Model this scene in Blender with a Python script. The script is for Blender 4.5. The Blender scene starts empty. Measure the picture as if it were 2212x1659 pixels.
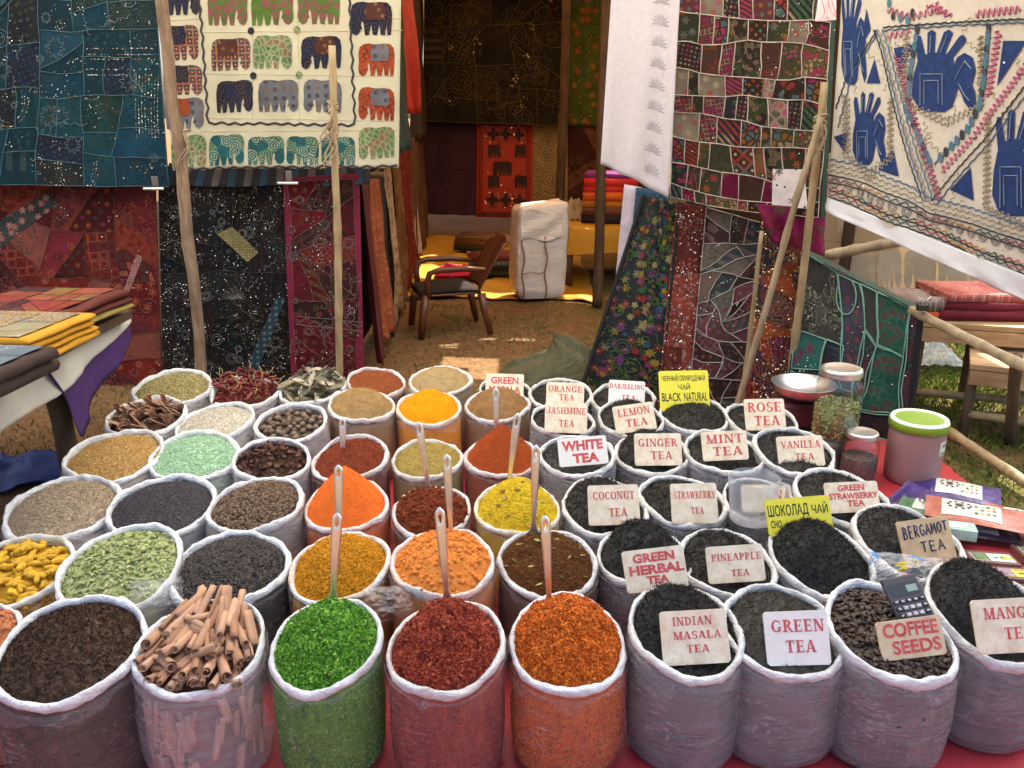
import bpy, bmesh, math, random
import numpy as np
from mathutils import Vector, Matrix

S = bpy.context.scene
C = S.collection
rnd = random.Random(7)
R_ = math.radians

# ------------------------------------------------------------------ camera, sky, sun, exposure
PITCH = 18.0
CAM = Vector((0, 0, 1.6))
FPX = 1800.0                      # focal length in units of a 2212-wide picture
cam_data = bpy.data.cameras.new('camera')
cam_data.sensor_fit = 'HORIZONTAL'
cam_data.sensor_width = 36.0
cam_data.lens = 36.0 * FPX / 2212.0
cam_data.clip_start = 0.05
cam_data.clip_end = 600
cam = bpy.data.objects.new('camera', cam_data)
C.objects.link(cam)
cam.location = CAM
cam.rotation_euler = (R_(90 - PITCH), 0, 0)
S.camera = cam

SUN_EL, SUN_AZ = 58.0, 38.0       # azimuth clockwise from +Y
world = bpy.data.worlds.new('World')
S.world = world
world.use_nodes = True
wt = world.node_tree
sky = wt.nodes.new('ShaderNodeTexSky')
sky.sky_type = 'NISHITA'
sky.sun_disc = False
sky.sun_elevation = R_(SUN_EL)
sky.sun_rotation = R_(SUN_AZ)
sky.dust_density = 5.0
sky.air_density = 0.8
sky.ozone_density = 0.4
bgn = wt.nodes['Background']
wt.links.new(sky.outputs[0], bgn.inputs[0])
bgn.inputs[1].default_value = 0.14
sun_l = bpy.data.lights.new('sun', 'SUN')
sun_l.energy = 5.0
sun_l.angle = R_(0.5)
sun_l.color = (1, 0.93, 0.82)
sun = bpy.data.objects.new('sun', sun_l)
C.objects.link(sun)
SUND = Vector((math.cos(R_(SUN_EL)) * math.sin(R_(SUN_AZ)), math.cos(R_(SUN_EL)) * math.cos(R_(SUN_AZ)), math.sin(R_(SUN_EL))))
sun.rotation_euler = (-SUND).to_track_quat('-Z', 'Y').to_euler()
S.view_settings.view_transform = 'Standard'
S.view_settings.look = 'None'
S.view_settings.exposure = 1.5
S.view_settings.gamma = 1.0
S.cycles.use_denoising = True
S.cycles.max_bounces = 8
S.cycles.diffuse_bounces = 4
S.cycles.transparent_max_bounces = 24
S.cycles.transmission_bounces = 6
S.cycles.caustics_reflective = False
S.cycles.caustics_refractive = False
S.cycles.sample_clamp_indirect = 6

# ------------------------------------------------------------------ picture -> place
_p = R_(PITCH)
FW = Vector((0, math.cos(_p), -math.sin(_p)))
UP = Vector((0, math.sin(_p), math.cos(_p)))
RT = Vector((1, 0, 0))
def ray(x, y):
    return FW + RT * ((x - 1106) / FPX) - UP * ((y - 829.5) / FPX)
def onZ(x, y, z):
    d = ray(x, y); t = (z - CAM.z) / d.z
    return CAM + d * t
def onY(x, y, Y):
    d = ray(x, y); t = Y / d.y
    return CAM + d * t
def depth(p):
    return (Vector(p) - CAM).dot(FW)

# ------------------------------------------------------------------ objects and meshes
def link(name, data, parent=None, loc=None):
    o = bpy.data.objects.new(name, data)
    C.objects.link(o)
    if parent is not None:
        o.parent = parent
    if loc is not None:
        o.location = loc
    return o
def tag(o, label=None, cat=None, group=None, kind=None):
    if label: o['label'] = label
    if cat: o['category'] = cat
    if group: o['group'] = group
    if kind: o['kind'] = kind
    return o
def thing(name, label, cat, loc=(0, 0, 0), rot=(0, 0, 0), group=None):
    o = link(name, None, None, loc)
    o.empty_display_size = 0.05
    o.rotation_euler = rot
    return tag(o, label, cat, group)
def copy_tree(o, parent=None, lvl=0):
    c = o.copy(); C.objects.link(c)
    if parent is not None: c.parent = parent
    for ch in o.children:
        copy_tree(ch, c, lvl + 1)
    return c
def mesh_obj(name, V, F, mat, parent=None, smooth=False, tone=None, uv=None, loc=None, me_only=False):
    me = bpy.data.meshes.new(name)
    if isinstance(V, np.ndarray) and isinstance(F, np.ndarray):
        n = len(F); k = F.shape[1]
        me.vertices.add(len(V)); me.vertices.foreach_set('co', V.astype(np.float32).ravel())
        me.loops.add(n * k); me.loops.foreach_set('vertex_index', F.astype(np.int32).ravel())
        me.polygons.add(n)
        me.polygons.foreach_set('loop_start', np.arange(0, n * k, k, dtype=np.int32))
        me.polygons.foreach_set('loop_total', np.full(n, k, dtype=np.int32))
        me.update(calc_edges=True)
    else:
        me.from_pydata([tuple(v) for v in V], [], [tuple(f) for f in F])
        me.update()
    if tone is not None:
        a = me.attributes.new('tone', 'FLOAT', 'POINT')
        a.data.foreach_set('value', np.asarray(tone, dtype=np.float32))
    if uv is not None:
        l = me.uv_layers.new(name='UVMap')
        vi = np.empty(len(me.loops), dtype=np.int32); me.loops.foreach_get('vertex_index', vi)
        l.data.foreach_set('uv', np.asarray(uv, dtype=np.float32)[vi].ravel())
    if mat is not None: me.materials.append(mat)
    if smooth:
        me.polygons.foreach_set('use_smooth', np.ones(len(me.polygons), dtype=bool))
    if me_only: return me
    return link(name, me, parent, loc)

class MB:
    """collects simple solids into one mesh"""
    def __init__(s): s.V = []; s.F = []
    def add(s, V, F):
        b = len(s.V); s.V += [Vector(v) for v in V]; s.F += [tuple(i + b for i in f) for f in F]; return s
    def box(s, c, d, rz=0, M=None, bev=0):
        x, y, z = d[0] / 2, d[1] / 2, d[2] / 2
        if bev:
            bm = bmesh.new(); bmesh.ops.create_cube(bm, size=1)
            for v in bm.verts: v.co = Vector((v.co.x * d[0], v.co.y * d[1], v.co.z * d[2]))
            bmesh.ops.bevel(bm, geom=bm.edges[:], offset=bev, segments=2, affect='EDGES', profile=.6)
            bm.verts.index_update(); V = [v.co.copy() for v in bm.verts]; F = [[v.index for v in f.verts] for f in bm.faces]; bm.free()
        else:
            V = [Vector((i, j, k)) for i in (-x, x) for j in (-y, y) for k in (-z, z)]
            F = [(0, 1, 3, 2), (4, 6, 7, 5), (0, 4, 5, 1), (2, 3, 7, 6), (0, 2, 6, 4), (1, 5, 7, 3)]
        T = Matrix.Translation(Vector(c)) @ (M if M is not None else Matrix.Rotation(rz, 4, 'Z'))
        return s.add([T @ v for v in V], F)
    def tube(s, pts, rad, n=8, cap=True, flat=None):
        pts = [Vector(p) for p in pts]; m = len(pts)
        if not hasattr(rad, '__len__'): rad = [rad] * m
        V = []; F = []; prev = None
        for i, p in enumerate(pts):
            t = (pts[min(i + 1, m - 1)] - pts[max(i - 1, 0)])
            if t.length < 1e-9: t = Vector((0, 0, 1))
            t.normalize()
            if prev is None:
                a = Vector((0, 0, 1)) if abs(t.z) < .9 else Vector((1, 0, 0))
                u = (a - t * a.dot(t)).normalized()
            else:
                u = (prev - t * prev.dot(t))
                u = u.normalized() if u.length > 1e-6 else t.orthogonal().normalized()
            prev = u; w = t.cross(u)
            for k in range(n):
                a = 2 * math.pi * k / n
                V.append(p + u * (math.cos(a) * rad[i]) + w * (math.sin(a) * rad[i] * (flat or 1)))
        for i in range(m - 1):
            for k in range(n):
                k2 = (k + 1) % n
                F.append((i * n + k, i * n + k2, (i + 1) * n + k2, (i + 1) * n + k))
        if cap:
            F.append(tuple(range(n - 1, -1, -1))); F.append(tuple(range((m - 1) * n, m * n)))
        return s.add(V, F)
    def lathe(s, prof, n=40, c=(0, 0, 0)):
        V = []; F = []; c = Vector(c)
        for r, z in prof:
            for k in range(n):
                a = 2 * math.pi * k / n
                V.append(c + Vector((r * math.cos(a), r * math.sin(a), z)))
        for i in range(len(prof) - 1):
            for k in range(n):
                k2 = (k + 1) % n
                F.append((i * n + k, i * n + k2, (i + 1) * n + k2, (i + 1) * n + k))
        if prof[0][0] > 1e-6 and False: F.append(tuple(range(n - 1, -1, -1)))
        return s.add(V, F)
    def build(s, name, mat, parent=None, smooth=False, loc=None, uv=False):
        o = mesh_obj(name, s.V, s.F, mat, parent, smooth, loc=loc)
        return o

def sharp(o, ang=40):
    """smooth shading with hard edges kept"""
    me = o.data
    bm = bmesh.new(); bm.from_mesh(me)
    for f in bm.faces: f.smooth = True
    for e in bm.edges:
        if len(e.link_faces) == 2 and e.calc_face_angle(0) > R_(ang): e.smooth = False
    bm.to_mesh(me); bm.free()
    return o

# ------------------------------------------------------------------ noise for shapes
def _h(ix, iy, s):
    n = (ix * 374761393 + iy * 668265263 + s * 982451653) & 0x7fffffff
    n = ((n ^ (n >> 13)) * 1274126177) & 0x7fffffff
    return ((n ^ (n >> 16)) & 0xffff) / 65535.0
def vnoise(x, y, s=0):
    x = np.asarray(x, float); y = np.asarray(y, float)
    ix = np.floor(x).astype(np.int64); iy = np.floor(y).astype(np.int64)
    fx = x - ix; fy = y - iy
    fx = fx * fx * (3 - 2 * fx); fy = fy * fy * (3 - 2 * fy)
    a = _h(ix, iy, s); b = _h(ix + 1, iy, s); c = _h(ix, iy + 1, s); d = _h(ix + 1, iy + 1, s)
    return (a + (b - a) * fx) * (1 - fy) + (c + (d - c) * fx) * fy
def _s1(x, y, s):
    ix = math.floor(x); iy = math.floor(y); fx = x - ix; fy = y - iy
    fx = fx * fx * (3 - 2 * fx); fy = fy * fy * (3 - 2 * fy)
    a = _h(ix, iy, s); b = _h(ix + 1, iy, s); c = _h(ix, iy + 1, s); d = _h(ix + 1, iy + 1, s)
    return (a + (b - a) * fx) * (1 - fy) + (c + (d - c) * fx) * fy
def fbm(x, y, s=0, o=4):
    if isinstance(x, (int, float)) and isinstance(y, (int, float)):
        v = 0.0; a = .5; x = float(x); y = float(y)
        for i in range(o):
            v += a * (_s1(x, y, s + i * 17) - .5); x *= 2.03; y *= 2.03; a *= .5
        return v
    v = 0; a = .5
    for i in range(o):
        v = v + a * (vnoise(x, y, s + i * 17) - .5); x = np.asarray(x) * 2.03; y = np.asarray(y) * 2.03; a *= .5
    return v

# ------------------------------------------------------------------ materials
class NT:
    def __init__(s, name):
        s.m = bpy.data.materials.new(name); s.m.use_nodes = True
        s.t = s.m.node_tree; s.b = s.t.nodes['Principled BSDF']; s.out = s.t.nodes['Material Output']
    def n(s, kind, **kw):
        nd = s.t.nodes.new('ShaderNode' + kind)
        for k, v in kw.items(): setattr(nd, k, v)
        return nd
    def l(s, a, b): s.t.links.new(a, b)
    def math(s, op, a, b=0.0, clamp=False):
        nd = s.n('Math', operation=op); nd.use_clamp = clamp
        for i, v in enumerate((a, b)):
            if isinstance(v, (int, float)): nd.inputs[i].default_value = v
            else: s.l(v, nd.inputs[i])
        return nd.outputs[0]
    def vmath(s, op, a, b=None):
        nd = s.n('VectorMath', operation=op)
        for i, v in enumerate((a, b)):
            if v is None: continue
            if isinstance(v, tuple): nd.inputs[i].default_value = v
            else: s.l(v, nd.inputs[i])
        return nd
    def mix(s, f, a, b):
        nd = s.n('Mix', data_type='RGBA')
        for i, v in ((0, f), (6, a), (7, b)):
            if isinstance(v, (int, float)): nd.inputs[i].default_value = v
            elif isinstance(v, tuple): nd.inputs[i].default_value = (*v[:3], 1)
            else: s.l(v, nd.inputs[i])
        return nd.outputs[2]
    def coord(s, which='Object', scale=(1, 1, 1), off=(0, 0, 0), rot=(0, 0, 0)):
        tc = s.n('TexCoord'); mp = s.n('Mapping')
        mp.inputs['Scale'].default_value = scale; mp.inputs['Location'].default_value = off; mp.inputs['Rotation'].default_value = rot
        s.l(tc.outputs[which], mp.inputs['Vector']); return mp.outputs[0]
    def noise(s, vec, scale, detail=4, rough=.6, dist=0):
        nd = s.n('TexNoise'); nd.inputs['Scale'].default_value = scale; nd.inputs['Detail'].default_value = detail
        nd.inputs['Roughness'].default_value = rough; nd.inputs['Distortion'].default_value = dist
        s.l(vec, nd.inputs['Vector']); return nd.outputs['Fac']
    def ramp(s, fac, stops, interp='LINEAR'):
        nd = s.n('ValToRGB'); cr = nd.color_ramp; cr.interpolation = interp
        while len(cr.elements) < len(stops): cr.elements.new(.5)
        for e, (p, c) in zip(cr.elements, stops):
            e.position = p; e.color = (*c[:3], 1) if hasattr(c, '__len__') else (c, c, c, 1)
        s.l(fac, nd.inputs[0]); return nd.outputs[0]
    def bump(s, h, st=.3, d=.01):
        nd = s.n('Bump'); nd.inputs['Strength'].default_value = st; nd.inputs['Distance'].default_value = d
        s.l(h, nd.inputs['Height']); s.l(nd.outputs[0], s.b.inputs['Normal']); return nd
    def col(s, v):
        if isinstance(v, tuple): s.b.inputs['Base Color'].default_value = (*v[:3], 1)
        else: s.l(v, s.b.inputs['Base Color'])
    def set(s, rough=.7, spec=.3, metal=0):
        s.b.inputs['Roughness'].default_value = rough; s.b.inputs['Specular IOR Level'].default_value = spec
        s.b.inputs['Metallic'].default_value = metal; return s
_mc = {}
def mul(c, k): return tuple(min(1, max(0, v * k)) for v in c[:3])
def plain(name, c, rough=.7, var=.18, scale=12, bump=.15, bscale=90, bd=.002, metal=0, spec=.3, c2=None, coord='Object', stretch=(1, 1, 1), detail=5):
    if name in _mc: return _mc[name]
    k = NT(name).set(rough, spec, metal)
    v = k.coord(coord, stretch)
    f = k.noise(v, scale, detail, .65)
    k.col(k.ramp(f, [(.3, mul(c, 1 - var)), (.7, c2 or mul(c, 1 + var))]))
    if bump: k.bump(k.noise(v, bscale, 4, .7), bump, bd)
    _mc[name] = k.m; return k.m
def toned(name, cols, rough=.8, spec=.25, nscale=60, namp=.25, bump=.3, bscale=500, bd=.002):
    """colour runs along the ramp by each grain's own tone, plus a fine noise"""
    if name in _mc: return _mc[name]
    k = NT(name).set(rough, spec)
    at = k.n('Attribute', attribute_name='tone')
    v = k.coord('Object')
    f = k.math('ADD', at.outputs['Fac'], k.math('MULTIPLY', k.math('SUBTRACT', k.noise(v, nscale, 5, .7), .5), namp * 2))
    n = len(cols)
    k.col(k.ramp(f, [(i / max(1, n - 1), c) for i, c in enumerate(cols)]))
    if bump: k.bump(k.noise(v, bscale, 4, .75), bump, bd)
    _mc[name] = k.m; return k.m

def wood(name, c1, c2, scale=6, rough=.75, along=(1, 1, .12)):
    if name in _mc: return _mc[name]
    k = NT(name).set(rough, .25)
    v = k.coord('Object', along)
    f = k.noise(v, scale * 6, 6, .65, .6); g = k.noise(k.coord('Object'), scale, 3)
    base = k.ramp(f, [(.3, c1), (.62, c2), (.8, mul(c2, 1.2))])
    k.col(k.mix(k.ramp(g, [(.45, 0.0), (.7, .6)]), base, mul(c1, .6)))
    k.bump(f, .35, .003); _mc[name] = k.m; return k.m

def bag_skin(name, tint=(.86, .87, .92), cloud=.3):
    """clear polythene: mostly see-through, milky where it creases, glossy"""
    if name in _mc: return _mc[name]
    k = NT(name)
    v = k.coord('Object', (1, 1, 1)); w = k.noise(v, 9, 4, .6, .8)
    vs = k.coord('Object', (1.6, 1.6, 9), rot=(R_(10), R_(7), 0)); st = k.noise(vs, 4.2, 2.5, .55, 1.3)
    cre = k.math('MULTIPLY', k.ramp(st, [(.485, 0.0), (.5, 1.0), (.515, 0.0)]), k.ramp(k.noise(k.coord('Object', off=(5, 2, 1)), 7, 3), [(.45, 0.0), (.6, 1.0)]))  # crease lines made denser to paint in glossy streaks
    k.set(.28, .5); k.col(tint)
    hgt = k.math('ADD', k.math('MULTIPLY', w, .6), k.math('MULTIPLY', st, .8))
    k.bump(hgt, .7, .014)
    tr = k.n('BsdfTransparent'); tr.inputs[0].default_value = (.95, .95, .97, 1)
    mx = k.n('MixShader')
    a = k.math('ADD', k.math('MULTIPLY', k.ramp(w, [(.3, 0.0), (.75, 1.0)]), cloud * .35), k.math('MULTIPLY', cre, .22))
    k.l(k.math('ADD', a, cloud * .62, True), mx.inputs[0])
    k.l(tr.outputs[0], mx.inputs[1]); k.l(k.b.outputs[0], mx.inputs[2]); k.l(mx.outputs[0], k.out.inputs[0])
    _mc[name] = k.m; return k.m
def rim_mat(name, stain=None, amt=.5):
    if name in _mc: return _mc[name]
    k = NT(name).set(.38, .45)
    v = k.coord('Object'); f = k.noise(v, 30, 5, .65, .5)
    base = k.ramp(f, [(.3, (.70, .73, .76)), (.7, (.90, .92, .93))])
    if stain:
        g = k.noise(v, 11, 4, .7)
        base = k.mix(k.math('MULTIPLY', k.ramp(g, [(.38, 0.0), (.66, 1.0)]), amt), base, stain)
    k.col(base)
    k.b.inputs['Subsurface Weight'].default_value = 0
    vv = k.coord('Object', (1, 1, 2.2)); k.bump(k.noise(vv, 30, 5, .65, 1.4), .9, .012)
    _mc[name] = k.m; return k.m
def metal(name, c=(.62, .6, .57), rough=.28):
    return plain(name, c, rough, .1, 25, .08, 160, .001, .96, .5)
def clear(name, tint=(.93, .95, .95), gloss=.12, rough=.05, milky=0.0):
    if name in _mc: return _mc[name]
    k = NT(name)
    tr = k.n('BsdfTransparent'); tr.inputs[0].default_value = (*tint, 1)
    gl = k.n('BsdfGlossy'); gl.inputs['Roughness'].default_value = rough
    fr = k.n('LayerWeight'); fr.inputs[0].default_value = .5
    mx = k.n('MixShader'); k.l(k.math('ADD', k.math('MULTIPLY', k.math('POWER', fr.outputs['Facing'], 4.0), .7), .03 + gloss * .2, True), mx.inputs[0])
    k.l(tr.outputs[0], mx.inputs[1]); k.l(gl.outputs[0], mx.inputs[2]); last = mx
    if milky:
        df = k.n('BsdfDiffuse'); df.inputs[0].default_value = (.85, .87, .9, 1)
        m2 = k.n('MixShader'); m2.inputs[0].default_value = milky
        k.l(mx.outputs[0], m2.inputs[1]); k.l(df.outputs[0], m2.inputs[2]); last = m2
    k.l(last.outputs[0], k.out.inputs[0]); _mc[name] = k.m; return k.m
def sheer(name, c, trans=.35, see=0.0, rough=.9, weave=220):
    """thin cloth that lets light through"""
    if name in _mc: return _mc[name]
    k = NT(name)
    v = k.coord('Object'); f = k.noise(v, 3, 4)
    df = k.n('BsdfDiffuse'); tl = k.n('BsdfTranslucent')
    cc = k.ramp(f, [(.3, mul(c, .88)), (.7, mul(c, 1.05))])
    k.l(cc, df.inputs[0]); k.l(cc, tl.inputs[0])
    mx = k.n('MixShader'); mx.inputs[0].default_value = trans
    k.l(df.outputs[0], mx.inputs[1]); k.l(tl.outputs[0], mx.inputs[2]); last = mx
    if see:
        tr = k.n('BsdfTransparent'); m2 = k.n('MixShader'); m2.inputs[0].default_value = see
        k.l(mx.outputs[0], m2.inputs[1]); k.l(tr.outputs[0], m2.inputs[2]); last = m2
    k.l(last.outputs[0], k.out.inputs[0]); _mc[name] = k.m; return k.m

def emb(name, base, acc, kind='floral', scale=14, rough=.75, seed=0.0, line=.5):
    """embroidered / printed cloth, pattern in UV metres; acc = accent colours"""
    if name in _mc: return _mc[name]
    k = NT(name).set(max(rough, .7) if rough > .5 else rough, .12)
    uv = k.coord('UV', off=(seed * 1.7, seed * 2.3, 0), rot=(0, 0, seed * 1.3))
    ns = k.noise(uv, 7, 4)
    bc = k.ramp(ns, [(.3, mul(base, .7)), (.7, mul(base, 1.3))])
    n = len(acc)
    stops = [((i + .02) / n if i else 0, c) for i, c in enumerate(acc)]
    def vor(sc, rand=1.0, feat='F1', w=None):
        nd = k.n('TexVoronoi', feature=feat, voronoi_dimensions='2D'); nd.inputs['Scale'].default_value = sc
        nd.inputs['Randomness'].default_value = rand; k.l(w or uv, nd.inputs['Vector']); return nd
    mask2 = None
    if kind == 'floral':
        vo = vor(scale, .8)
        d = k.vmath('SUBTRACT', uv, vo.outputs['Position'])
        sp = k.n('SeparateXYZ'); k.l(d.outputs[0], sp.inputs[0])
        an = k.math('ARCTAN2', sp.outputs[1], sp.outputs[0])
        pet = k.math('ADD', .3, k.math('MULTIPLY', k.math('SINE', k.math('MULTIPLY', an, 6)), .09))
        mask = k.math('LESS_THAN', vo.outputs['Distance'], pet)
        mask2 = k.math('LESS_THAN', vo.outputs['Distance'], .09)
        rc = vo.outputs['Color']
    elif kind == 'rings':
        vo = vor(scale, .9)
        mask = k.math('GREATER_THAN', k.math('SINE', k.math('MULTIPLY', vo.outputs['Distance'], 26)), .25)
        rc = vo.outputs['Color']
    elif kind == 'dots':
        vo = vor(scale, .15)
        mask = k.math('LESS_THAN', vo.outputs['Distance'], .26); rc = vo.outputs['Color']
    elif kind == 'stripe':
        w = k.n('TexWave', wave_type='BANDS', bands_direction='Y'); w.inputs['Scale'].default_value = scale * .35
        w.inputs['Distortion'].default_value = 1.2; k.l(uv, w.inputs['Vector'])
        mask = k.math('GREATER_THAN', w.outputs['Fac'], .55); rc = vor(scale * .3, 1).outputs['Color']
    elif kind == 'squig':
        f = k.noise(uv, scale * .55, 2, .5, .6)
        mask = k.math('GREATER_THAN', k.math('SINE', k.math('MULTIPLY', f, 60)), .72); rc = vor(scale * .25).outputs['Color']
    elif kind == 'lattice':
        vo = vor(scale, 0.0, 'DISTANCE_TO_EDGE'); mask = k.math('LESS_THAN', vo.outputs['Distance'], .13)
        rc = vor(scale, 0.0).outputs['Color']; mask2 = k.math('LESS_THAN', vor(scale, 0.0).outputs['Distance'], .14)
    else:  # 'cells'
        vo = vor(scale, 1.0); e = vor(scale, 1.0, 'DISTANCE_TO_EDGE')
        mask = k.math('GREATER_THAN', e.outputs['Distance'], .12); rc = vo.outputs['Color']
    sp2 = k.n('SeparateColor'); k.l(rc, sp2.inputs[0])
    ac = k.ramp(sp2.outputs[0], stops, 'CONSTANT')
    wear = k.ramp(k.noise(uv, 45, 4), [(.32, .35), (.68, .9)])
    m_ = k.math('MULTIPLY', mask, wear)
    c = k.mix(m_, bc, ac)
    if mask2: c = k.mix(mask2, c, acc[-1])
    k.col(c)
    hh = k.math('ADD', k.math('MULTIPLY', mask, .7), k.math('MULTIPLY', k.noise(uv, 260, 2), .5))
    k.bump(hh, .5, .003)
    _mc[name] = k.m; return k.m

# ================================================================== the setting: ground, sheet, roofs
def axis(lo, hi, near_lo, near_hi, step):
    a = list(np.arange(near_lo, near_hi + 1e-6, step))
    g = step; x = near_lo; left = []
    while x > lo:
        g *= 1.35; x -= g; left.append(x)
    g = step; x = near_hi; right = []
    while x < hi:
        g *= 1.35; x += g; right.append(x)
    return np.array(left[::-1] + a + right)
GX = axis(-160, 160, -3.4, 4.2, .07); GY = axis(-60, 260, 1.0, 9.5, .07)
gx, gy = np.meshgrid(GX, GY)
def ground_z(x, y):
    x = np.asarray(x, float); y = np.asarray(y, float)
    near = np.clip(1 - np.maximum(np.abs(x) - 5, 0) / 8, 0, 1) * np.clip(1 - np.maximum(np.abs(y - 6) - 7, 0) / 8, 0, 1)
    flat = np.clip((np.maximum(np.abs(x - .1) - 1.9, np.abs(y - 2.7) - 1.6)) / .4, 0, 1)   # trodden level under the stall
    return near * flat * (fbm(x * 1.3, y * 1.3, 3, 5) * .09 + fbm(x * 6, y * 6, 9, 3) * .03) - .012 * flat
gv = np.stack([gx.ravel(), gy.ravel(), ground_z(gx, gy).ravel()], 1)
ny_, nx_ = gx.shape
ii = np.arange(ny_ * nx_).reshape(ny_, nx_)
gf = np.stack([ii[:-1, :-1], ii[:-1, 1:], ii[1:, 1:], ii[1:, :-1]], -1).reshape(-1, 4)
k = NT('dry_earth').set(.95, .1)
v = k.coord('Object'); f1 = k.noise(v, 1.4, 6, .65); f2 = k.noise(v, 22, 5, .7); f3 = k.noise(v, .8, 3)
earth = k.ramp(f2, [(.25, (.115, .066, .034)), (.55, (.215, .122, .058)), (.8, (.29, .19, .108))])
turf = k.ramp(f2, [(.3, (.04, .055, .015)), (.7, (.12, .135, .04))])
sxx = k.n('SeparateXYZ'); k.l(v, sxx.inputs[0])
gfac = k.math('ADD', f1, k.ramp(sxx.outputs[0], [(.0, 0.0), (1.0, .16)]))
k.col(k.mix(k.ramp(gfac, [(.54, 0.0), (.68, .7)]), earth, turf))
k.bump(f2, .8, .03)
ground = mesh_obj('ground', gv, gf, k.m, smooth=True)
tag(ground, 'trodden brown earth with thin grass under the stalls', None, kind='structure')

# red plastic sheet the bags stand on
sx = np.linspace(-1.95, 2.06, 60); sy = np.linspace(.9, 4.02, 44)
mx_, my_ = np.meshgrid(sx, sy)
ex = np.clip(np.minimum(2.06 - mx_, mx_ + 1.95) / .12, 0, 1)
mz_ = .012 + np.abs(fbm(mx_ * 3, my_ * 3, 5, 4)) * .02 * ex
mx_ = mx_ + (1 - ex) * fbm(my_ * 2.5, my_ * 0, 8, 3) * .05
# the near-left corner is cut back so the earth shows beside the bags
mx_ = np.where(mx_ < -1.2, -1.2 + (mx_ + 1.2) * np.clip((3.3 - my_) / 1.2, .25, 1), mx_)
ii = np.arange(mx_.size).reshape(mx_.shape)
sf = np.stack([ii[:-1, :-1], ii[:-1, 1:], ii[1:, 1:], ii[1:, :-1]], -1).reshape(-1, 4)
m_red = plain('red_sheet', (.50, .045, .055), .42, .12, 5, .25, 40, .004, spec=.4)
tag(mesh_obj('ground_sheet', np.stack([mx_.ravel(), my_.ravel(), mz_.ravel()], 1), sf, m_red, smooth=True),
    'red plastic sheet spread on the ground under the spice bags', 'sheet')

# roofs: tarpaulins out of view above the stall; gaps cut to throw the sun patches
def tarp(name, label, x0, x1, y0, y1, z0, z1, mat, holes, seed, n=64):
    xs = np.linspace(x0, x1, n); ys = np.linspace(y0, y1, n)
    X, Y = np.meshgrid(xs, ys)
    Z = z0 + (z1 - z0) * (Y - y0) / (y1 - y0) + fbm(X * .9, Y * .9, seed, 3) * .25
    ii = np.arange(n * n).reshape(n, n)
    F = np.stack([ii[:-1, :-1], ii[:-1, 1:], ii[1:, 1:], ii[1:, :-1]], -1).reshape(-1, 4)
    cx = X.ravel()[F].mean(1); cy = Y.ravel()[F].mean(1); keep = np.ones(len(F), bool)
    for hx, hy, rx, ry in holes:
        keep &= ~((np.abs(cx - hx) < rx) & (np.abs(cy - hy) < ry))
    return tag(mesh_obj(name, np.stack([X.ravel(), Y.ravel(), Z.ravel()], 1), F[keep], mat, smooth=True), label, 'tarpaulin')
def through(p, z):      # where the sun ray to point p crosses height z
    t = (z - p[2]) / SUND.z
    return (p[0] + SUND.x * t, p[1] + SUND.y * t)
m_awn = sheer('awning_cloth', (.89, .86, .78), .72)
m_tarp = sheer('tarpaulin_cloth', (.80, .45, .13), .36)
m_sunstop = sheer('tarpaulin_sunstop', (.55, .32, .12), .12)  # dense cloth for the tarpaulins added against the sun
tarp('awning', 'off white cloth awning stretched over the spice stall', -4.6, 3.3, 1.7, 5.75, 2.75, 2.85, m_awn, [], 3)
hl = []
for (px, py, zz, rx, ry) in [(1015, 778, 0, .20, .13), (1045, 800, 0, .12, .12), (965, 735, 0, .07, .16), (925, 590, 0, .35, .35), (1100, 640, 0, .3, .12), (1250, 640, 0, .15, .2), (1185, 452, .9, .2, .05), (900, 560, 0, .25, .2), (1240, 620, 0, .12, .1), (1350, 380, .8, .22, .2), (1130, 500, .6, .1, .1), (1190, 735, .2, .05, .3)]:
    p = onZ(px, py, zz); q = through(p, 3.15); hl.append((q[0], q[1], rx, ry))
tarp('tarpaulin', 'ochre tarpaulin roof over the middle of the textile stall', -4.6, 3.6, 5.4, 12.4, 3.1, 3.2, m_tarp, hl, 4, 130)
tarp('tarpaulin', 'ochre tarpaulin roof over the far end of the textile stall', -5.5, 9.5, 12.0, 22, 3.45, 3.5, m_sunstop, [], 6, 40)  # added to keep the sun off the far ground
tarp('tarpaulin', 'ochre tarpaulin roof over the side of the textile stall', 3.5, 9.5, 8.2, 12.3, 3.3, 3.35, m_sunstop, [], 9, 30)  # added to shut out sun from the right

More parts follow.
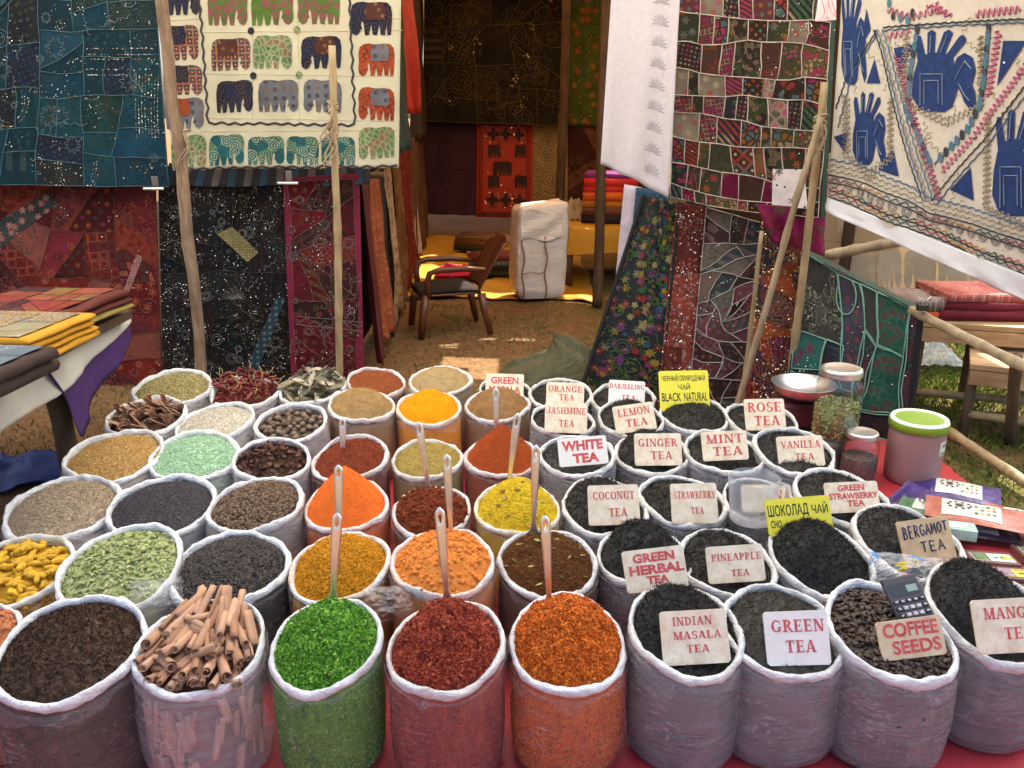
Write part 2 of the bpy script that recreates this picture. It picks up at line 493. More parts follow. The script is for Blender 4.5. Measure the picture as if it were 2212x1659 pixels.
# ================================================================== poles and bamboo
m_pole = wood('pole_wood', (.13, .085, .055), (.31, .22, .15))
m_bam = wood('bamboo', (.27, .19, .10), (.47, .36, .21), 5, .55)
m_bam2 = wood('bamboo_grey', (.24, .18, .11), (.40, .32, .20), 5, .55)
m_dark = wood('dark_wood', (.06, .035, .02), (.14, .085, .05))
m_rope = plain('jute_rope', (.33, .25, .16), .9, .25, 60, .5, 300, .003)
def pole(name, label, cat, a, b, r0, r1, mat, bent=.012, knots=0, seed=0, group=None, n=10):
    a = Vector(a); b = Vector(b); L = (b - a).length
    o = thing(name, label, cat, a, group=group)
    m = max(14, int(L / .07)); pts = []; rad = []
    u = (b - a).normalized(); s = u.orthogonal().normalized(); w = u.cross(s)
    ks = [(i + .5 + (vnoise(i * 3.1, 0, seed) - .5) * .4) / knots for i in range(knots)] if knots else []
    for i in range(m + 1):
        t = i / m
        p = u * (L * t) + s * (float(fbm(t * 2.2 + seed, 0, seed, 3)) * bent * 4) + w * (float(fbm(t * 2.2, 5, seed + 3, 3)) * bent * 4)
        r = r0 + (r1 - r0) * t
        if ks: r *= 1 + .22 * sum(math.exp(-((t - q) * L / .016) ** 2) for q in ks)
        else: r *= 1 + float(fbm(t * 12, 1, seed, 3)) * .25
        pts.append(p); rad.append(r)
    mb = MB().tube(pts, rad, n)
    if not ks:
        for q in mb.V: q += Vector((1, 1, 0)) * float(fbm(q.x * 40 + q.z * 9, q.y * 40 + q.z * 7, seed, 2)) * r0 * .18
    mb.build('shaft', mat, o, True)
    return o
def rope(o, pts_r, n=5, r=.006, tails=2, seed=1):
    """windings round a pole + loose ends; pts in the pole's own space"""
    rr = random.Random(seed); mb = MB()
    for c, rad in pts_r:
        for j in range(n):
            z = (j - n / 2) * r * 1.7; t = rr.uniform(-.5, .5)
            pts = [Vector(c) + Vector((math.cos(a) * rad, math.sin(a) * rad, z + math.sin(a + t * 6) * .012)) for a in [i * math.pi / 7 for i in range(15)]]
            mb.tube(pts, r, 5, False)
        for j in range(tails):
            a = rr.uniform(-2.4, -.7); p = Vector(c) + Vector((math.cos(a) * rad, math.sin(a) * rad, 0))
            mb.tube([p + Vector((math.sin(i * .9 + j) * .012 * i, -.006 * i, -.035 * i)) for i in range(6)], [r, r, r * .9, r * .8, r * .7, r * .3], 5)
    return mb.build('rope', m_rope, o, True)

p = pole('wooden_pole', 'crooked debarked wooden pole in front of the blue and white hangings', 'pole', onZ(452, 880, 0), onY(338, -70, 4.45), .033, .030, m_pole, .036, seed=3)
pv = onY(392, 285, 4.5) - p.location
rope(p, [(pv, .045)], 2, .004, 2, 5)
p = pole('bamboo_pole', 'yellow bamboo pole with jute tied near its sawn top', 'pole', onZ(732, 905, 0), onY(717, 98, 4.15), .020, .017, m_bam, .010, 8, 5)
d_ = onY(717, 98, 4.15) - p.location
for q in (.86, .80): rope(p, [(d_ * q, .022)], 4, .006, 3, int(q * 100))
pole('wooden_pole', 'dark straight pole beside the white sack in the passage', 'pole', onZ(1205, 560, 0), onY(1226, -70, 9.4), .05, .045, m_dark, .006, seed=8)
pole('wooden_pole', 'brown pole standing in the dirt beside the yellow covered table', 'pole', onZ(1290, 662, 0), onY(1312, -70, 7.1), .045, .04, m_dark, .008, seed=11)
# three slanting sticks at the side of the stall
p = pole('bamboo_pole', 'upright bamboo pole tied into a cross beside the patchwork hanging', 'pole', onZ(1700, 905, 0), onY(1782, 178, 4.1), .022, .018, m_bam, .008, 9, 14)
d_ = onY(1772, 268, 4.08) - p.location
rope(p, [(d_, .028)], 7, .007, 3, 8)
pole('bamboo_pole', 'slanting bamboo pole crossing the upright one beside the patchwork', 'pole', onZ(1578, 925, 0), onY(1776, 252, 4.02), .018, .015, m_bam2, .008, 7, 21)
pole('bamboo_stick', 'thin bamboo stick leaning beside the slanting pole', 'stick', onZ(1600, 905, 0), onY(1646, 500, 4.18), .013, .011, m_bam, .004, 5, 25)
# rails
pole('bamboo_rail', 'bamboo rail carrying the green quilt and running out over the grass', 'rail', onY(1968, 668, 3.93), onY(2300, 838, 3.15), .021, .023, m_bam2, .004, 9, 31)
pole('bamboo_rail', 'low bamboo rail lying beside the red sheet', 'rail', onY(2010, 905, 4.05) , onZ(2300, 1098, .05), .022, .024, m_bam, .003, 7, 33)
pole('hanging_rail', 'dark rail across the front of the red and black hangings', 'rail', onY(-120, 392, 4.99), onY(829, 378, 4.99), .018, .018, m_dark, .002, seed=35)
pole('bamboo_pole', 'grey bamboo bar lying slantwise behind the white hands cloth', 'pole', onY(1770, 552, 4.75), onY(2030, 505, 4.75), .028, .03, m_bam2, .004, 5, 37)

# ================================================================== cloth
class Cloth:
    def __init__(s, name, label, cor, mat, fold=(.012, 3), seed=1, nu=36, nv=40, cat='textile', group=None, sag=0.0, hem=.006, part='cloth', back=True):
        s.c = [Vector(q) for q in cor]; s.fold = fold; s.seed = seed; s.sag = sag; s.hem = hem
        s.w = ((s.c[1] - s.c[0]).length + (s.c[2] - s.c[3]).length) / 2
        s.h = ((s.c[3] - s.c[0]).length + (s.c[2] - s.c[1]).length) / 2
        n = (s.c[1] - s.c[0]).cross(s.c[3] - s.c[0]).normalized()
        if n.dot(CAM - s.c[0]) < 0: n = -n
        s.n = n; s.O = (s.c[2] + s.c[3]) / 2
        s.root = thing(name, label, cat, s.O, group=group)
        us = np.linspace(0, 1, nu + 1); vs = np.linspace(0, 1, nv + 1)
        V = []; UV = []
        for vv in vs:
            for uu in us:
                V.append(s.P(uu, vv)); UV.append((uu * s.w, (1 - vv) * s.h))
        F = [(j * (nu + 1) + i, j * (nu + 1) + i + 1, (j + 1) * (nu + 1) + i + 1, (j + 1) * (nu + 1) + i) for j in range(nv) for i in range(nu)]
        V = np.array(V)
        # a second, slightly deeper face gives the cloth its thickness
        s.base = mesh_obj(part, V, np.array(F), mat, s.root, True, uv=UV)
        md = s.base.modifiers.new('thickness', 'SOLIDIFY'); md.thickness = .004; md.offset = 1 if False else 0
    def flat(s, u, v):
        return (s.c[0] * (1 - u) + s.c[1] * u) * (1 - v) + (s.c[3] * (1 - u) + s.c[2] * u) * v
    def P(s, u, v, off=0.0):
        a, f = s.fold
        d = a * (.35 + .65 * v) * (math.sin(6.283 * (f * u + .13 * s.seed) + 1.3 * math.sin(2.1 * v + s.seed)) * .6 + float(fbm(u * f * 1.5 + s.seed, v * 1.6, s.seed, 3)) * 1.9)
        e = s.hem * float(fbm(u * 7 + s.seed, v * 7, s.seed + 5, 3)) * 3
        q = s.flat(u, v) + s.n * (d + off) - s.O
        q.z += e * (1 if v > .93 else 0) - s.sag * 4 * u * (1 - u) * v
        return q
    def px(s, x, y):
        d = ray(x, y); u, v, t = .5, .5, (s.O - CAM).length
        for _ in range(12):
            e = s.flat(u, v) - (CAM + d * t)
            pu = s.flat(u + 1e-3, v) - s.flat(u, v); pv = s.flat(u, v + 1e-3) - s.flat(u, v)
            A = Matrix(((pu.x * 1e3, pv.x * 1e3, -d.x), (pu.y * 1e3, pv.y * 1e3, -d.y), (pu.z * 1e3, pv.z * 1e3, -d.z)))
            k = A.inverted_safe() @ e
            u -= k.x; v -= k.y; t -= k.z
        return u, v
    def patch(s, name, poly, mat, off=.004, cell=.06, parent=None, label=None):
        """a piece of cloth sewn on: outline in (u, v), follows the folds"""
        bm = bmesh.new()
        vs = [bm.verts.new((u * s.w, v * s.h, 0)) for u, v in poly]
        try: bm.faces.new(vs)
        except ValueError: bm.free(); return None
        bm.normal_update(); bmesh.ops.triangulate(bm, faces=bm.faces[:], ngon_method='EAR_CLIP')
        xs = [q.co.x for q in bm.verts]; ys = [q.co.y for q in bm.verts]
        for ax, lo, hi in ((0, min(xs), max(xs)), (1, min(ys), max(ys))):
            q = math.floor(lo / cell) * cell + cell
            while q < hi - 1e-4:
                co = Vector((q, 0, 0)) if ax == 0 else Vector((0, q, 0)); no = Vector((1, 0, 0)) if ax == 0 else Vector((0, 1, 0))
                bmesh.ops.bisect_plane(bm, geom=bm.verts[:] + bm.edges[:] + bm.faces[:], plane_co=co, plane_no=no)
                q += cell
        bm.verts.index_update()
        UV = [(q.co.x, s.h - q.co.y) for q in bm.verts]
        V = [s.P(q.co.x / s.w, q.co.y / s.h, off) for q in bm.verts]
        F = [[q.index for q in f.verts] for f in bm.faces]
        bm.free()
        return mesh_obj(name, V, F, mat, parent or s.root, True, uv=UV)
    def lines(s, name, polys, r, mat, off=.005, n=4, step=.03):
        mb = MB()
        for pl in polys:
            pts = []
            for (a, b) in zip(pl[:-1], pl[1:]):
                L = math.hypot((b[0] - a[0]) * s.w, (b[1] - a[1]) * s.h); m = max(1, int(L / step))
                for i in range(m): pts.append((a[0] + (b[0] - a[0]) * i / m, a[1] + (b[1] - a[1]) * i / m))
            pts.append(pl[-1])
            pts = [q for q in pts if -.01 <= q[0] <= 1.01 and -.01 <= q[1] <= 1.01]
            if len(pts) < 2: continue
            mb.tube([s.P(u, v, off) for u, v in pts], r, n, False)
        if not mb.V: return None
        o = mb.build(name, mat, s.root, True); o['kind'] = 'stuff'; return o
    def sequins(s, uvs, size, mat, seed=1, off=.008, name='sequins'):
        rg = np.random.default_rng(seed); V = []; T = []
        for (u, v) in uvs:
            if not (0 < u < 1 and 0 < v < 1): continue
            c = s.P(u, v, off); a = rg.normal(0, .55, 3); nn = (s.n + Vector(a)).normalized()
            t = nn.orthogonal().normalized(); b = nn.cross(t); z = size * rg.uniform(.55, 1.3)
            V += [c + t * z, c + b * z, c - t * z, c - b * z]; T += [rg.random()] * 4
        if not V: return None
        o = mesh_obj(name, np.array([tuple(q) for q in V]), np.arange(len(V)).reshape(-1, 4), mat, s.root, tone=T)
        o['kind'] = 'stuff'; return o

def crazy(n, rr, w, h, axis_bias=0.0):
    """cut a w x h sheet into n convex pieces by random straight cuts"""
    P = [[(0, 0), (w, 0), (w, h), (0, h)]]
    def area(p): return abs(sum(p[i][0] * p[(i + 1) % len(p)][1] - p[(i + 1) % len(p)][0] * p[i][1] for i in range(len(p)))) / 2
    while len(P) < n:
        P.sort(key=area); i = len(P) - 1 - (1 if rr.random() < .25 and len(P) > 3 else 0)
        p = P.pop(i)
        cx = sum(q[0] for q in p) / len(p); cy = sum(q[1] for q in p) / len(p)
        xs = [q[0] for q in p]; ys = [q[1] for q in p]; dx = max(xs) - min(xs); dy = max(ys) - min(ys)
        if rr.random() < axis_bias: a = (0 if dx < dy else math.pi / 2) + rr.uniform(-.06, .06)
        else: a = (0 if dx < dy else math.pi / 2) + rr.uniform(-.9, .9)
        cx += rr.uniform(-.15, .15) * dx; cy += rr.uniform(-.15, .15) * dy
        nx, ny = -math.sin(a), math.cos(a)
        A = []; B = []
        for j in range(len(p)):
            q, t = p[j], p[(j + 1) % len(p)]
            dq = (q[0] - cx) * nx + (q[1] - cy) * ny; dt = (t[0] - cx) * nx + (t[1] - cy) * ny
            (A if dq >= 0 else B).append(q)
            if dq * dt < 0:
                f = dq / (dq - dt); z = (q[0] + (t[0] - q[0]) * f, q[1] + (t[1] - q[1]) * f); A.append(z); B.append(z)
        if len(A) > 2 and len(B) > 2: P += [A, B]
        else: P.append(p)
    return [[(x / w, y / h) for x, y in p] for p in P]
def shrink(p, w, h, d=.004):
    cx = sum(q[0] for q in p) / len(p); cy = sum(q[1] for q in p) / len(p); o = []
    for x, y in p:
        L = math.hypot((x - cx) * w, (y - cy) * h) or 1; f = max(0, 1 - d / L); o.append((cx + (x - cx) * f, cy + (y - cy) * f))
    return o
def circ(cu, cv, r, cl, n=14, sy=1.0, a0=0.0, a1=6.2832):
    return [(cu + math.cos(a0 + (a1 - a0) * i / n) * r / cl.w, cv + math.sin(a0 + (a1 - a0) * i / n) * r * sy / cl.h) for i in range(n + 1)]
def motifs(cl, n, rr, rmin=.025, rmax=.06):
    """rosettes, rings and swirls of embroidery thread"""
    L = []
    for _ in range(n):
        u, v = rr.uniform(.05, .95), rr.uniform(.03, .97); r = rr.uniform(rmin, rmax); t = rr.random()
        if t < .3:
            L.append(circ(u, v, r, cl)); L.append(circ(u, v, r * .6, cl, 10))
        elif t < .6:
            m = rr.choice((6, 8, 10)); L.append([(u + math.cos(a) * r * (1 + .35 * math.sin(a * m)) / cl.w, v + math.sin(a) * r * (1 + .35 * math.sin(a * m)) / cl.h) for a in [i * .1309 for i in range(49)]])
        elif t < .8:
            k = rr.choice((-1, 1)); a0 = rr.uniform(0, 6)
            L.append([(u + k * math.cos(a0 + a) * r * (.2 + a * .16) / cl.w, v + math.sin(a0 + a) * r * (.2 + a * .16) / cl.h) for a in [i * .35 for i in range(20)]])
        else:
            a = rr.uniform(0, 3.14); l = r * 2.4
            L.append([(u + math.cos(a) * l * q / cl.w + math.sin(q * 9) * .008 / cl.w, v + math.sin(a) * l * q / cl.h + math.cos(q * 9) * .008 / cl.h) for q in [i * .1 - 1 for i in range(21)]])
    return L
def seq_uv(cl, polys, rr, nrand, nedge=0, nclus=0):
    U = [(rr.random(), rr.random()) for _ in range(nrand)]
    for p in polys:
        if rr.random() < .55:
            for i in range(len(p)):
                a, b = p[i], p[(i + 1) % len(p)]
                L = math.hypot((a[0] - b[0]) * cl.w, (a[1] - b[1]) * cl.h)
                for j in range(int(L / .02 * nedge)):
                    f = (j + .5) / max(1, L / .02 * nedge); U.append((a[0] + (b[0] - a[0]) * f, a[1] + (b[1] - a[1]) * f))
    for _ in range(nclus):
        u, v, s_ = rr.random(), rr.random(), rr.uniform(.02, .06); m = rr.random()
        for j in range(26):
            if m < .5:
                a = j / 26 * 6.283 * (2 if j % 2 else 1); q = s_ * (1 if j % 2 else .55); U.append((u + math.cos(a) * q / cl.w, v + math.sin(a) * q / cl.h))
            else: U.append((u + rr.gauss(0, s_) / cl.w, v + rr.gauss(0, s_) / cl.h))
    return U
def warp(cl, p, amp=.016, step=.05):
    """bend the seams: the same smooth field moves every piece, so neighbours still meet"""
    o = []
    for a, b in zip(p, p[1:] + p[:1]):
        L = math.hypot((b[0] - a[0]) * cl.w, (b[1] - a[1]) * cl.h); m = max(1, int(L / step))
        for i in range(m):
            u = a[0] + (b[0] - a[0]) * i / m; v = a[1] + (b[1] - a[1]) * i / m
            e = min(1, min(u, 1 - u) * 12) ; f = min(1, min(v, 1 - v) * 12)
            o.append((u + amp / cl.w * 4 * e * fbm(u * cl.w * 5 + 3.3, v * cl.h * 5, cl.seed, 2), v + amp / cl.h * 4 * f * fbm(u * cl.w * 5 + 9.1, v * cl.h * 5, cl.seed + 31, 2)))
    return o
def patchwork(cl, polys, mats, rr, stitch=None, sr=.003, border=None, off=.004, pname='patch', amp=.016):
    if amp:
        q = [warp(cl, p, amp) for p in polys]; polys[:] = q
    for p in polys:
        m = rr.choice(mats)
        cl.patch(pname, shrink(p, cl.w, cl.h, .003), m, off + rr.uniform(0, .002))
    if stitch:
        cl.lines('stitching', [p + [p[0]] for p in polys], sr, stitch, off + .005, 4, .05)
m_seq = toned('sequin_silver', [(.45, .45, .42), (.30, .28, .2), (.72, .72, .74)], .22, .6, bump=0)
for n_ in m_seq.node_tree.nodes:
    if n_.type == 'BSDF_PRINCIPLED': n_.inputs['Metallic'].default_value = .9
m_seqg = toned('sequin_gold', [(.6, .42, .14), (.75, .6, .3), (.8, .75, .6)], .25, .6, bump=0)
for n_ in m_seqg.node_tree.nodes:
    if n_.type == 'BSDF_PRINCIPLED': n_.inputs['Metallic'].default_value = .9

# ================================================================== the hanging textiles
def quad(pts):           # (x, y, Y) four corners: TL TR BR BL
    return [onY(*q) for q in pts]
def pick(prefix, base, accs, kinds, scales, n, seed):
    rr = random.Random(seed); out = []
    for i in range(n):
        b = rr.choice(base); a = rr.sample(accs, min(3, len(accs)))
        out.append(emb('%s_%d' % (prefix, i), mul(b, rr.uniform(.75, 1.25)), a, kinds[i % len(kinds)], rr.choice(scales), .75, i * 1.37 + seed))
    return out
KIN = ['floral', 'squig', 'dots', 'rings', 'stripe', 'cells', 'lattice', 'squig']

# --- blue sequinned hanging, top left
rr = random.Random(11)
blue = pick('blue_patch', [(.004, .022, .034), (.004, .030, .042), (.007, .011, .026), (.006, .022, .021), (.011, .014, .016), (.004, .033, .060)], [(.013, .05, .075), (.008, .034, .052), (.03, .05, .058), (.007, .017, .036), (.034, .034, .024)], KIN, [12, 18, 26, 34], 11, 3)
cl = Cloth('embroidered_hanging', 'dark blue sequinned patchwork cloth hanging above the red one', quad([(-170, -80, 4.84), (332, -80, 4.84), (366, 404, 4.8), (-170, 396, 4.8)]), plain('blue_base', (.012, .045, .075), .8), (.014, 3), 2)
polys = crazy(46, rr, cl.w, cl.h, .85)
patchwork(cl, polys, blue, rr, plain('blue_thread', (.07, .15, .19), .6), .0016)
cl.lines('embroidery', motifs(cl, 34, rr, .015, .05), .0013, plain('blue_white_thread', (.13, .19, .22), .6), .007)
ln = []
for x in range(296, 346, 7): ln += [cl.px(x + 3 * math.sin(y * .02), y) for y in range(165, 300, 3)]
for y in (105, 118, 128, 150, 162): ln += [cl.px(x, y + rr.uniform(-1, 1)) for x in range(190, 330, 3)]
for q in (0, 6, 12): ln += [cl.px(168 + math.cos(a) * (38 + q), 345 + math.sin(a) * (70 + q)) for a in [i * .05 for i in range(63)]]
for q in (0, 9): ln += [cl.px(20 + math.cos(a) * (34 + q), 215 + math.sin(a) * (50 + q)) for a in [i * .06 for i in range(52)]]
cl.sequins(seq_uv(cl, polys, rr, 300, .6, 55) + ln, .0027, m_seq, 4)

# --- cream quilt with elephants
m_cream = plain('cream_cotton', (.47, .455, .33), .85, .08, 8, .3, 160, .003, coord='UV')
cl = Cloth('elephant_quilt', 'cream quilt with rows of patterned elephant patches', quad([(333, -80, 4.76), (868, -80, 4.76), (861, 364, 4.72), (372, 366, 4.72)]), m_cream, (.020, 4), 5, 48, 44)
ELE = [(.03, .02), (.11, .0), (.135, .30), (.17, .0), (.27, .02), (.30, .33), (.36, .0), (.46, .02), (.50, .33), (.55, .02), (.65, .0), (.685, .36), (.73, .43), (.745, .30), (.71, .17), (.745, .19), (.79, .06), (.88, 0), (.97, .08), (1.0, .22), (.985, .45), (1.0, .70), (.96, .90), (.86, .98), (.70, 1.0), (.5, .96), (.3, .99), (.12, .97), (.03, .86), (0, .62), (.01, .3)]
def elephant(cl, x0, x1, y0, y1, mat, flip=False, tilt=0.0, mat2=None):
    pts = [((1 - a if flip else a), b) for a, b in ELE]
    uvp = [cl.px(x0 + (x1 - x0) * a, y1 - (y1 - y0) * b + tilt * (a - .5) * 20) for a, b in pts]
    o = cl.patch('elephant_patch', uvp, mat, .005, .05)
    if mat2 and o:      # second print sewn on as saddle cloth
        sad = [(.18, .45), (.62, .45), (.66, .75), (.58, .97), (.22, .97), (.14, .75)]
        sad = [((1 - a if flip else a), b) for a, b in sad]
        cl.patch('saddle_patch', [cl.px(x0 + (x1 - x0) * a, y1 - (y1 - y0) * b + tilt * (a - .5) * 20) for a, b in sad], mat2, .008, .05, o)
    return o
E_navy = emb('ele_navy', (.014, .016, .035), [(.05, .04, .05), (.08, .05, .02), (.03, .03, .06)], 'rings', 14, .8, 1)
E_mar = emb('ele_maroon', (.07, .025, .02), [(.2, .13, .04), (.05, .02, .02)], 'dots', 30, .8, 2)
E_brn = emb('ele_brick', (.05, .04, .05), [(.36, .12, .06), (.30, .18, .10), (.45, .16, .08)], 'lattice', 26, .8, 0)
E_grn = emb('ele_green', (.22, .26, .14), [(.02, .10, .03), (.025, .12, .035), (.18, .045, .03), (.018, .08, .03)], 'cells', 34, .8, 4)
E_teal = emb('ele_teal', (.012, .10, .10), [(.34, .32, .12), (.03, .025, .06), (.4, .4, .26)], 'rings', 19, .8, 5)
E_gry = emb('ele_grey', (.11, .115, .135), [(.02, .02, .03), (.03, .03, .045), (.16, .08, .04)], 'dots', 22, .8, 6)
E_tri = emb('ele_pinkgreen', (.07, .13, .03), [(.26, .035, .09), (.22, .04, .08), (.08, .15, .03)], 'cells', 24, .8, 7)
E_org = emb('ele_orange', (.24, .045, .018), [(.05, .012, .012), (.30, .07, .03)], 'lattice', 34, .8, 8)
for (x0, x1, y0, y1, m, fl, m2) in [
    (352, 434, -46, 33, E_navy, 0, None), (350, 430, 54, 130, E_brn, 0, E_navy), (353, 438, 140, 205, E_brn, 0, E_navy), (357, 442, 211, 279, E_gry, 0, E_org), (368, 447, 290, 362, E_grn, 0, None),
    (450, 535, -25, 55, E_tri, 0, None), (543, 634, -25, 55, E_tri, 0, None), (643, 735, -25, 53, E_tri, 1, None),
    (457, 542, 82, 152, E_brn, 0, E_mar), (548, 631, 76, 149, E_grn, 0, None), (650, 738, 78, 149, E_navy, 1, E_mar),
    (467, 549, 173, 243, E_navy, 0, None), (560, 645, 172, 242, E_gry, 0, None), (656, 738, 172, 243, E_gry, 1, None),
    (452, 529, 290, 357, E_teal, 0, None), (537, 614, 294, 357, E_teal, 0, None), (618, 690, 294, 357, E_teal, 1, None), (694, 768, 294, 359, E_teal, 1, None),
    (757, 848, 4, 77, E_navy, 1, E_mar), (774, 853, 94, 165, E_org, 1, E_gry), (774, 853, 189, 260, E_org, 1, E_gry), (775, 853, 274, 343, E_grn, 1, None)]:
    elephant(cl, x0, x1, y0, y1, m, fl, rnd.uniform(-.2, .2), m2)
def wob(a, b, n, amp):
    o = []
    for i in range(n + 1):
        t = i / n; dx, dy = b[0] - a[0], b[1] - a[1]; L = math.hypot(dx, dy); s = amp * (1 if i % 2 else -1) * rnd.uniform(.4, 1)
        o.append((a[0] + dx * t - dy / L * s, a[1] + dy * t + dx / L * s))
    return o
zz = []
for a, b, n in [((428, -70), (450, 264), 22), ((450, 266), (766, 270), 22), ((766, 268), (752, -70), 22), ((376, 364), (858, 360), 30)]:
    zz.append([cl.px(*q) for q in wob(a, b, n, 3.2)])
cl.lines('zigzag_trim', zz, .006, emb('trim_multi', (.05, .05, .06), [(.2, .1, .05), (.07, .06, .15), (.08, .16, .06)], 'cells', 30), .004)
q_ = []
for a, b in [((440, 70), (870, 66)), ((445, 160), (870, 165)), ((452, 255), (870, 262)), ((372, 285), (860, 281)), ((545, -60), (548, 262)), ((640, -60), (648, 264)), ((868, 40), (770, 46)), ((440, 40), (340, 46))]:
    q_.append([cl.px(*q) for q in wob(a, b, 24, .6)])
cl.lines('running_stitch', q_, .0014, plain('pale_thread', (.48, .44, .30), .8), .003)
for i, (x, y) in enumerate([(543, 67), (641, 64), (549, 164), (646, 162)]):
    cl.patch('dot_patch', circ(*cl.px(x, y), .019, cl, 8)[:-1], (E_navy, E_grn)[i % 2], .006)
# --- striped strip under the quilt
cl = Cloth('striped_cloth', 'blue and grey striped cloth edge under the elephant quilt', quad([(366, 352, 4.92), (800, 346, 4.92), (800, 400, 4.9), (350, 404, 4.9)]), plain('stripe_dark', (.035, .04, .05), .85), (.004, 6), 4, 30, 6)
for i in range(13):
    cl.patch('stripe_patch', [(i / 13 + .004, .0), ((i + .52) / 13, 0), ((i + .52) / 13, .98), (i / 13 + .004, .98)], plain(('stripe_blue', 'stripe_grey')[i % 2], ((.04, .08, .14), (.14, .13, .13))[i % 2], .85), .004)

# --- red patchwork, lower left
rr = random.Random(21)
red = pick('red_patch', [(.15, .018, .012), (.09, .010, .010), (.20, .030, .018), (.05, .009, .008), (.11, .014, .018), (.19, .04, .03), (.22, .07, .055)], [(.26, .085, .06), (.035, .035, .030), (.24, .06, .025), (.15, .02, .05), (.03, .012, .012)], KIN, [12, 18, 26, 34], 12, 5)
cl = Cloth('embroidered_hanging', 'red patchwork hanging with floral borders behind the table', quad([(-170, 394, 4.96), (338, 398, 4.96), (352, 868, 4.9), (-170, 862, 4.9)]), plain('red_base', (.12, .02, .025), .8), (.022, 3), 8)
polys = crazy(44, rr, cl.w, cl.h, .2)
patchwork(cl, polys, red, rr, plain('red_thread', (.13, .05, .04), .7), .0015)
cl.lines('embroidery', motifs(cl, 46, rr, .02, .06), .0018, plain('rose_thread', (.22, .085, .07), .7), .007)
dg = plain('dark_green_band', (.035, .045, .045), .85)
ba, bb = (60, 420), (-60, 560)
cl.patch('border_band', [cl.px(*q) for q in [(100, 415), (130, 440), (40, 505), (-20, 560), (-60, 560), (-50, 510)]], emb('flower_band', (.03, .04, .042), [(.40, .17, .14), (.36, .13, .12)], 'floral', 17, .8, 3.3), .009)
cl.patch('border_band', [cl.px(*q) for q in [(262, 640), (276, 640), (310, 555), (296, 548)]], emb('white_band', (.2, .03, .03), [(.4, .33, .3)], 'lattice', 60), .009)
cl.sequins(seq_uv(cl, polys, rr, 260, .3, 8), .003, m_seq, 7)

# --- black sequinned hanging
rr = random.Random(31)
blk = pick('black_patch', [(.006, .005, .005), (.008, .006, .008), (.012, .006, .005), (.006, .009, .010), (.011, .009, .005)], [(.035, .033, .032), (.05, .035, .022), (.018, .026, .03), (.014, .013, .015), (.04, .016, .012)], KIN, [16, 26, 36, 46], 11, 6)
cl = Cloth('embroidered_hanging', 'black sequinned hanging with silver flower behind the crooked pole', quad([(342, 398, 4.93), (626, 396, 4.93), (636, 862, 4.88), (352, 866, 4.88)]), plain('black_base', (.010, .010, .012), .75), (.016, 2), 12)
polys = crazy(38, rr, cl.w, cl.h, .15)
patchwork(cl, polys, blk, rr, plain('grey_thread', (.03, .03, .032), .7), .0014)
mo = motifs(cl, 40, rr, .012, .035)
fu, fv = cl.px(505, 645)
for i in range(14):
    a = math.pi + i * math.pi / 13; mo.append([(fu + math.cos(a) * r_ / cl.w + math.cos(a + 1.57) * math.sin(r_ * 42) * .013 / cl.w, fv - abs(math.sin(a)) * r_ * .9 / cl.h * (1 if i % 2 else .9)) for r_ in [j * .0075 for j in range(11)]])
cl.lines('embroidery', mo, .0015, plain('silver_thread', (.17, .17, .165), .5), .008)
cl.patch('gold_patch', [cl.px(*q) for q in [(470, 505), (502, 490), (560, 545), (535, 566)]], emb('gold_cloth', (.16, .14, .06), [(.4, .36, .2), (.25, .2, .1)], 'dots', 60), .010)
cl.patch('teal_patch', [cl.px(*q) for q in [(600, 640), (618, 642), (560, 795), (530, 800)]], emb('teal_band', (.02, .04, .05), [(.10, .20, .22), (.14, .16, .17)], 'dots', 26), .010)
cl.sequins(seq_uv(cl, polys, rr, 300, 1.1, 130), .0028, m_seq, 9)
# --- magenta panel
rr = random.Random(41)
mag = pick('magenta_patch', [(.09, .008, .012), (.13, .016, .012), (.05, .007, .010), (.025, .010, .008)], [(.16, .05, .055), (.20, .04, .02), (.07, .06, .025), (.018, .012, .012)], KIN, [18, 26, 36], 9, 7)
cl = Cloth('embroidered_hanging', 'narrow magenta embroidered hanging behind the yellow bamboo pole', quad([(612, 384, 4.9), (776, 374, 4.9), (788, 862, 4.85), (630, 864, 4.85)]), plain('magenta_base', (.16, .010, .035), .8), (.012, 1.5), 15)
polys = crazy(20, rr, cl.w * .86, cl.h, .3)
polys = [[(.07 + x * .86, .02 + y * .97) for x, y in p] for p in polys]
patchwork(cl, polys, mag, rr, plain('rose_thread2', (.2, .09, .09), .6), .0013)
dz = [cl.px(*q) for q in wob((640, 690), (785, 705), 14, 7)]
cl.lines('embroidery', motifs(cl, 30, rr, .012, .04) + [dz, [cl.px(640, 682), cl.px(785, 696)], [cl.px(640, 700), cl.px(785, 715)]], .0014, plain('silver_thread', (.17, .17, .165), .5), .008)
cl.sequins(seq_uv(cl, polys, rr, 200, .6, 26), .0026, m_seq, 12)
# spring clips on the rail
m_clip = metal('clip_steel', (.75, .75, .75), .2)
for nm, x, y in (('steel clip holding the red hanging beside the black one', 332, 408), ('steel clip holding the black and magenta hangings', 622, 396)):
    o = thing('spring_clip', nm, 'clip', onY(x, y, 4.66), group='clips on the hanging rail')
    MB().box((0, 0, 0), (.115, .018, .016), bev=.006).build('jaw', m_clip, o, True)
    MB().box((0, .03, .035), (.035, .012, .06), bev=.004).build('grip', plain('clip_grey', (.12, .11, .1), .5), o, True)

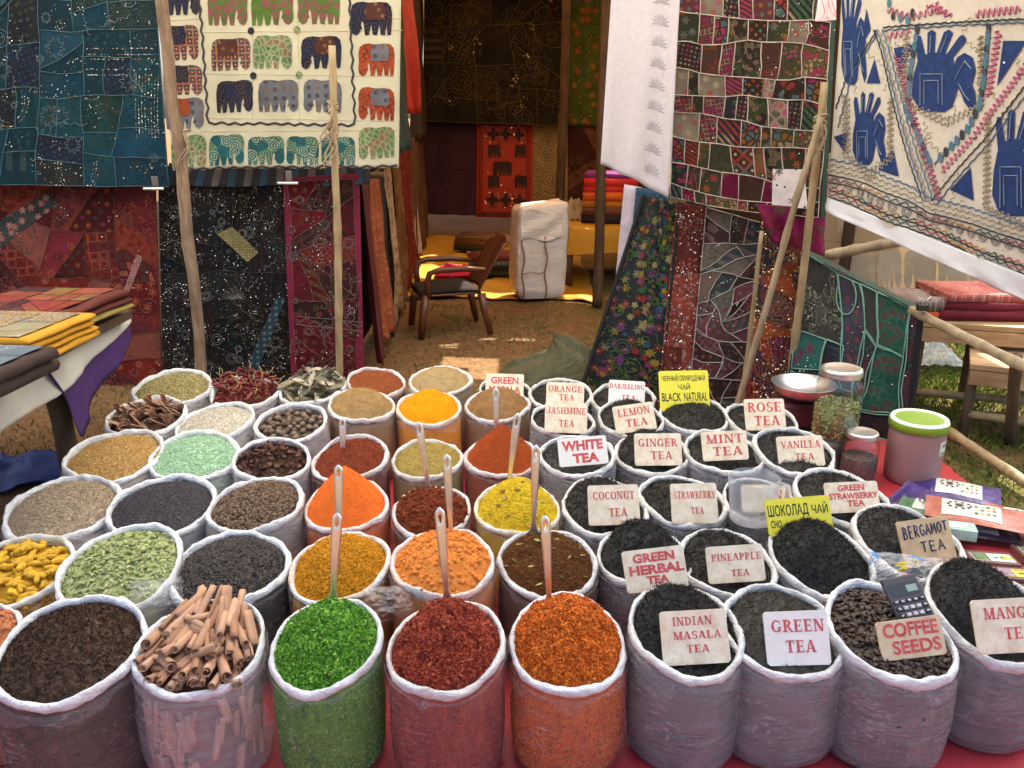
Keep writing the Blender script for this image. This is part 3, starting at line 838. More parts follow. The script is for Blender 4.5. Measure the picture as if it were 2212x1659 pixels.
# --- left side of the passage: cloths hung one behind the other
def wx(Y): return -.87 - .052 * (Y - 4.95)
def side(label, Y0, Y1, z0, z1, mat, amp=.05, fr=2, seed=1, dx=0.0):
    return Cloth('side_hanging', label, [(wx(Y0) + dx, Y0, z1), (wx(Y1) + dx, Y1, z1), (wx(Y1) + dx + .02, Y1, z0), (wx(Y0) + dx + .04, Y0, z0)], mat, (amp * 1.5, fr * 1.6), seed, 56, 24, group='textiles along the passage')
side('dark maroon cloth edge just behind the magenta panel', 4.98, 5.25, .1, 1.22, plain('maroon_silk', (.10, .02, .02), .5), .03, 1, 3)
side('rust orange glittering cloth hanging at the passage mouth', 5.25, 5.85, .18, 1.24, emb('rust_cloth', (.26, .07, .028), [(.11, .025, .018), (.40, .16, .06)], 'floral', 26, .5), .05, 2, 5)
side('black narrow cloth behind the rust orange one', 5.85, 6.15, .05, 1.25, plain('black_cotton', (.02, .018, .016), .8), .03, 1, 6)
side('cream and pink printed cloth strip in the passage', 6.15, 6.75, .05, 1.27, emb('cream_pink', (.38, .25, .14), [(.25, .07, .06), (.16, .09, .05)], 'floral', 14, .8), .04, 1.5, 7)
side('brown embroidered cloth behind the cream strip', 6.75, 7.6, .05, 1.3, emb('brown_emb', (.17, .08, .03), [(.06, .03, .012), (.28, .16, .07)], 'rings', 14), .05, 2, 8)
side('dark red cloth at the middle of the passage', 7.6, 8.8, .05, 1.3, emb('dark_red', (.14, .018, .015), [(.06, .008, .008), (.22, .05, .03)], 'floral', 16), .06, 2, 9)
side('brown cloth at the deep end of the passage', 8.8, 12.3, .05, 1.35, emb('brown_deep', (.12, .06, .03), [(.05, .03, .02)], 'squig', 22), .06, 3, 10)
side('orange block printed cloth above the passage mouth', 5.0, 5.55, 1.32, 2.75, emb('orange_block', (.42, .20, .075), [(.07, .045, .03), (.12, .07, .04)], 'rings', 11), .03, 1, 11, -.02)
side('dark green brocade hanging bunched above the passage', 5.5, 7.2, 1.35, 2.9, emb('green_brocade', (.035, .05, .045), [(.05, .035, .03), (.03, .06, .05)], 'cells', 16, .55), .06, 2, 12, .09)
side('bright red cloth hanging high in the passage', 7.2, 9.4, 1.6, 3.2, plain('bright_red', (.42, .03, .03), .6), .07, 2, 13, .04)
side('dark cloth high at the deep end of the passage', 9.4, 12.4, 1.3, 3.3, plain('dark_brown_cotton', (.04, .025, .02), .8), .07, 2, 14)

# canvas added behind them so the gaps stay dark
Cloth('added_canvas', 'dark canvas behind the hangings along the passage', [(-1.02, 5.02, 3.05), (-1.62, 12.6, 3.3), (-1.62, 12.6, .02), (-1.02, 5.02, .02)], plain('canvas_dark', (.05, .035, .025), .9), (.03, 6), 3, 40, 10)
# --- back wall
BW = 12.5
rr = random.Random(51)
cl = Cloth('embroidered_hanging', 'black cloth with gold embroidery across the back of the passage', quad([(918, -110, BW), (1232, -110, BW), (1228, 272, BW - .1), (914, 262, BW - .1)]), emb('black_gold_base', (.016, .012, .010), [(.06, .045, .025), (.03, .025, .02)], 'cells', 7, .7), (.05, 4), 3)
polys = crazy(26, rr, cl.w, cl.h, .9)
patchwork(cl, polys, pick('blackgold', [(.016, .012, .01), (.022, .016, .012), (.012, .010, .010)], [(.08, .06, .035), (.05, .035, .02), (.025, .02, .018)], KIN, [8, 12, 18], 8, 9), rr, plain('gold_thread', (.12, .09, .05), .5), .004, off=.01)
cl.lines('embroidery', motifs(cl, 46, rr, .05, .14), .004, plain('gold_thread', (.12, .09, .05), .5), .02)
cl.sequins(seq_uv(cl, polys, rr, 60, .05, 14), .0055, m_seqg, 5, .025)
cl = Cloth('plain_hanging', 'dark purple cloth hanging low at the back of the passage', quad([(908, 250, BW + .1), (1034, 252, BW + .1), (1032, 466, BW), (908, 462, BW)]), plain('dark_purple', (.05, .016, .032), .8, .25), (.03, 2), 4)
for p in crazy(9, random.Random(3), 1, 1, 1.0): cl.patch('square_patch', shrink(p, cl.w, cl.h, .01), plain('purple_%d' % rr.randint(0, 2), mul((.055, .018, .035), rr.uniform(.7, 1.4)), .8), .01, .2)
# red panel with medallions and elephants
cl = Cloth('elephant_hanging', 'red panel with mirrored rings and dark elephants at the back', quad([(1030, 257, BW + .06), (1151, 262, BW + .06), (1150, 472, BW - .04), (1028, 468, BW - .04)]), plain('panel_red', (.46, .045, .025), .6, .12), (.012, 2), 6, 20, 30)
dk = plain('panel_dark', (.05, .02, .02), .7)
for x0, x1, y0, y1, fl in [(1060, 1102, 348, 380, 1), (1050, 1078, 312, 342, 0), (1108, 1132, 312, 342, 1), (1050, 1075, 378, 408, 0), (1108, 1134, 378, 408, 1)]:
    elephant(cl, x0 + 4, x1 + 4, y0, y1, dk, fl)
rl = []; sq = []
for x, y, r in [(1066, 290, .12), (1093, 290, .12), (1120, 291, .12), (1088, 364, .24), (1064, 431, .11), (1093, 432, .11), (1122, 434, .11)]:
    u, v = cl.px(x, y); sq += circ(u, v, r, cl, 22)
    if r < .2: cl.patch('rosette', [(u + math.cos(a) * (.07 + .025 * math.cos(4 * a)) / cl.w, v + math.sin(a) * (.07 + .025 * math.cos(4 * a)) / cl.h) for a in [i * .2618 for i in range(24)]], dk, .012, .2)
cl.sequins(sq, .012, m_seq, 3, .02)
cl.lines('border', [[(.06, .03), (.94, .03), (.94, .97), (.06, .97), (.06, .03)], [(.1, .05), (.9, .05), (.9, .95), (.1, .95), (.1, .05)]], .006, dk, .01)
cl = Cloth('printed_hanging', 'tan printed cloth beside the red elephant panel', quad([(1151, 266, BW + .1), (1226, 270, BW + .1), (1226, 470, BW), (1149, 470, BW)]), emb('tan_print', (.36, .26, .13), [(.18, .12, .06), (.12, .08, .05), (.26, .17, .09)], 'rings', 5.5, .85), (.02, 2), 7)
cl = Cloth('printed_hanging', 'green cloth printed with red flowers behind the brown poles', quad([(1224, -110, BW + .2), (1340, -110, BW + .2), (1340, 275, BW + .1), (1226, 272, BW + .1)]), emb('green_floral', (.075, .115, .028), [(.42, .04, .05), (.06, .08, .02), (.05, .07, .02), (.38, .16, .05)], 'floral', 7.5, .85), (.04, 3), 9)
cl = Cloth('patchwork_hanging', 'dark maroon patchwork behind the stacked cloths', quad([(1222, 268, BW + .15), (1420, 270, BW + .15), (1420, 470, BW + .1), (1222, 470, BW + .1)]), plain('maroon_dim', (.09, .025, .02), .8), (.04, 3), 10)
patchwork(cl, crazy(16, random.Random(8), cl.w, cl.h, .1), pick('maroondim', [(.10, .03, .025), (.06, .02, .02), (.14, .06, .04)], [(.2, .1, .06), (.05, .02, .02)], KIN, [6, 9], 5, 12), rr, None, off=.01)
# unseen canvas added to block light from the right of the passage
Cloth('added_canvas', 'dark canvas closing the far side of the textile stall', [(2.3, 5.6, 3.0), (2.6, 12.6, 3.2), (2.6, 12.6, .02), (2.3, 5.6, .02)], plain('canvas_dark', (.05, .035, .025), .9), (.05, 6), 3, 40, 10)

# --- white lace hanging
k = NT('white_lace').set(.85, .2)
uv = k.coord('UV'); n1 = k.noise(uv, 40, 3)
k.col(k.ramp(n1, [(.3, (.56, .54, .58)), (.7, (.66, .64, .68))]))
k.bump(k.noise(k.coord('UV', (60, 3, 1)), 4, 4), .4, .004)
tl = k.n('BsdfTranslucent'); tl.inputs[0].default_value = (.86, .84, .86, 1)
mx = k.n('MixShader'); mx.inputs[0].default_value = .22; k.l(k.b.outputs[0], mx.inputs[1]); k.l(tl.outputs[0], mx.inputs[2]); k.l(mx.outputs[0], k.out.inputs[0])
cl = Cloth('lace_hanging', 'white cotton hanging with a cut leaf pattern', quad([(1325, -80, 4.28), (1473, -80, 4.28), (1444, 428, 4.22), (1297, 352, 4.22)]), k.m, (.016, 2.2), 17, 30, 44)
lf = plain('lace_leaf', (.36, .35, .39), .9, bump=0); lp = []  # greyer tone of the leaf pattern
for yy in range(-40, 400, 46):
    cx = 1462 - (yy + 80) * .058 - 28
    for i in range(9):
        a = math.pi * (.5 + (i - 4) * .13); u, v = cl.px(cx, yy)
        l_ = .05
        tip = (u + math.cos(a) * l_ / cl.w, v - math.sin(a) * l_ / cl.h); mid = (u + math.cos(a + .16) * l_ * .6 / cl.w, v - math.sin(a + .16) * l_ * .6 / cl.h); md2 = (u + math.cos(a - .16) * l_ * .6 / cl.w, v - math.sin(a - .16) * l_ * .6 / cl.h)
        lp.append([(u, v), mid, tip, md2])
for q in lp: cl.patch('leaf_cutout', q, lf, .003, .2)

# --- patchwork hanging with white cord seams
rr = random.Random(61)
pw = pick('pw', [(.13, .014, .014), (.045, .020, .014), (.035, .036, .018), (.08, .045, .016), (.14, .006, .04), (.015, .018, .022), (.17, .035, .018), (.07, .022, .026), (.02, .012, .01), (.20, .17, .13)], [(.26, .03, .025), (.05, .11, .035), (.30, .22, .13), (.24, .09, .02), (.02, .012, .012), (.07, .12, .12), (.30, .025, .10)], ['floral', 'squig', 'dots', 'rings', 'cells', 'stripe', 'lattice', 'floral', 'cells'], [18, 26, 34, 46], 30, 8)
cl = Cloth('patchwork_hanging', 'upright patchwork hanging of small oblong pieces with white cord seams', quad([(1466, -80, 4.5), (1812, -80, 4.28), (1783, 470, 4.25), (1448, 425, 4.48)]), plain('pw_base', (.06, .03, .03), .8), (.014, 2.5), 22, 40, 40, sag=.02)
polys = []; v = 0.0
while v < .99:
    dv = rr.uniform(.085, .135); v1 = min(1, v + dv)
    if v1 > .95: v1 = 1.0
    u = 0.0
    while u < .97:
        du = rr.choice((.07, .09, .12, .14, .17)); u1 = min(.965, u + du)
        if u1 > .92: u1 = .965
        sk = .012 * math.sin(u * 5 + v * 26); s2 = .012 * math.sin(u1 * 5 + v * 26)
        polys.append([(u, v + sk * (v > 0)), (u1, v + s2 * (v > 0)), (u1, min(1, v1 + .012 * math.sin(u1 * 5 + v1 * 26) * (v1 < 1))), (u, min(1, v1 + .012 * math.sin(u * 5 + v1 * 26) * (v1 < 1)))])
        u = u1
        if u >= .96: break
    v = v1
patchwork(cl, polys, pw, rr, plain('white_cord', (.46, .42, .37), .8), .0028, amp=.02)
cl.patch('white_patch', [cl.px(*q) for q in [(1670, 358), (1738, 362), (1745, 447), (1668, 440)]], emb('white_emb', (.66, .62, .62), [(.66, .62, .62), (.3, .05, .12), (.66, .62, .62), (.05, .05, .06)], 'floral', 16, .85, 2.2), .012)
cl.patch('pink_patch', [cl.px(*q) for q in [(1770, -20), (1806, -20), (1806, 44), (1760, 46)]], emb('white_pink', (.66, .6, .62), [(.75, .05, .2)], 'squig', 12, .85, 3.1), .012)
cl.patch('edge_band', [(.972, 0), (.998, 0), (.998, 1), (.972, 1)], plain('green_edge', (.03, .07, .055), .8), .006, .15)
cl.sequins(seq_uv(cl, polys, rr, 160, .1, 8), .003, m_seq, 14)
# magenta printed cloth bunched under it
cl = Cloth('bunched_cloth', 'magenta and green printed cloth bunched over the rail end', quad([(1632, 440, 4.30), (1784, 452, 4.27), (1780, 552, 4.26), (1665, 520, 4.28)]), emb('magenta_print', (.14, .008, .05), [(.03, .075, .02), (.16, .025, .02), (.15, .01, .06)], 'cells', 22, .8), (.05, 2.5), 9, 20, 16)

# --- white cloth with blue hands
def c3(x, y): return (1469 + x * .336, y * .336)
m_hand = plain('hand_ground', (.58, .555, .475), .85, .10, 10, .3, 150, .003, coord='UV')
cl = Cloth('hand_hanging', 'cream cloth with blue hand patches and stitched borders', quad([(1826, -80, 4.2), (2340, -80, 3.0), (2340, 716, 2.98), (1785, 432, 4.18)]), m_hand, (.022, 2.5), 25, 50, 44)
m_bl = plain('hand_blue', (.016, .042, .15), .8, .3, 30, .4, 90, .003, coord='UV')
HAND = [(.10, .05), (.22, .0), (.48, .0), (.60, .06), (.66, .20), (.70, .30), (.80, .12), (.90, .02), (1.0, .10), (.98, .25), (.93, .33), (.99, .50), (.94, .66), (.80, .72), (.68, .66), (.64, .58), (.62, .66), (.83, .86), (.80, .93), (.72, .92), (.52, .70), (.50, .72), (.62, .96), (.56, 1.0), (.48, .97), (.37, .72), (.34, .72), (.36, .97), (.30, 1.0), (.24, .96), (.23, .70), (.20, .70), (.14, .92), (.08, .93), (.05, .86), (.09, .62), (.02, .42), (.0, .2)]
hands = [(c3(1505, 190), c3(1905, 720)), (c3(1095, 590), c3(1345, 1060)), (c3(2020, 700), c3(2420, 1390)), (c3(1040, -60), c3(1195, 545)), (c3(990, 560), c3(1020, 800))]
for (x0, y0), (x1, y1) in hands[:4]:
    cl.patch('hand_patch', [cl.px(x0 + (x1 - x0) * a, y1 - (y1 - y0) * b) for a, b in HAND], m_bl, .006, .05)
for t in [[(1195, 535), (1297, 535), (1250, 380)], [(1290, 1090), (1430, 1135), (1395, 955)], [(1390, 310), (1510, 285), (1440, 490)], [(1735, 1220), (1897, 1290), (1875, 1075)], [(2090, 262), (2240, 262), (2048, 555)], [(985, 880), (1065, 850), (1045, 980)], [(1200, 55), (1225, 190), (1150, 320)], [(1020, 1250), (1030, 1250), (1028, 1200)], [(2250, 900), (2330, 860), (2330, 1000)]]:
    cl.patch('triangle_patch', [cl.px(*c3(*q)) for q in t], m_bl, .006, .05)
def path(pts, n, amp, ph=0, f=1.0):
    """wavy stitched line through crop points"""
    L = []; seg = []
    for a, b in zip(pts[:-1], pts[1:]):
        m = max(2, int(n * math.hypot(b[0] - a[0], b[1] - a[1]) / 100)); dx, dy = b[0] - a[0], b[1] - a[1]; l_ = math.hypot(dx, dy)
        for i in range(m):
            t = i / m; s_ = amp * math.sin((i + ph) * math.pi / 2 * f); L.append(cl.px(*c3(a[0] + dx * t - dy / l_ * s_, a[1] + dy * t + dx / l_ * s_)))
    L.append(cl.px(*c3(*pts[-1]))); return L
tb, tk, tp, tt = plain('thread_blue', (.09, .17, .27), .7), plain('thread_black', (.03, .035, .045), .7), plain('thread_pink', (.46, .13, .22), .7), plain('thread_tan', (.33, .28, .19), .7)
t_or, t_rd, t_gr = plain('thread_orange', (.55, .27, .06), .7), plain('thread_red', (.36, .04, .05), .7), plain('thread_green', (.03, .09, .06), .7)
Lv = [(1265, 190), (1330, 360), (1420, 700), (1500, 1000), (1580, 1290)]; Rv = [(1590, 1290), (1750, 1100), (1960, 880), (2200, 560), (2420, 260)]
low = [(945, 1050), (1200, 1110), (1480, 1215), (1600, 1300), (1900, 1370), (2212, 1480), (2500, 1590)]
hem = [(950, 1270), (1200, 1370), (1480, 1470), (1750, 1590), (2000, 1690), (2300, 1800)]
def sh(p, dx, dy): return [(a + dx, b + dy) for a, b in p]
cl.lines('blue_stitching', [path(Lv, 6, 4), path(sh(Lv, 40, 0), 6, 4), path(sh(Rv, 45, 30), 6, 4), path([(1310, 195), (1800, 160), (2300, 140)], 6, 5), path(sh(low, 0, -30), 8, 6), path([(1540, 190), (1500, 450), (1480, 700), (1560, 900), (1625, 1080)], 5, 8), path([(1990, 180), (1960, 500), (1930, 680), (1850, 830), (1640, 1050)], 5, 8), path([(1270, 210), (1100, 480), (1010, 820)], 6, 4)], .0030, tb, .006, 4, .05)
cl.lines('black_stitching', [path(sh(Lv, -20, 0), 8, 3), path(sh(Rv, 20, 0), 8, 3), path(sh(low, 0, 72), 8, 2), path(sh(low, 0, 120), 8, 2), path(sh(hem, 0, -6), 8, 3), path(sh(hem, 0, -52), 8, 3), path([(1310, 175), (1800, 140), (2300, 118)], 8, 4), path([(1265, 190), (1060, 520), (1000, 700)], 8, 3)], .0030, tk, .006, 4, .05)
pk = []
for L0, s0 in ((Lv, 85), (Rv, -70)):
    pk.append(path(sh(L0[1:], s0, 0), 26, 20, 0, .42))
pk.append(path([(1340, 60), (1500, 110), (1680, 60), (1740, 110)], 26, 22, 0, .42)); pk.append(path([(1900, 90), (2200, 60)], 26, 26, 0, .42)); pk.append(path([(2060, 200), (2020, 420), (1990, 620)], 26, 24, 0, .42)); pk.append(path([(1350, 230), (1500, 210)], 26, 20, 0, .42)); pk.append(path([(1600, 30), (1700, 90), (1650, 20)], 26, 18, 0, .42))
cl.lines('pink_stitching', pk, .0032, tp, .006, 4, .05)
tn = []
for (x0, y0), (x1, y1) in hands[:3]:
    X0, Y0, X1, Y1 = (x0 - 1469) / .336, y0 / .336, (x1 - 1469) / .336, y1 / .336
    for s_ in (45, 85): tn.append(path([(X0 - s_ * .5, Y0 + 20), (X0 - s_ * .6, Y1 - 60), ((X0 + X1) / 2, Y1 + s_), (X1 + s_ * .5, Y1 - 40), (X1 + s_ * .4, Y0 + 40)], 22, 13, 0, .5))
cl.lines('tan_stitching', tn + [path(sh(Lv, 15, 0), 9, 7), path(sh(Lv, 60, 0), 9, 7), path(sh(low, 0, 5), 14, 8, 0, .6), path(sh(low, 0, 40), 14, 8, 0, .6)], .0022, tt, .006, 4, .05)
zg = [path(sh(low, 0, 98), 7, 11), path(sh(hem, 0, -30), 7, 11), path(sh(hem, 0, -72), 14, 9, 0, .6)]
def chunk(L, w):
    n_ = 14; return [L[i:i + n_ + 1] for i in range(0, len(L), n_) if (i // n_) % 3 == w and len(L[i:i + n_ + 1]) > 1]
for w_, (nm_, m_t) in enumerate((('red_zigzag', t_rd), ('orange_zigzag', t_or), ('green_zigzag', t_gr))):
    cl.lines(nm_, sum([chunk(L, w_) for L in zg], []), .0024, m_t, .006, 4, .05)
cl.lines('palm_stitching', [[cl.px(x0 + (x1 - x0) * a, y1 - (y1 - y0) * b) for a, b in q] for (x0, y0), (x1, y1) in hands[:4] for q in ([(.14, .08), (.14, .46), (.46, .46), (.46, .08)], [(.2, .1), (.2, .38), (.4, .38), (.4, .1)], [(.72, .34), (.82, .2), (.9, .14)], [(.28, .72), (.3, .93)], [(.44, .72), (.54, .93)], [(.66, .4), (.82, .62), (.93, .52)])], .0018, plain('thread_ice', (.22, .30, .40), .7), .010)
fl_ = []
for i in range(26):
    x = 1010 + rr.random() * 1250; y = rr.random() * 1400
    fl_.append(path([(x, y), (x + rr.uniform(-90, 90), y + rr.uniform(60, 140)), (x + rr.uniform(-120, 120), y + 220)], 20, 13, 0, .45))
cl.lines('meander_stitching', [q for q in fl_ if all(v < cl.px(*c3(1500, 1240))[1] for u, v in q)], .0016, plain('thread_pale', (.42, .36, .25), .7), .0035, 4, .05)
sw = []
for i in range(17):
    t = i / 16; x = 985 + t * 1300; y = 1170 + t * 440 + 25 * math.sin(t * 3)
    for r_ in (26, 13): sw.append([cl.px(*c3(x + math.cos(a) * r_, y + math.sin(a) * r_ * 1.25)) for a in [j * .5236 for j in range(13)]])
cl.lines('swirl_stitching', sw, .0022, plain('thread_grey', (.27, .25, .23), .7), .006, 4, .05)
bd = []
for pth in ([(1540, 190), (1500, 450), (1480, 700), (1560, 900), (1625, 1080)], [(1990, 180), (1960, 500), (1930, 680), (1850, 830), (1640, 1050)], [(1350, 20), (1380, 100), (1480, 130), (1540, 40)]):
    for a, b in zip(pth[:-1], pth[1:]):
        m = int(math.hypot(b[0] - a[0], b[1] - a[1]) / 45)
        for i in range(m): bd.append((a[0] + (b[0] - a[0]) * i / m, a[1] + (b[1] - a[1]) * i / m))
for i, q in enumerate(bd): cl.patch('bead', circ(*cl.px(*c3(*q)), .014, cl, 7, 1.5)[:-1], (tk, tb, plain('teal_bead', (.06, .20, .25), .4))[i % 3], .008, .3)
cl.sequins([(rr.random(), rr.random()) for _ in range(140)], .0035, m_seq, 3)
# plain white hem under the border
hemq = [onY(*c3(*q), Y) for q, Y in ((hem[0], 4.16), ((2330, 1815), 3.12), ((2330, 1990), 3.1), ((935, 1360), 4.14))]
cl2 = Cloth('hem_cloth', 'plain white cloth edge below the hands border', hemq, sheer('white_cotton', (.82, .83, .86), .3), (.012, 5), 7, 40, 10)

# --- beige sheet behind, with shadows of sewn shapes painted on it
k = NT('beige_net').set(.9, .1)
uv = k.coord('UV'); k.col(k.ramp(k.noise(uv, 3, 4), [(.3, (.48, .38, .26)), (.7, (.60, .49, .35))]))
tl = k.n('BsdfTranslucent'); tl.inputs[0].default_value = (.62, .50, .36, 1)
mx = k.n('MixShader'); mx.inputs[0].default_value = .6; k.l(k.b.outputs[0], mx.inputs[1]); k.l(tl.outputs[0], mx.inputs[2]); k.l(mx.outputs[0], k.out.inputs[0])
cl = Cloth('hanging_sheet', 'thin beige sheet with faded elephant print behind the green quilt', quad([(1745, 330, 5.9), (2330, 330, 5.7), (2330, 655, 5.6), (1760, 640, 5.8)]), k.m, (.03, 3), 19)
gh = plain('shadow_and_stitch', (.33, .27, .20), .9, bump=0)  # tone of the painted shadows and of the stitches
for x0, x1, y0, y1, fl in [(1838, 1888, 545, 622, 0), (1893, 1948, 540, 622, 0), (1953, 2020, 540, 625, 1), (2024, 2085, 545, 628, 1), (1805, 1852, 460, 505, 0), (2092, 2160, 550, 630, 0)]:
    elephant(cl, x0, x1, y0, y1, gh, fl)
cl.lines('running_stitch', [[cl.px(x, y + (x - 1780) * .03) for x in range(1770, 2220, 15)] for y in (455, 520, 560, 590, 625)], .002, gh, .004)

# --- textiles leaning on the side rail
rr = random.Random(71)
flow = [emb('flora_%d' % i, b, a, kd, sc, .75, i * 1.9) for i, (b, a, kd, sc) in enumerate([((.015, .02, .022), [(.22, .16, .02), (.11, .03, .12), (.18, .025, .02), (.04, .11, .035), (.17, .15, .07)], 'floral', 15), ((.02, .03, .02), [(.18, .16, .06), (.03, .10, .05), (.19, .03, .03), (.09, .03, .11)], 'floral', 24), ((.012, .015, .02), [(.17, .04, .035), (.16, .12, .025), (.025, .08, .045)], 'floral', 34)])]
cl = Cloth('embroidered_hanging', 'black cloth thick with bright embroidered flowers leaning out at its foot', quad([(1390, 422, 4.72), (1468, 438, 4.7), (1424, 884, 4.42), (1252, 846, 4.42)]), flow[0], (.02, 1.5), 27, 30, 44)
patchwork(cl, [[(.10, y), (.5, y + .03), (.5, y + .23), (.10, y + .2)] for y in (.02, .25, .5, .75)] + [[(.5, y + .03), (.92, y), (.92, y + .2), (.5, y + .23)] for y in (.02, .25, .5, .75)], flow, rr, None)
cl.lines('edge_binding', [[(.01, 0), (.01, 1)], [(.985, 0), (.985, 1)]], .012, plain('black_binding', (.010, .010, .012), .8), .004, 6)
FL = []
for i in range(80):
    u, v = rr.uniform(.13, .92), rr.uniform(.03, .97); r_ = rr.uniform(.007, .022) * (1.6 if i % 11 == 0 else 1); m = rr.choice((5, 6, 8))
    cl.patch('flower_patch', [(u + math.cos(a) * r_ * (1 + .28 * math.cos(a * m)) / cl.w, v + math.sin(a) * r_ * (1 + .28 * math.cos(a * m)) / cl.h) for a in [j * .2618 for j in range(24)]], plain('petal_%d' % rr.randint(0, 6), [(.42, .30, .03), (.22, .05, .24), (.40, .04, .03), (.05, .17, .07), (.45, .40, .18), (.05, .12, .28), (.40, .08, .16)][i % 7], .75) if False else plain('petal_%d' % (i % 7), [(.17, .12, .010), (.075, .018, .08), (.15, .014, .010), (.02, .06, .022), (.16, .14, .06), (.02, .045, .09), (.13, .025, .05)][i % 7], .85, .35, 60), .009 + .0004 * i / 10, .1)
cl.lines('vine_stitching', motifs(cl, 40, rr, .02, .05), .0022, plain('vine_green', (.06, .11, .03), .8), .008)
dr = pick('darkred', [(.10, .02, .015), (.16, .03, .02), (.07, .03, .02)], [(.24, .10, .06), (.3, .05, .03), (.05, .02, .02), (.22, .18, .15)], KIN, [14, 22, 30], 7, 13)
cl = Cloth('embroidered_hanging', 'dark red beaded cloth between the flowered and the patchwork ones', quad([(1462, 436, 4.68), (1532, 450, 4.66), (1492, 890, 4.42), (1418, 884, 4.42)]), dr[0], (.02, 1), 28, 20, 40)
polys = crazy(11, rr, cl.w, cl.h, .7); patchwork(cl, polys, dr, rr)
cl.lines('edge_binding', [[(.985, 0), (.985, 1)]], .008, plain('orange_binding', (.38, .07, .02), .6), .004, 6)
cl.sequins(seq_uv(cl, polys, rr, 420, .6, 14), .0036, m_seq, 21)
mu = pick('multi', [(.07, .028, .028), (.04, .06, .06), (.03, .018, .015), (.11, .035, .045), (.018, .065, .09), (.10, .085, .07)], [(.15, .075, .08), (.035, .09, .10), (.03, .018, .02), (.2, .04, .04), (.14, .12, .10)], KIN, [16, 26, 36], 13, 14)
cl = Cloth('patchwork_hanging', 'blue and mauve patchwork with wavy white seams behind the slanting poles', quad([(1526, 448, 4.62), (1652, 484, 4.55), (1612, 896, 4.38), (1486, 890, 4.4)]), mu[0], (.024, 1.5), 29, 30, 44)
polys = crazy(34, rr, cl.w, cl.h, .1); patchwork(cl, polys, mu, rr, plain('pale_cord', (.34, .33, .30), .8), .0026, amp=.035)
cl.sequins(seq_uv(cl, polys, rr, 260, .2, 8), .003, m_seq, 22)
ro = pick('redorange', [(.15, .018, .012), (.19, .045, .012), (.08, .012, .010), (.018, .018, .02), (.12, .07, .02)], [(.24, .09, .03), (.3, .04, .04), (.1, .03, .1), (.34, .26, .14)], KIN, [14, 22, 30], 9, 15)
cl = Cloth('embroidered_hanging', 'red and orange mirrored cloth between the two bamboo poles', quad([(1642, 476, 4.52), (1748, 548, 4.42), (1702, 900, 4.24), (1604, 896, 4.3)]), ro[0], (.02, 1), 30, 24, 40)
polys = crazy(20, rr, cl.w, cl.h, .15); patchwork(cl, polys, ro, rr)
cl.lines('embroidery', motifs(cl, 26, rr, .015, .05), .0018, plain('rose_thread', (.30, .15, .14), .7), .008)
cl.lines('edge_binding', [[(.985, 0), (.985, 1)]], .009, plain('maroon_binding', (.16, .015, .015), .6), .004, 6)
cl.sequins(seq_uv(cl, polys, rr, 420, .5, 16), .0036, m_seqg, 23)
gr = [emb('greenq_%d' % i, b, a, kd, sc, .75, i * 2.3) for i, (b, a, kd, sc) in enumerate([((.02, .10, .085), [(.16, .02, .05), (.10, .02, .06)], 'floral', 13), ((.045, .04, .05), [(.18, .03, .05), (.03, .07, .08), (.06, .03, .12)], 'dots', 22), ((.035, .035, .03), [(.22, .23, .18), (.05, .05, .045)], 'squig', 26), ((.02, .09, .06), [(.10, .02, .03), (.015, .05, .04)], 'cells', 22), ((.03, .025, .03), [(.14, .02, .05), (.03, .08, .08)], 'rings', 12), ((.015, .02, .025), [(.1, .02, .03), (.05, .06, .07)], 'squig', 20)])]
cl = Cloth('green_quilt', 'dark green quilt with mint cord seams thrown over the bamboo rail', quad([(1738, 546, 4.36), (1994, 676, 3.88), (1962, 962, 3.80), (1692, 905, 4.18)]), gr[4], (.016, 2), 32, 44, 36, cat='quilt')
gp = [[(1738, 545), (1812, 590), (1820, 742), (1722, 705)], [(1720, 705), (1785, 728), (1770, 800), (1712, 800)], [(1787, 728), (1822, 742), (1818, 840), (1765, 830)], [(1814, 592), (1865, 618), (1862, 760), (1842, 850), (1820, 842)], [(1868, 618), (1898, 634), (1890, 735), (1862, 700)], [(1900, 634), (1968, 668), (1952, 770), (1892, 735)], [(1890, 738), (1952, 772), (1935, 900), (1862, 885), (1868, 800)], [(1862, 705), (1888, 738), (1862, 885), (1840, 880), (1848, 800)], [(1970, 668), (1990, 678), (1962, 960), (1936, 950)], [(1712, 805), (1840, 880), (1830, 930), (1694, 902)], [(1838, 885), (1936, 905), (1934, 955), (1832, 932)]]
gm = [2, 0, 5, 1, 2, 3, 3, 4, 4, 5, 5]
gp = [[cl.px(*q) for q in p] for p in gp]
gp = [warp(cl, p, .02) for p in gp]
for p, i in zip(gp, gm): cl.patch('patch', shrink(p, cl.w, cl.h, .002), gr[i], .005, .06)
cl.lines('mint_cord', [p + [p[0]] for p in gp] + [[cl.px(1830 + math.cos(a) * 22, 640 + math.sin(a) * 40) for a in [j * .3 for j in range(-3, 14)]]], .0036, plain('mint_cord', (.16, .33, .26), .7), .011, 5, .04)
cl.lines('edge_binding', [[(.99, 0), (.99, 1)]], .016, plain('black_binding', (.010, .010, .012), .8), .004, 6)
cl.sequins(seq_uv(cl, gp, rr, 160, .1, 5), .003, m_seq, 24)
# fold of the quilt over the rail
Cloth('quilt_fold', 'green top fold of the quilt lying over the rail', quad([(1742, 538, 4.5), (1994, 668, 4.0), (1996, 684, 3.86), (1738, 552, 4.34)]), gr[3], (.008, 3), 5, 30, 5, cat='quilt')
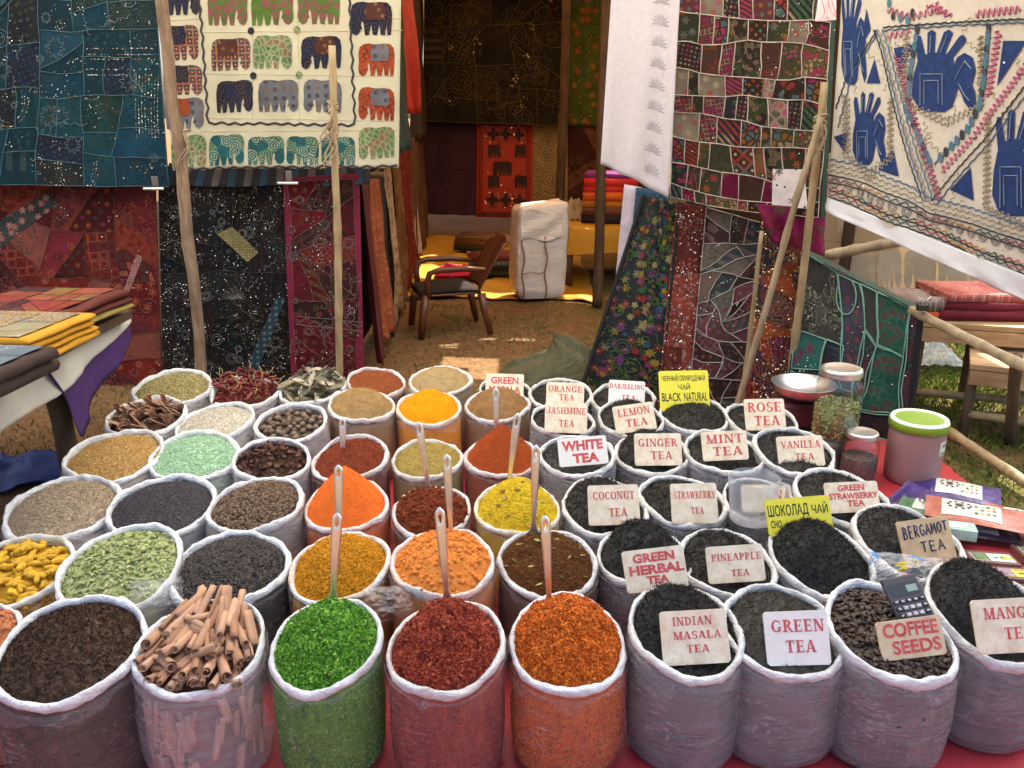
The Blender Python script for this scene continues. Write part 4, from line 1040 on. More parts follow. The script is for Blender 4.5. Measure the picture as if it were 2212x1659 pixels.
# --- cloths just behind the lace hanging
Cloth('lavender_cloth', 'pale lavender cloth gathered beside the stacked fabrics', quad([(1349, 398, 5.2), (1386, 405, 5.2), (1374, 560, 5.15), (1318, 730, 5.1)]), plain('lavender', (.50, .44, .52), .8), (.03, 1), 6, 16, 24)
Cloth('blue_cloth', 'blue sequinned cloth edge beside the flowered black one', quad([(1374, 405, 5.0), (1448, 412, 4.95), (1408, 640, 4.9), (1346, 720, 4.95)]), emb('blue_teal', (.03, .07, .12), [(.10, .16, .18), (.02, .09, .22)], 'squig', 26), (.03, 1.5), 8, 20, 24)

# ================================================================== grains
def ico():
    bm = bmesh.new(); bmesh.ops.create_icosphere(bm, subdivisions=1, radius=1); V = np.array([v.co[:] for v in bm.verts]); F = np.array([[v.index for v in f.verts] for f in bm.faces]); bm.free(); return V, F
OCT = (np.array([(1, 0, 0), (-1, 0, 0), (0, 1, 0), (0, -1, 0), (0, 0, 1), (0, 0, -1)], float), np.array([(0, 2, 4), (2, 1, 4), (1, 3, 4), (3, 0, 4), (2, 0, 5), (1, 2, 5), (3, 1, 5), (0, 3, 5)]))
ICO = ico()
SLV = (np.array([(-1, 0, 0), (-.3, .5, .25), (.4, .45, .1), (1, .2, -.1), (-.2, -.5, -.1), (.4, -.4, .2)], float), np.array([(0, 4, 1), (1, 4, 5), (1, 5, 2), (2, 5, 3), (0, 1, 4), (2, 3, 5)]))
def spindle(n=6, rows=(.0, .62, 1.0, .7, .0), xs=(-1, -.62, -.05, .6, 1)):
    V = []; F = []
    for r, x in zip(rows, xs):
        for k in range(n):
            a = 6.283 * k / n; V.append((x, r * math.cos(a), r * math.sin(a)))
    m = len(rows)
    for i in range(m - 1):
        for k in range(n):
            k2 = (k + 1) % n; a, b, c, d = i * n + k, i * n + k2, (i + 1) * n + k2, (i + 1) * n + k
            F += [(a, b, c), (a, c, d)]
    return np.array(V), np.array(F)
POD = spindle(6)
BEAN = spindle(8, (.0, .62, .95, 1.0, .9, .55, .0), (-1, -.82, -.45, 0, .45, .82, 1))
_b = BEAN[0].copy(); _g = (np.abs(_b[:, 1]) < .2) & (_b[:, 2] > .2); _b[:, 2] *= .72; _b[_g, 2] *= .62; BEAN = (_b, BEAN[1])
def scatter(pts, proto, sizes, rg, normals=None, lay=.6, jit=.0, aniso=(1, 1, 1)):
    """copies of a small proto at pts, randomly turned; returns V, F, tone"""
    PV, PF = proto; N = len(pts)
    q = rg.normal(size=(N, 4))
    # keep grains mostly lying on the surface: damp the tilting components
    q[:, 1:3] *= (1 - lay); q /= np.linalg.norm(q, axis=1, keepdims=True)
    w, x, y, z = q.T
    Rm = np.stack([np.stack([1 - 2 * (y * y + z * z), 2 * (x * y - z * w), 2 * (x * z + y * w)], -1), np.stack([2 * (x * y + z * w), 1 - 2 * (x * x + z * z), 2 * (y * z - x * w)], -1), np.stack([2 * (x * z - y * w), 2 * (y * z + x * w), 1 - 2 * (x * x + y * y)], -1)], 1)
    s = np.asarray(sizes)[:, None, None] * np.array(aniso)[None, None, :] * (1 + rg.uniform(-.25, .25, (N, 1, 3)))
    P = PV[None] * s
    if jit: P = P * (1 + rg.uniform(-jit, jit, P.shape))
    V = np.einsum('nij,nkj->nki', Rm, P)
    if normals is not None:      # turn local z to the surface normal
        nz = normals / np.linalg.norm(normals, axis=1, keepdims=True)
        tx = np.cross(np.array([0, 1.0, .01]), nz); tx /= np.linalg.norm(tx, axis=1, keepdims=True) + 1e-9
        ty = np.cross(nz, tx)
        V = V[:, :, 0:1] * tx[:, None] + V[:, :, 1:2] * ty[:, None] + V[:, :, 2:3] * nz[:, None]
    V = V + np.asarray(pts)[:, None]
    F = PF[None] + (np.arange(N) * len(PV))[:, None, None]
    t = np.repeat(rg.random(N), len(PV))
    return V.reshape(-1, 3), F.reshape(-1, 3), t

# ================================================================== plastic bags with spices and teas
m_skin = bag_skin('polythene', (.90, .88, .88), .085)
m_skin3 = bag_skin('polythene_grey', (.92, .92, .93), .28)
m_skin2 = bag_skin('polythene_milky', (.90, .90, .91), .42)
BAGS = {}
_cb = [0]
class Bag:
    def __init__(s, key, px, py, w, phrase, h=.34, tilt=10, roll=None, stain=None, amt=.5, milky=False, dark=False):
        tilt += 3.5 * max(0, min(1, (py - 1000) / 300))
        _cb[0] += 1; sd = _cb[0]; rg = random.Random(sd * 13 + 5); s.seed = sd
        h += rg.uniform(-.014, .018); tilt += rg.uniform(-1.5, 2.5)
        c = onZ(px, py, h); Z = depth(c); R = w / 2 / FPX * Z * .985
        s.R = R; s.h = h; s.key = key; s.phrase = phrase
        s.o = Vector((c.x, c.y, .016)); s.h = h - .016
        s.tx = math.tan(R_(tilt)); s.ty = math.tan(R_(roll if roll is not None else rg.uniform(-4, 4)))
        s.ph = [rg.uniform(0, 6.28) for _ in range(5)]; s.am = [rg.uniform(.016, .045), rg.uniform(.010, .028), rg.uniform(.006, .018)]
        s.root = thing('plastic_bag', 'clear plastic bag holding ' + phrase, 'bag', s.o, group='open bags of spices and teas')
        n = 56
        # wall
        prof = [(.0, .0), (.78, .0), (.88, .012), (.945, .05), (.975, .12), (.995, .25), (1.005, .4), (1.0, .55), (.99, .7), (.98, .82), (.96, .92), (.935, .99)]
        V = []; F = []
        for j, (r, t) in enumerate(prof):
            for i in range(n):
                a = 6.2832 * i / n; rr_ = R * r * s.shape(a) * (1 + abs(float(fbm(math.cos(a) * 2.2 + sd, t * 5 + math.sin(a) * 2.2, sd, 4))) * .13 * (1 if 0 < t < .95 else .3))
                x, y = rr_ * math.cos(a), rr_ * math.sin(a); V.append((x, y, t * s.mouth(x, y)))
        for j in range(len(prof) - 1):
            for i in range(n):
                i2 = (i + 1) % n; F.append((j * n + i, j * n + i2, (j + 1) * n + i2, (j + 1) * n + i))
        s.wallV = np.array(V); s.n = n; s.prof = prof
        mesh_obj('bag_wall', np.array(V), np.array(F), m_skin3 if dark else (m_skin2 if milky else m_skin), s.root, True)
        # rolled rim: a lumpy, slightly flattened roll
        V = []; F = []; m = 132; k = 12
        for i in range(m):
            a = 6.2832 * i / m; sh = s.shape(a); rc = R * .925 * sh
            th = R * (.052 + .032 * float(fbm(math.cos(a) * 3 + sd, math.sin(a) * 3, sd + 40, 3)) * 2)
            tv = R * (.082 + .050 * float(fbm(math.cos(a) * 2.5 + sd, math.sin(a) * 2.5, sd + 60, 3)) * 2)
            x, y = rc * math.cos(a), rc * math.sin(a); z = s.mouth(x, y) + R * .07 * float(fbm(math.cos(a) * 2 + sd, math.sin(a) * 2, sd + 80, 3)) * 2
            for j in range(k):
                b = 6.2832 * j / k; lump = 1 + .30 * float(fbm(math.cos(a) * 7 + sd, math.sin(a) * 7 + b * 1.2, sd + 7, 3)) * 2 + .11 * math.sin(2 * b + 17 * a + 7 * fbm(math.cos(a) * 3, math.sin(a) * 3 + sd, sd, 3)) * (.5 + fbm(math.cos(a) * 5, math.sin(a) * 5, sd + 2, 2) * 2)
                rr_ = rc + th * math.cos(b) * lump
                V.append((rr_ * math.cos(a), rr_ * math.sin(a), z + tv * math.sin(b) * lump - tv * .35))
        for i in range(m):
            for j in range(k):
                i2 = (i + 1) % m; j2 = (j + 1) % k; F.append((i * k + j, i2 * k + j, i2 * k + j2, i * k + j2))
        rm = rim_mat('rim_white') if stain is None else rim_mat('rim_' + key, stain, amt)
        mesh_obj('rolled_rim', np.array(V), np.array(F), rm, s.root, True)
        # loose film edge hanging below the roll
        V = []; F = []; m = 70
        for i in range(m):
            a = 6.2832 * i / m; sh = s.shape(a); x, y = math.cos(a), math.sin(a)
            z = s.mouth(R * x, R * y) - R * .09; dz = R * (.03 + .5 * max(0, float(fbm(math.cos(a) * 2.4 + sd, math.sin(a) * 2.4, sd + 9, 4)) * 2))
            r0 = R * .985 * sh; r1 = R * (1.015 + .02 * float(fbm(a * 5, 1, sd, 2))) * sh
            V += [(r0 * x, r0 * y, z), (r1 * x, r1 * y, z - dz)]
        for i in range(m):
            i2 = (i + 1) % m; F.append((2 * i, 2 * i2, 2 * i2 + 1, 2 * i + 1))
        mesh_obj('film_edge', np.array(V), np.array(F), m_skin, s.root, True)
        BAGS[key] = s
    def shape(s, a):
        return 1 + s.am[0] * math.sin(2 * a + s.ph[0]) + s.am[1] * math.sin(3 * a + s.ph[1]) + s.am[2] * math.sin(5 * a + s.ph[2])
    def mouth(s, x, y):
        return s.h + y * s.tx + x * s.ty
    def world(s, x, y, z): return s.o + Vector((x, y, z))

class Heap:
    """the contents: a column filling the bag with a heaped top, grains on it"""
    def __init__(s, bag, mat, H=.04, cone=0.0, rough=.004, rs=18, fill=-.012, grains=None, side=None, label=None, ctr=(0, 0), nr=26, na=72, tsc=40, kind='stuff', name='spice_heap', lumps=0.0, colr=.955):
        H *= 1.18; s.b = bag; s.H = H; s.cone = cone; s.rough = rough; s.rs = rs; s.fill = fill; s.ctr = ctr; s.lumps = lumps
        rg = np.random.default_rng(bag.seed * 7 + 3); s.rg = rg
        R = bag.R; V = []; T = []
        rad = np.linspace(0, 1, nr + 1)[1:]; an = np.linspace(0, 2 * math.pi, na, endpoint=False)
        sh = np.array([bag.shape(a) for a in an]); s.Rin = .905 * R
        X = (rad[:, None] * s.Rin * sh[None] * np.cos(an)[None]); Y = (rad[:, None] * s.Rin * sh[None] * np.sin(an)[None])
        Zt = s.top(X, Y)
        V.append(np.array([[0, 0, float(s.top(0.0, 0.0))]])); V.append(np.stack([X.ravel(), Y.ravel(), Zt.ravel()], 1))
        F = []
        for i in range(na): F.append((0, 1 + i, 1 + (i + 1) % na))
        idx = 1 + np.arange(nr * na).reshape(nr, na); nx = np.roll(idx, -1, 1)
        q = np.stack([idx[:-1], idx[1:], nx[1:], nx[:-1]], -1).reshape(-1, 4)
        F = np.array(F); tri = np.concatenate([F, q[:, [0, 1, 2]], q[:, [0, 2, 3]]])
        # column down the wall
        lv = [.97, .9, .8, .65, .5, .35, .2, .08, .02]; rows = [idx[-1]]; base = 1 + nr * na
        for j, t in enumerate(lv):
            rr_ = R * np.interp(t, [q_[1] for q_ in bag.prof[1:]], [q_[0] for q_ in bag.prof[1:]]) * colr * sh
            if t > .93: rr_ = s.Rin * sh
            x = rr_ * np.cos(an); y = rr_ * np.sin(an); z = t * (bag.h + y * bag.tx + x * bag.ty) - (.012 if t > .93 else 0)
            V.append(np.stack([x, y, z], 1)); rows.append(base + j * na + np.arange(na))
        s.sideR = R * .94
        for a, b in zip(rows[:-1], rows[1:]):
            a2 = np.roll(a, -1); b2 = np.roll(b, -1)
            tri = np.concatenate([tri, np.stack([a, b, b2], 1), np.stack([a, b2, a2], 1)])
        V = np.concatenate(V)
        T = .5 + fbm(V[:, 0] * tsc + bag.seed, V[:, 1] * tsc + V[:, 2] * tsc, bag.seed, 4) * .9
        parts = [(V, tri, T)]
        for g in (grains or []):
            n, proto, size = g['n'], g['p'], g['s']
            a = rg.uniform(0, 6.2832, n); r = np.sqrt(rg.random(n)) * s.Rin * g.get('ext', .985)
            x = r * np.cos(a); y = r * np.sin(a); e = .004
            z = s.top(x, y); zx = (s.top(x + e, y) - z) / e; zy = (s.top(x, y + e) - z) / e
            nn = np.stack([-zx, -zy, np.ones(n)], 1)
            sz = size * rg.uniform(.7, 1.3, n)
            gv, gf, gt = scatter(np.stack([x, y, z + size * g.get('lift', .25)], 1), proto, sz, rg, nn, g.get('lay', .6), g.get('jit', 0), g.get('an', (1, 1, 1)))
            lo, hi = g.get('t', (0, 1)); parts.append((gv, gf, lo + gt * (hi - lo)))
        if side:
            n, proto, size = side['n'], side['p'], side['s']
            a = rg.uniform(3.3, 6.1, n); t = rg.uniform(.03, .9, n)
            rr_ = np.array([R * np.interp(tt, [q_[1] for q_ in bag.prof[1:]], [q_[0] for q_ in bag.prof[1:]]) * (colr - .003) * bag.shape(aa) for tt, aa in zip(t, a)])
            x = rr_ * np.cos(a); y = rr_ * np.sin(a); z = t * (bag.h + y * bag.tx + x * bag.ty)
            nn = np.stack([np.cos(a), np.sin(a), np.zeros(n) + .01], 1)
            gv, gf, gt = scatter(np.stack([x, y, z], 1), proto, size * rg.uniform(.7, 1.3, n), rg, nn, side.get('lay', .7), side.get('jit', 0), side.get('an', (1, 1, 1)))
            lo, hi = side.get('t', (0, 1)); parts.append((gv, gf, lo + gt * (hi - lo)))
        b0 = 0; VV = []; FF = []; TT = []
        for v_, f_, t_ in parts:
            VV.append(v_); FF.append(f_ + b0); TT.append(t_); b0 += len(v_)
        o = mesh_obj(name, np.concatenate(VV), np.concatenate(FF), mat, None, False, np.concatenate(TT), loc=bag.o)
        me = o.data; sm = np.zeros(len(me.polygons), bool); sm[:len(tri)] = True; me.polygons.foreach_set('use_smooth', sm)
        tag(o, label or (bag.phrase + ' heaped in its bag'), 'spice', 'heaps of spices and teas', kind)
        bag.heap = s; s.o = o
    def top(s, x, y):
        b = s.b; x = np.asarray(x, float); y = np.asarray(y, float)
        dx = x - s.ctr[0] * b.R; dy = y - s.ctr[1] * b.R
        r = np.clip(np.sqrt(dx * dx + dy * dy) / s.Rin, 0, 1.4)
        edge = np.clip(1 - np.sqrt(x * x + y * y) / s.Rin, 0, 1)
        dome = np.clip(1 - r ** 2, 0, 1) * (1 - s.cone) + s.cone * np.clip(1 - np.sqrt(r * r + .004) , 0, 1) * 1.35
        z = b.h + y * b.tx + x * b.ty + s.fill + s.H * dome * np.clip(edge * 8, 0, 1)
        k = s.rs * .3 / max(.1, b.R * 2)
        z = z + fbm(x * s.rs * 3 + b.seed * 3, y * s.rs * 3, b.seed, 5) * s.rough * 2.4 * np.clip(edge * 9 + .15, 0, 1)
        if s.lumps: z = z + np.maximum(0, vnoise(x * 55 + b.seed, y * 55, b.seed + 3) - .55) * s.lumps * np.clip(r * 1.3, 0, 1)
        return z

SAND = lambda n, s, **k: dict(n=n, p=OCT, s=s, an=(1, .6, .5), **k)
# ---------------------------------------------------------------- powders, seeds
def powder(key, px, py, w, phrase, c, H=.04, cone=0.0, stain=True, rough=.0055, var=.22, tilt=10, crumbs=900, lumps=0.0, ctr=(0, 0), h=.34, sz=.0022, roll=None, fill=-.006):
    b = Bag(key, px, py, w, phrase, h, tilt, roll, mul(c, 1.5) if stain else None, .45 if stain else 0)
    m = toned('m_' + key, [mul(c, 1 - var), c, mul(c, 1 + var)], .95, .08, 90, .35, .35, 700, .0015)
    Heap(b, m, H, cone, rough, 14, fill, [dict(n=crumbs, p=OCT, s=sz, jit=.3, lift=.1, t=(.2, .9))] + ([dict(n=260, p=ICO, s=.0062, jit=.18, lift=.25, t=(.4, .95))] if lumps else []), lumps=lumps, ctr=ctr)
    return b
def seeds(key, px, py, w, phrase, cols, size, n, proto=OCT, an=(1, .6, .55), H=.035, lay=.6, side=0, rough=.003, tilt=10, h=.34, roll=None, sp=.3, nrough=.6, milky=True):
    b = Bag(key, px, py, w, phrase, h, tilt, roll, milky=milky)
    m = toned('m_' + key, cols, nrough, sp, 140, .3, .2, 600, .001)
    Heap(b, m, H, 0, rough, 14, -.012, [dict(n=n, p=proto, s=size, an=an, lay=lay, lift=.35)], dict(n=side, p=proto, s=size, an=an) if side else None)
    return b
def tea(key, px, py, w, phrase, H=.05, n=2600, c=((.007, .007, .007), (.021, .020, .018), (.085, .078, .069)), size=.0105, tilt=10, h=.34, roll=None, side=900, ctr=(0, 0), stain=(.50, .44, .30), amt=.35, fill=-.012):  # palest tone paints in highlights on the leaves
    b = Bag(key, px, py, w, phrase, h, tilt, roll, stain, amt, dark=True)
    m = toned('m_tea_%s' % key, list(c), .6, .4, 120, .25, .2, 500, .001)
    Heap(b, m, H, .15, .006, 12, fill, [dict(n=n, p=SLV, s=size, an=(1, .16, .16), lay=.45, lift=.25, jit=.2), dict(n=n // 8, p=SLV, s=size * 1.3, an=(1, .11, .11), lay=.15, lift=.4, jit=.3)], dict(n=side, p=SLV, s=size, an=(1, .2, .1)), ctr=ctr, name='tea_heap')
    b.heap.o['category'] = 'tea'
    return b
# back row
seeds('coriander', 374, 838, 170, 'yellow green coriander seeds', [(.19, .15, .05), (.33, .28, .11), (.45, .40, .2)], .0042, 2600, ICO, (1, .85, .85), .03)
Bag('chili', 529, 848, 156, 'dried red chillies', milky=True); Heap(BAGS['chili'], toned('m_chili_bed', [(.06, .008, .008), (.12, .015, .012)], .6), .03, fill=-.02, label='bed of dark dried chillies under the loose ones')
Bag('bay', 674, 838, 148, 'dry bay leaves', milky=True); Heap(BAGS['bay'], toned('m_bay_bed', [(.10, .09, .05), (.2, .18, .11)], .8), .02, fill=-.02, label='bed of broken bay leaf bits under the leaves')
powder('rust', 812, 826, 134, 'rust brown powder beside the bay leaves', (.22, .065, .025), .025)
powder('beige', 951, 823, 140, 'smooth pale beige powder', (.36, .26, .13), .05, rough=.008)
tea('gmasala', 1092, 845, 116, 'dark tea behind the GREEN MASALA card', .02, 1200)
tea('orange', 1212, 852, 142, 'black tea behind the ORANGE TEA card', .025, 1500)
tea('darj', 1346, 860, 144, 'black tea behind the DARJEELING TEA card', .02, 1500)
tea('natural', 1500, 895, 160, 'dark green tea in front of the yellow BLACK NATURAL card', .04, 2000, ((.008, .009, .007), (.02, .022, .016), (.045, .045, .034)))
# second row
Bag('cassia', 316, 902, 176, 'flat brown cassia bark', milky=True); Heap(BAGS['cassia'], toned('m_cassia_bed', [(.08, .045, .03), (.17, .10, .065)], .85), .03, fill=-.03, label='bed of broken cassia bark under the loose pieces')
seeds('sesame', 465, 913, 172, 'tiny off white speckled seeds', [(.30, .25, .18), (.58, .54, .44), (.68, .65, .57)], .0030, 3600, OCT, (1, .7, .6), .03)
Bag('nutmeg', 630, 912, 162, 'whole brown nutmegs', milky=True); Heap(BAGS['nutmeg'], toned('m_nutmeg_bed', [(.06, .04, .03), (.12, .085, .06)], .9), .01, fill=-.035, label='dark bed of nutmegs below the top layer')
powder('tan', 780, 876, 148, 'tan powder with a cracked dome', (.31, .20, .085), .062, rough=.011, stain=True)
powder('turmeric', 926, 882, 150, 'vivid yellow turmeric powder', (.72, .28, .008), .065, .15, var=.14, rough=.010)
powder('garam', 1075, 876, 148, 'light brown powder behind the spoon handle', (.26, .145, .06), .065, rough=.011)
tea('jashmine', 1215, 908, 144, 'black tea behind the JASHMINE TEA card', .02, 1600)
tea('lemon', 1362, 906, 152, 'black tea heaped behind the LEMON TEA card', .05, 1900, ctr=(0, .2))
tea('rose', 1645, 908, 160, 'black tea behind the ROSE TEA card', .03, 1800, roll=-4)
# third row
seeds('fenugreek', 248, 985, 222, 'golden brown fenugreek seeds', [(.28, .155, .04), (.48, .29, .09), (.58, .39, .16)], .0036, 5200, OCT, (1, .65, .6), .04)
seeds('fennel', 420, 984, 202, 'mint green sugar coated fennel', [(.22, .38, .22), (.36, .56, .36), (.50, .68, .50)], .0052, 3000, OCT, (1, .42, .42), .035)
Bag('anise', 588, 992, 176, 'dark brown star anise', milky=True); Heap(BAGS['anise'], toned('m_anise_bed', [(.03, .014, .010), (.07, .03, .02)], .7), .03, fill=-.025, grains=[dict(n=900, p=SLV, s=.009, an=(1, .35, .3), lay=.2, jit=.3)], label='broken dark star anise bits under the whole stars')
powder('darkred', 757, 989, 176, 'dark red brown powder with a spoon', (.17, .038, .018), .03, rough=.011, crumbs=1600)
powder('olive', 922, 992, 162, 'olive yellow powder', (.29, .215, .06), .035, rough=.009)
powder('cone', 1084, 985, 164, 'peaked brick red chilli powder', (.30, .058, .015), .085, .9, var=.12, rough=.003, ctr=(0, .1))
tea('white', 1246, 984, 170, 'grey green tea behind the WHITE TEA card', .008, 2000, ctr=(0, .3), c=((.02, .021, .019), (.05, .052, .047), (.10, .10, .085)))
tea('ginger', 1408, 980, 168, 'black tea heaped behind the GINGER TEA card', .055, 2200, ctr=(-.1, .25))
tea('mint', 1562, 977, 176, 'black tea behind the MINT TEA card', .02, 1900, ctr=(0, .35))
tea('vanilla', 1716, 976, 186, 'black tea behind the VANILLA TEA card', .04, 2200, roll=-4)
# fourth row
seeds('cumin', 138, 1098, 248, 'beige cumin seeds', [(.25, .18, .11), (.42, .325, .215), (.56, .46, .33)], .0062, 4600, OCT, (1, .25, .25), .05)
seeds('mustard', 352, 1092, 232, 'tiny black mustard seeds', [(.025, .022, .026), (.055, .05, .057), (.11, .10, .11)], .0026, 7000, OCT, (1, .9, .9), .035, milky=True)
seeds('allspice', 554, 1089, 208, 'round brown allspice berries', [(.06, .035, .02), (.13, .08, .05), (.21, .14, .09)], .0062, 1500, ICO, (1, .95, .95), .03, side=200)
powder('orangecone', 749, 1092, 190, 'peaked bright orange powder', (.72, .155, .025), .10, .75, var=.1, rough=.003, ctr=(-.05, .05))
powder('chunky', 932, 1106, 182, 'lumpy red brown paste powder', (.17, .042, .018), .045, rough=.011, lumps=.045, crumbs=2200, sz=.004, stain=True)
b = powder('yellowmix', 1118, 1098, 190, 'bright yellow mix with dark flakes', (.66, .47, .03), .085, .3, rough=.007, crumbs=3200, sz=.0032)
tea('coconut', 1306, 1094, 202, 'black tea behind the COCONUT TEA card', .045, 2600, roll=-2, ctr=(-.1, .25))
tea('strawberry', 1474, 1082, 196, 'black tea behind the STRAWBERRY TEA card', .04, 2200, roll=-4)
tea('banana', 1640, 1082, 170, 'black tea half hidden by the plastic jug', .04, 1600)
tea('gstraw', 1818, 1074, 212, 'black tea behind the GREEN STRAWBERRY card', .045, 2200, roll=-5)
# fifth row
Bag('turfinger', 40, 1232, 236, 'yellow turmeric roots', stain=(.62, .58, .30), amt=.6); Heap(BAGS['turfinger'], toned('m_turf_bed', [(.40, .20, .01), (.62, .36, .03)], .8), .03, fill=-.03, label='bed of turmeric roots under the loose ones', side=dict(n=240, p=POD, s=.03, an=(1, .3, .3)))
Bag('cardamom', 262, 1228, 272, 'pale green cardamom pods', milky=True)
m_pod = toned('m_cardamom', [(.20, .23, .08), (.33, .37, .15), (.46, .50, .25)], .65, .25, 200, .3, .3, 300, .001)
Heap(BAGS['cardamom'], m_pod, .04, 0, .003, 14, -.014, [dict(n=620, p=POD, s=.0098, an=(1, .46, .42), lay=.6, lift=.1)], dict(n=200, p=POD, s=.0098, an=(1, .46, .42)), label='pale green cardamom pods packed below the top layer')
seeds('pepper', 497, 1226, 256, 'black peppercorns', [(.016, .013, .013), (.04, .032, .03), (.085, .07, .06)], .0045, 4200, ICO, (1, .95, .95), .035, side=900, milky=False)
powder('pickle', 734, 1223, 222, 'mustard orange crumbly mix', (.50, .225, .018), .055, rough=.010, crumbs=7000, sz=.0040, var=.45)
powder('tandoori', 958, 1213, 228, 'light orange lumpy powder', (.66, .235, .05), .055, .2, rough=.004, lumps=.03, var=.12, crumbs=1500)
powder('brownmix', 1182, 1216, 222, 'dark brown masala mix with leaf bits', (.12, .05, .018), .05, rough=.009, crumbs=6000, sz=.0036, var=.5)
tea('herbal', 1393, 1206, 212, 'black tea heaped behind the GREEN HERBAL TEA card', .075, 3200, ctr=(-.05, .25))
tea('pineapple', 1569, 1214, 216, 'black tea behind the PINEAPPLE TEA card', .03, 2600, roll=-3, ctr=(-.1, .4))
tea('choco', 1773, 1208, 240, 'tall heap of black tea in front of the yellow chocolate card', .085, 4200, ((.006, .007, .006), (.018, .019, .016), (.05, .05, .042)), roll=-5, ctr=(-.1, .1))
tea('bergamot', 1962, 1172, 250, 'black tea behind the BERGAMOT TEA card', .05, 3200, roll=-6, ctr=(-.15, .15))
# front row
powder('ginger0', -55, 1378, 190, 'pale orange lumps at the edge of the front row', (.50, .20, .09), .03, rough=.012, lumps=.05)
b = seeds('cloves', 152, 1400, 318, 'dark brown cloves', [(.030, .014, .008), (.07, .036, .02), (.17, .09, .05)], .0072, 5600, SLV, (1, .3, .3), .045, .35, side=2600, rough=.006, milky=False)
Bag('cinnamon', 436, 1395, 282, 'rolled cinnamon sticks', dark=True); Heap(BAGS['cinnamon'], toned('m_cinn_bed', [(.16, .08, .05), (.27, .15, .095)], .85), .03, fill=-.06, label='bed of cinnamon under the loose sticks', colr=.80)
def crumble(key, px, py, w, phrase, cols, H, n, size, stain, side, tilt=10, rough=.016):
    b = Bag(key, px, py, w, phrase, .34, tilt, None, stain, .4)
    m = toned('m_' + key, cols, .72, .3, 110, .35, .5, 420, .002)
    Heap(b, m, H, .1, rough, 13, -.008, [dict(n=n, p=OCT, s=size, jit=.35, lay=.2, lift=.2, an=(1, .8, .6)), dict(n=n // 6, p=OCT, s=size * 1.7, jit=.4, lay=.3, lift=.2, an=(1, .7, .4))], dict(n=side, p=OCT, s=size, an=(1, .7, .5), jit=.3), nr=40, na=110, tsc=70)
    return b
crumble('green', 705, 1392, 258, 'bright green crumbly seasoning', [(.018, .075, .004), (.05, .19, .008), (.11, .33, .02), (.30, .50, .08)], .085, 11000, .0036, None, 2600)
crumble('redchili', 965, 1396, 262, 'dark red crumbly chilli seasoning', [(.08, .006, .004), (.23, .024, .012), (.36, .055, .022), (.45, .11, .05)], .085, 11000, .0036, (.62, .36, .2), 1500)
crumble('orangechili', 1225, 1386, 272, 'bright orange crumbly seasoning', [(.20, .035, .003), (.48, .095, .006), (.66, .15, .010), (.74, .24, .025)], .09, 11000, .0040, None, 2600)
tea('indian', 1482, 1362, 266, 'black tea behind the INDIAN MASALA TEA card', .06, 3600, ((.007, .007, .007), (.02, .019, .018), (.055, .05, .047)), roll=-3, side=2400, ctr=(-.1, .25))
tea('green_tea', 1690, 1360, 268, 'grey green tea behind the white GREEN TEA card', .045, 4200, ((.022, .02, .016), (.055, .05, .04), (.14, .125, .10)), .008, roll=-4, side=2400)
Bag('coffee', 1920, 1362, 292, 'roasted coffee beans', roll=-7, dark=True)
m_cof = toned('m_coffee', [(.022, .011, .007), (.05, .026, .017), (.085, .048, .033)], .42, .4, 90, .25, .2, 300, .001)
Heap(BAGS['coffee'], m_cof, .03, 0, .004, 14, -.016, [dict(n=420, p=BEAN, s=.0086, an=(1, .72, .72), lay=.4, lift=.05)], dict(n=900, p=BEAN, s=.0086, an=(1, .72, .72)), label='roasted coffee beans packed below the top layer')
tea('mango', 2142, 1328, 296, 'black tea heaped behind the MANGO TEA card', .085, 4200, ((.007, .007, .007), (.02, .019, .018), (.05, .045, .042)), .010, roll=-8, ctr=(-.1, .2))

# ---------------------------------------------------------------- countable pieces lying on the heaps
def place(name, protos, bag, n, label, cat, group, rmax=.86, up=0.0, lift=0.0, seed=1, tiltr=.6, fixed=None, first=None):
    """copies of proto things strewn on a heap"""
    rr = random.Random(seed); out = []; hp = bag.heap
    for i in range(n):
        a = i * 2.39996 + rr.uniform(-.3, .3); r = math.sqrt((i + .5) / n) * rmax * bag.R
        x, y = r * math.cos(a), r * math.sin(a)
        o = copy_tree(protos[i % len(protos)])
        z = float(hp.top(x, y)) + lift * rr.uniform(.2, 1)
        o.location = bag.world(x, y, z)
        o.rotation_euler = (rr.uniform(-tiltr, tiltr), rr.uniform(-tiltr, tiltr) - up, rr.uniform(0, 6.28))
        s_ = rr.uniform(.85, 1.15); o.scale = (s_, s_, s_)
        tag(o, label, cat, group); out.append(o)
    return out
def drop(protos):
    for p in protos:
        for ch in list(p.children): bpy.data.objects.remove(ch)
        bpy.data.objects.remove(p)
# chillies
m_ch = plain('chilli_skin', (.17, .012, .012), .35, .4, 40, .5, 60, .004, spec=.5)
m_st = plain('chilli_stem', (.42, .32, .15), .8)
P = []
for q in range(4):
    rr = random.Random(q); t = thing('dried_chilli', 'x', 'chilli'); L = rr.uniform(.05, .075)
    pts = [Vector((L * (i / 8 - .5), .008 * math.sin(i * .5 + q) * (1 + q * .4), .006 * math.sin(i * .7))) for i in range(9)]
    MB().tube(pts, [.003, .0075, .0085, .008, .0075, .0065, .005, .003, .0008], 7, True, .55).build('pod', m_ch, t, True)
    MB().tube([pts[0], pts[0] + Vector((-.012, .002, .004)), pts[0] + Vector((-.022, .006, .012)), pts[0] + Vector((-.03, .004, .02))], [.0022, .0016, .0014, .0018], 5).build('stem', m_st, t, True)
    P.append(t)
place('dried_chilli', P, BAGS['chili'], 74, 'dried red chilli with curled stem in the back row bag', 'chilli', 'dried chillies', .86, 0, .075, 3, .7); drop(P)
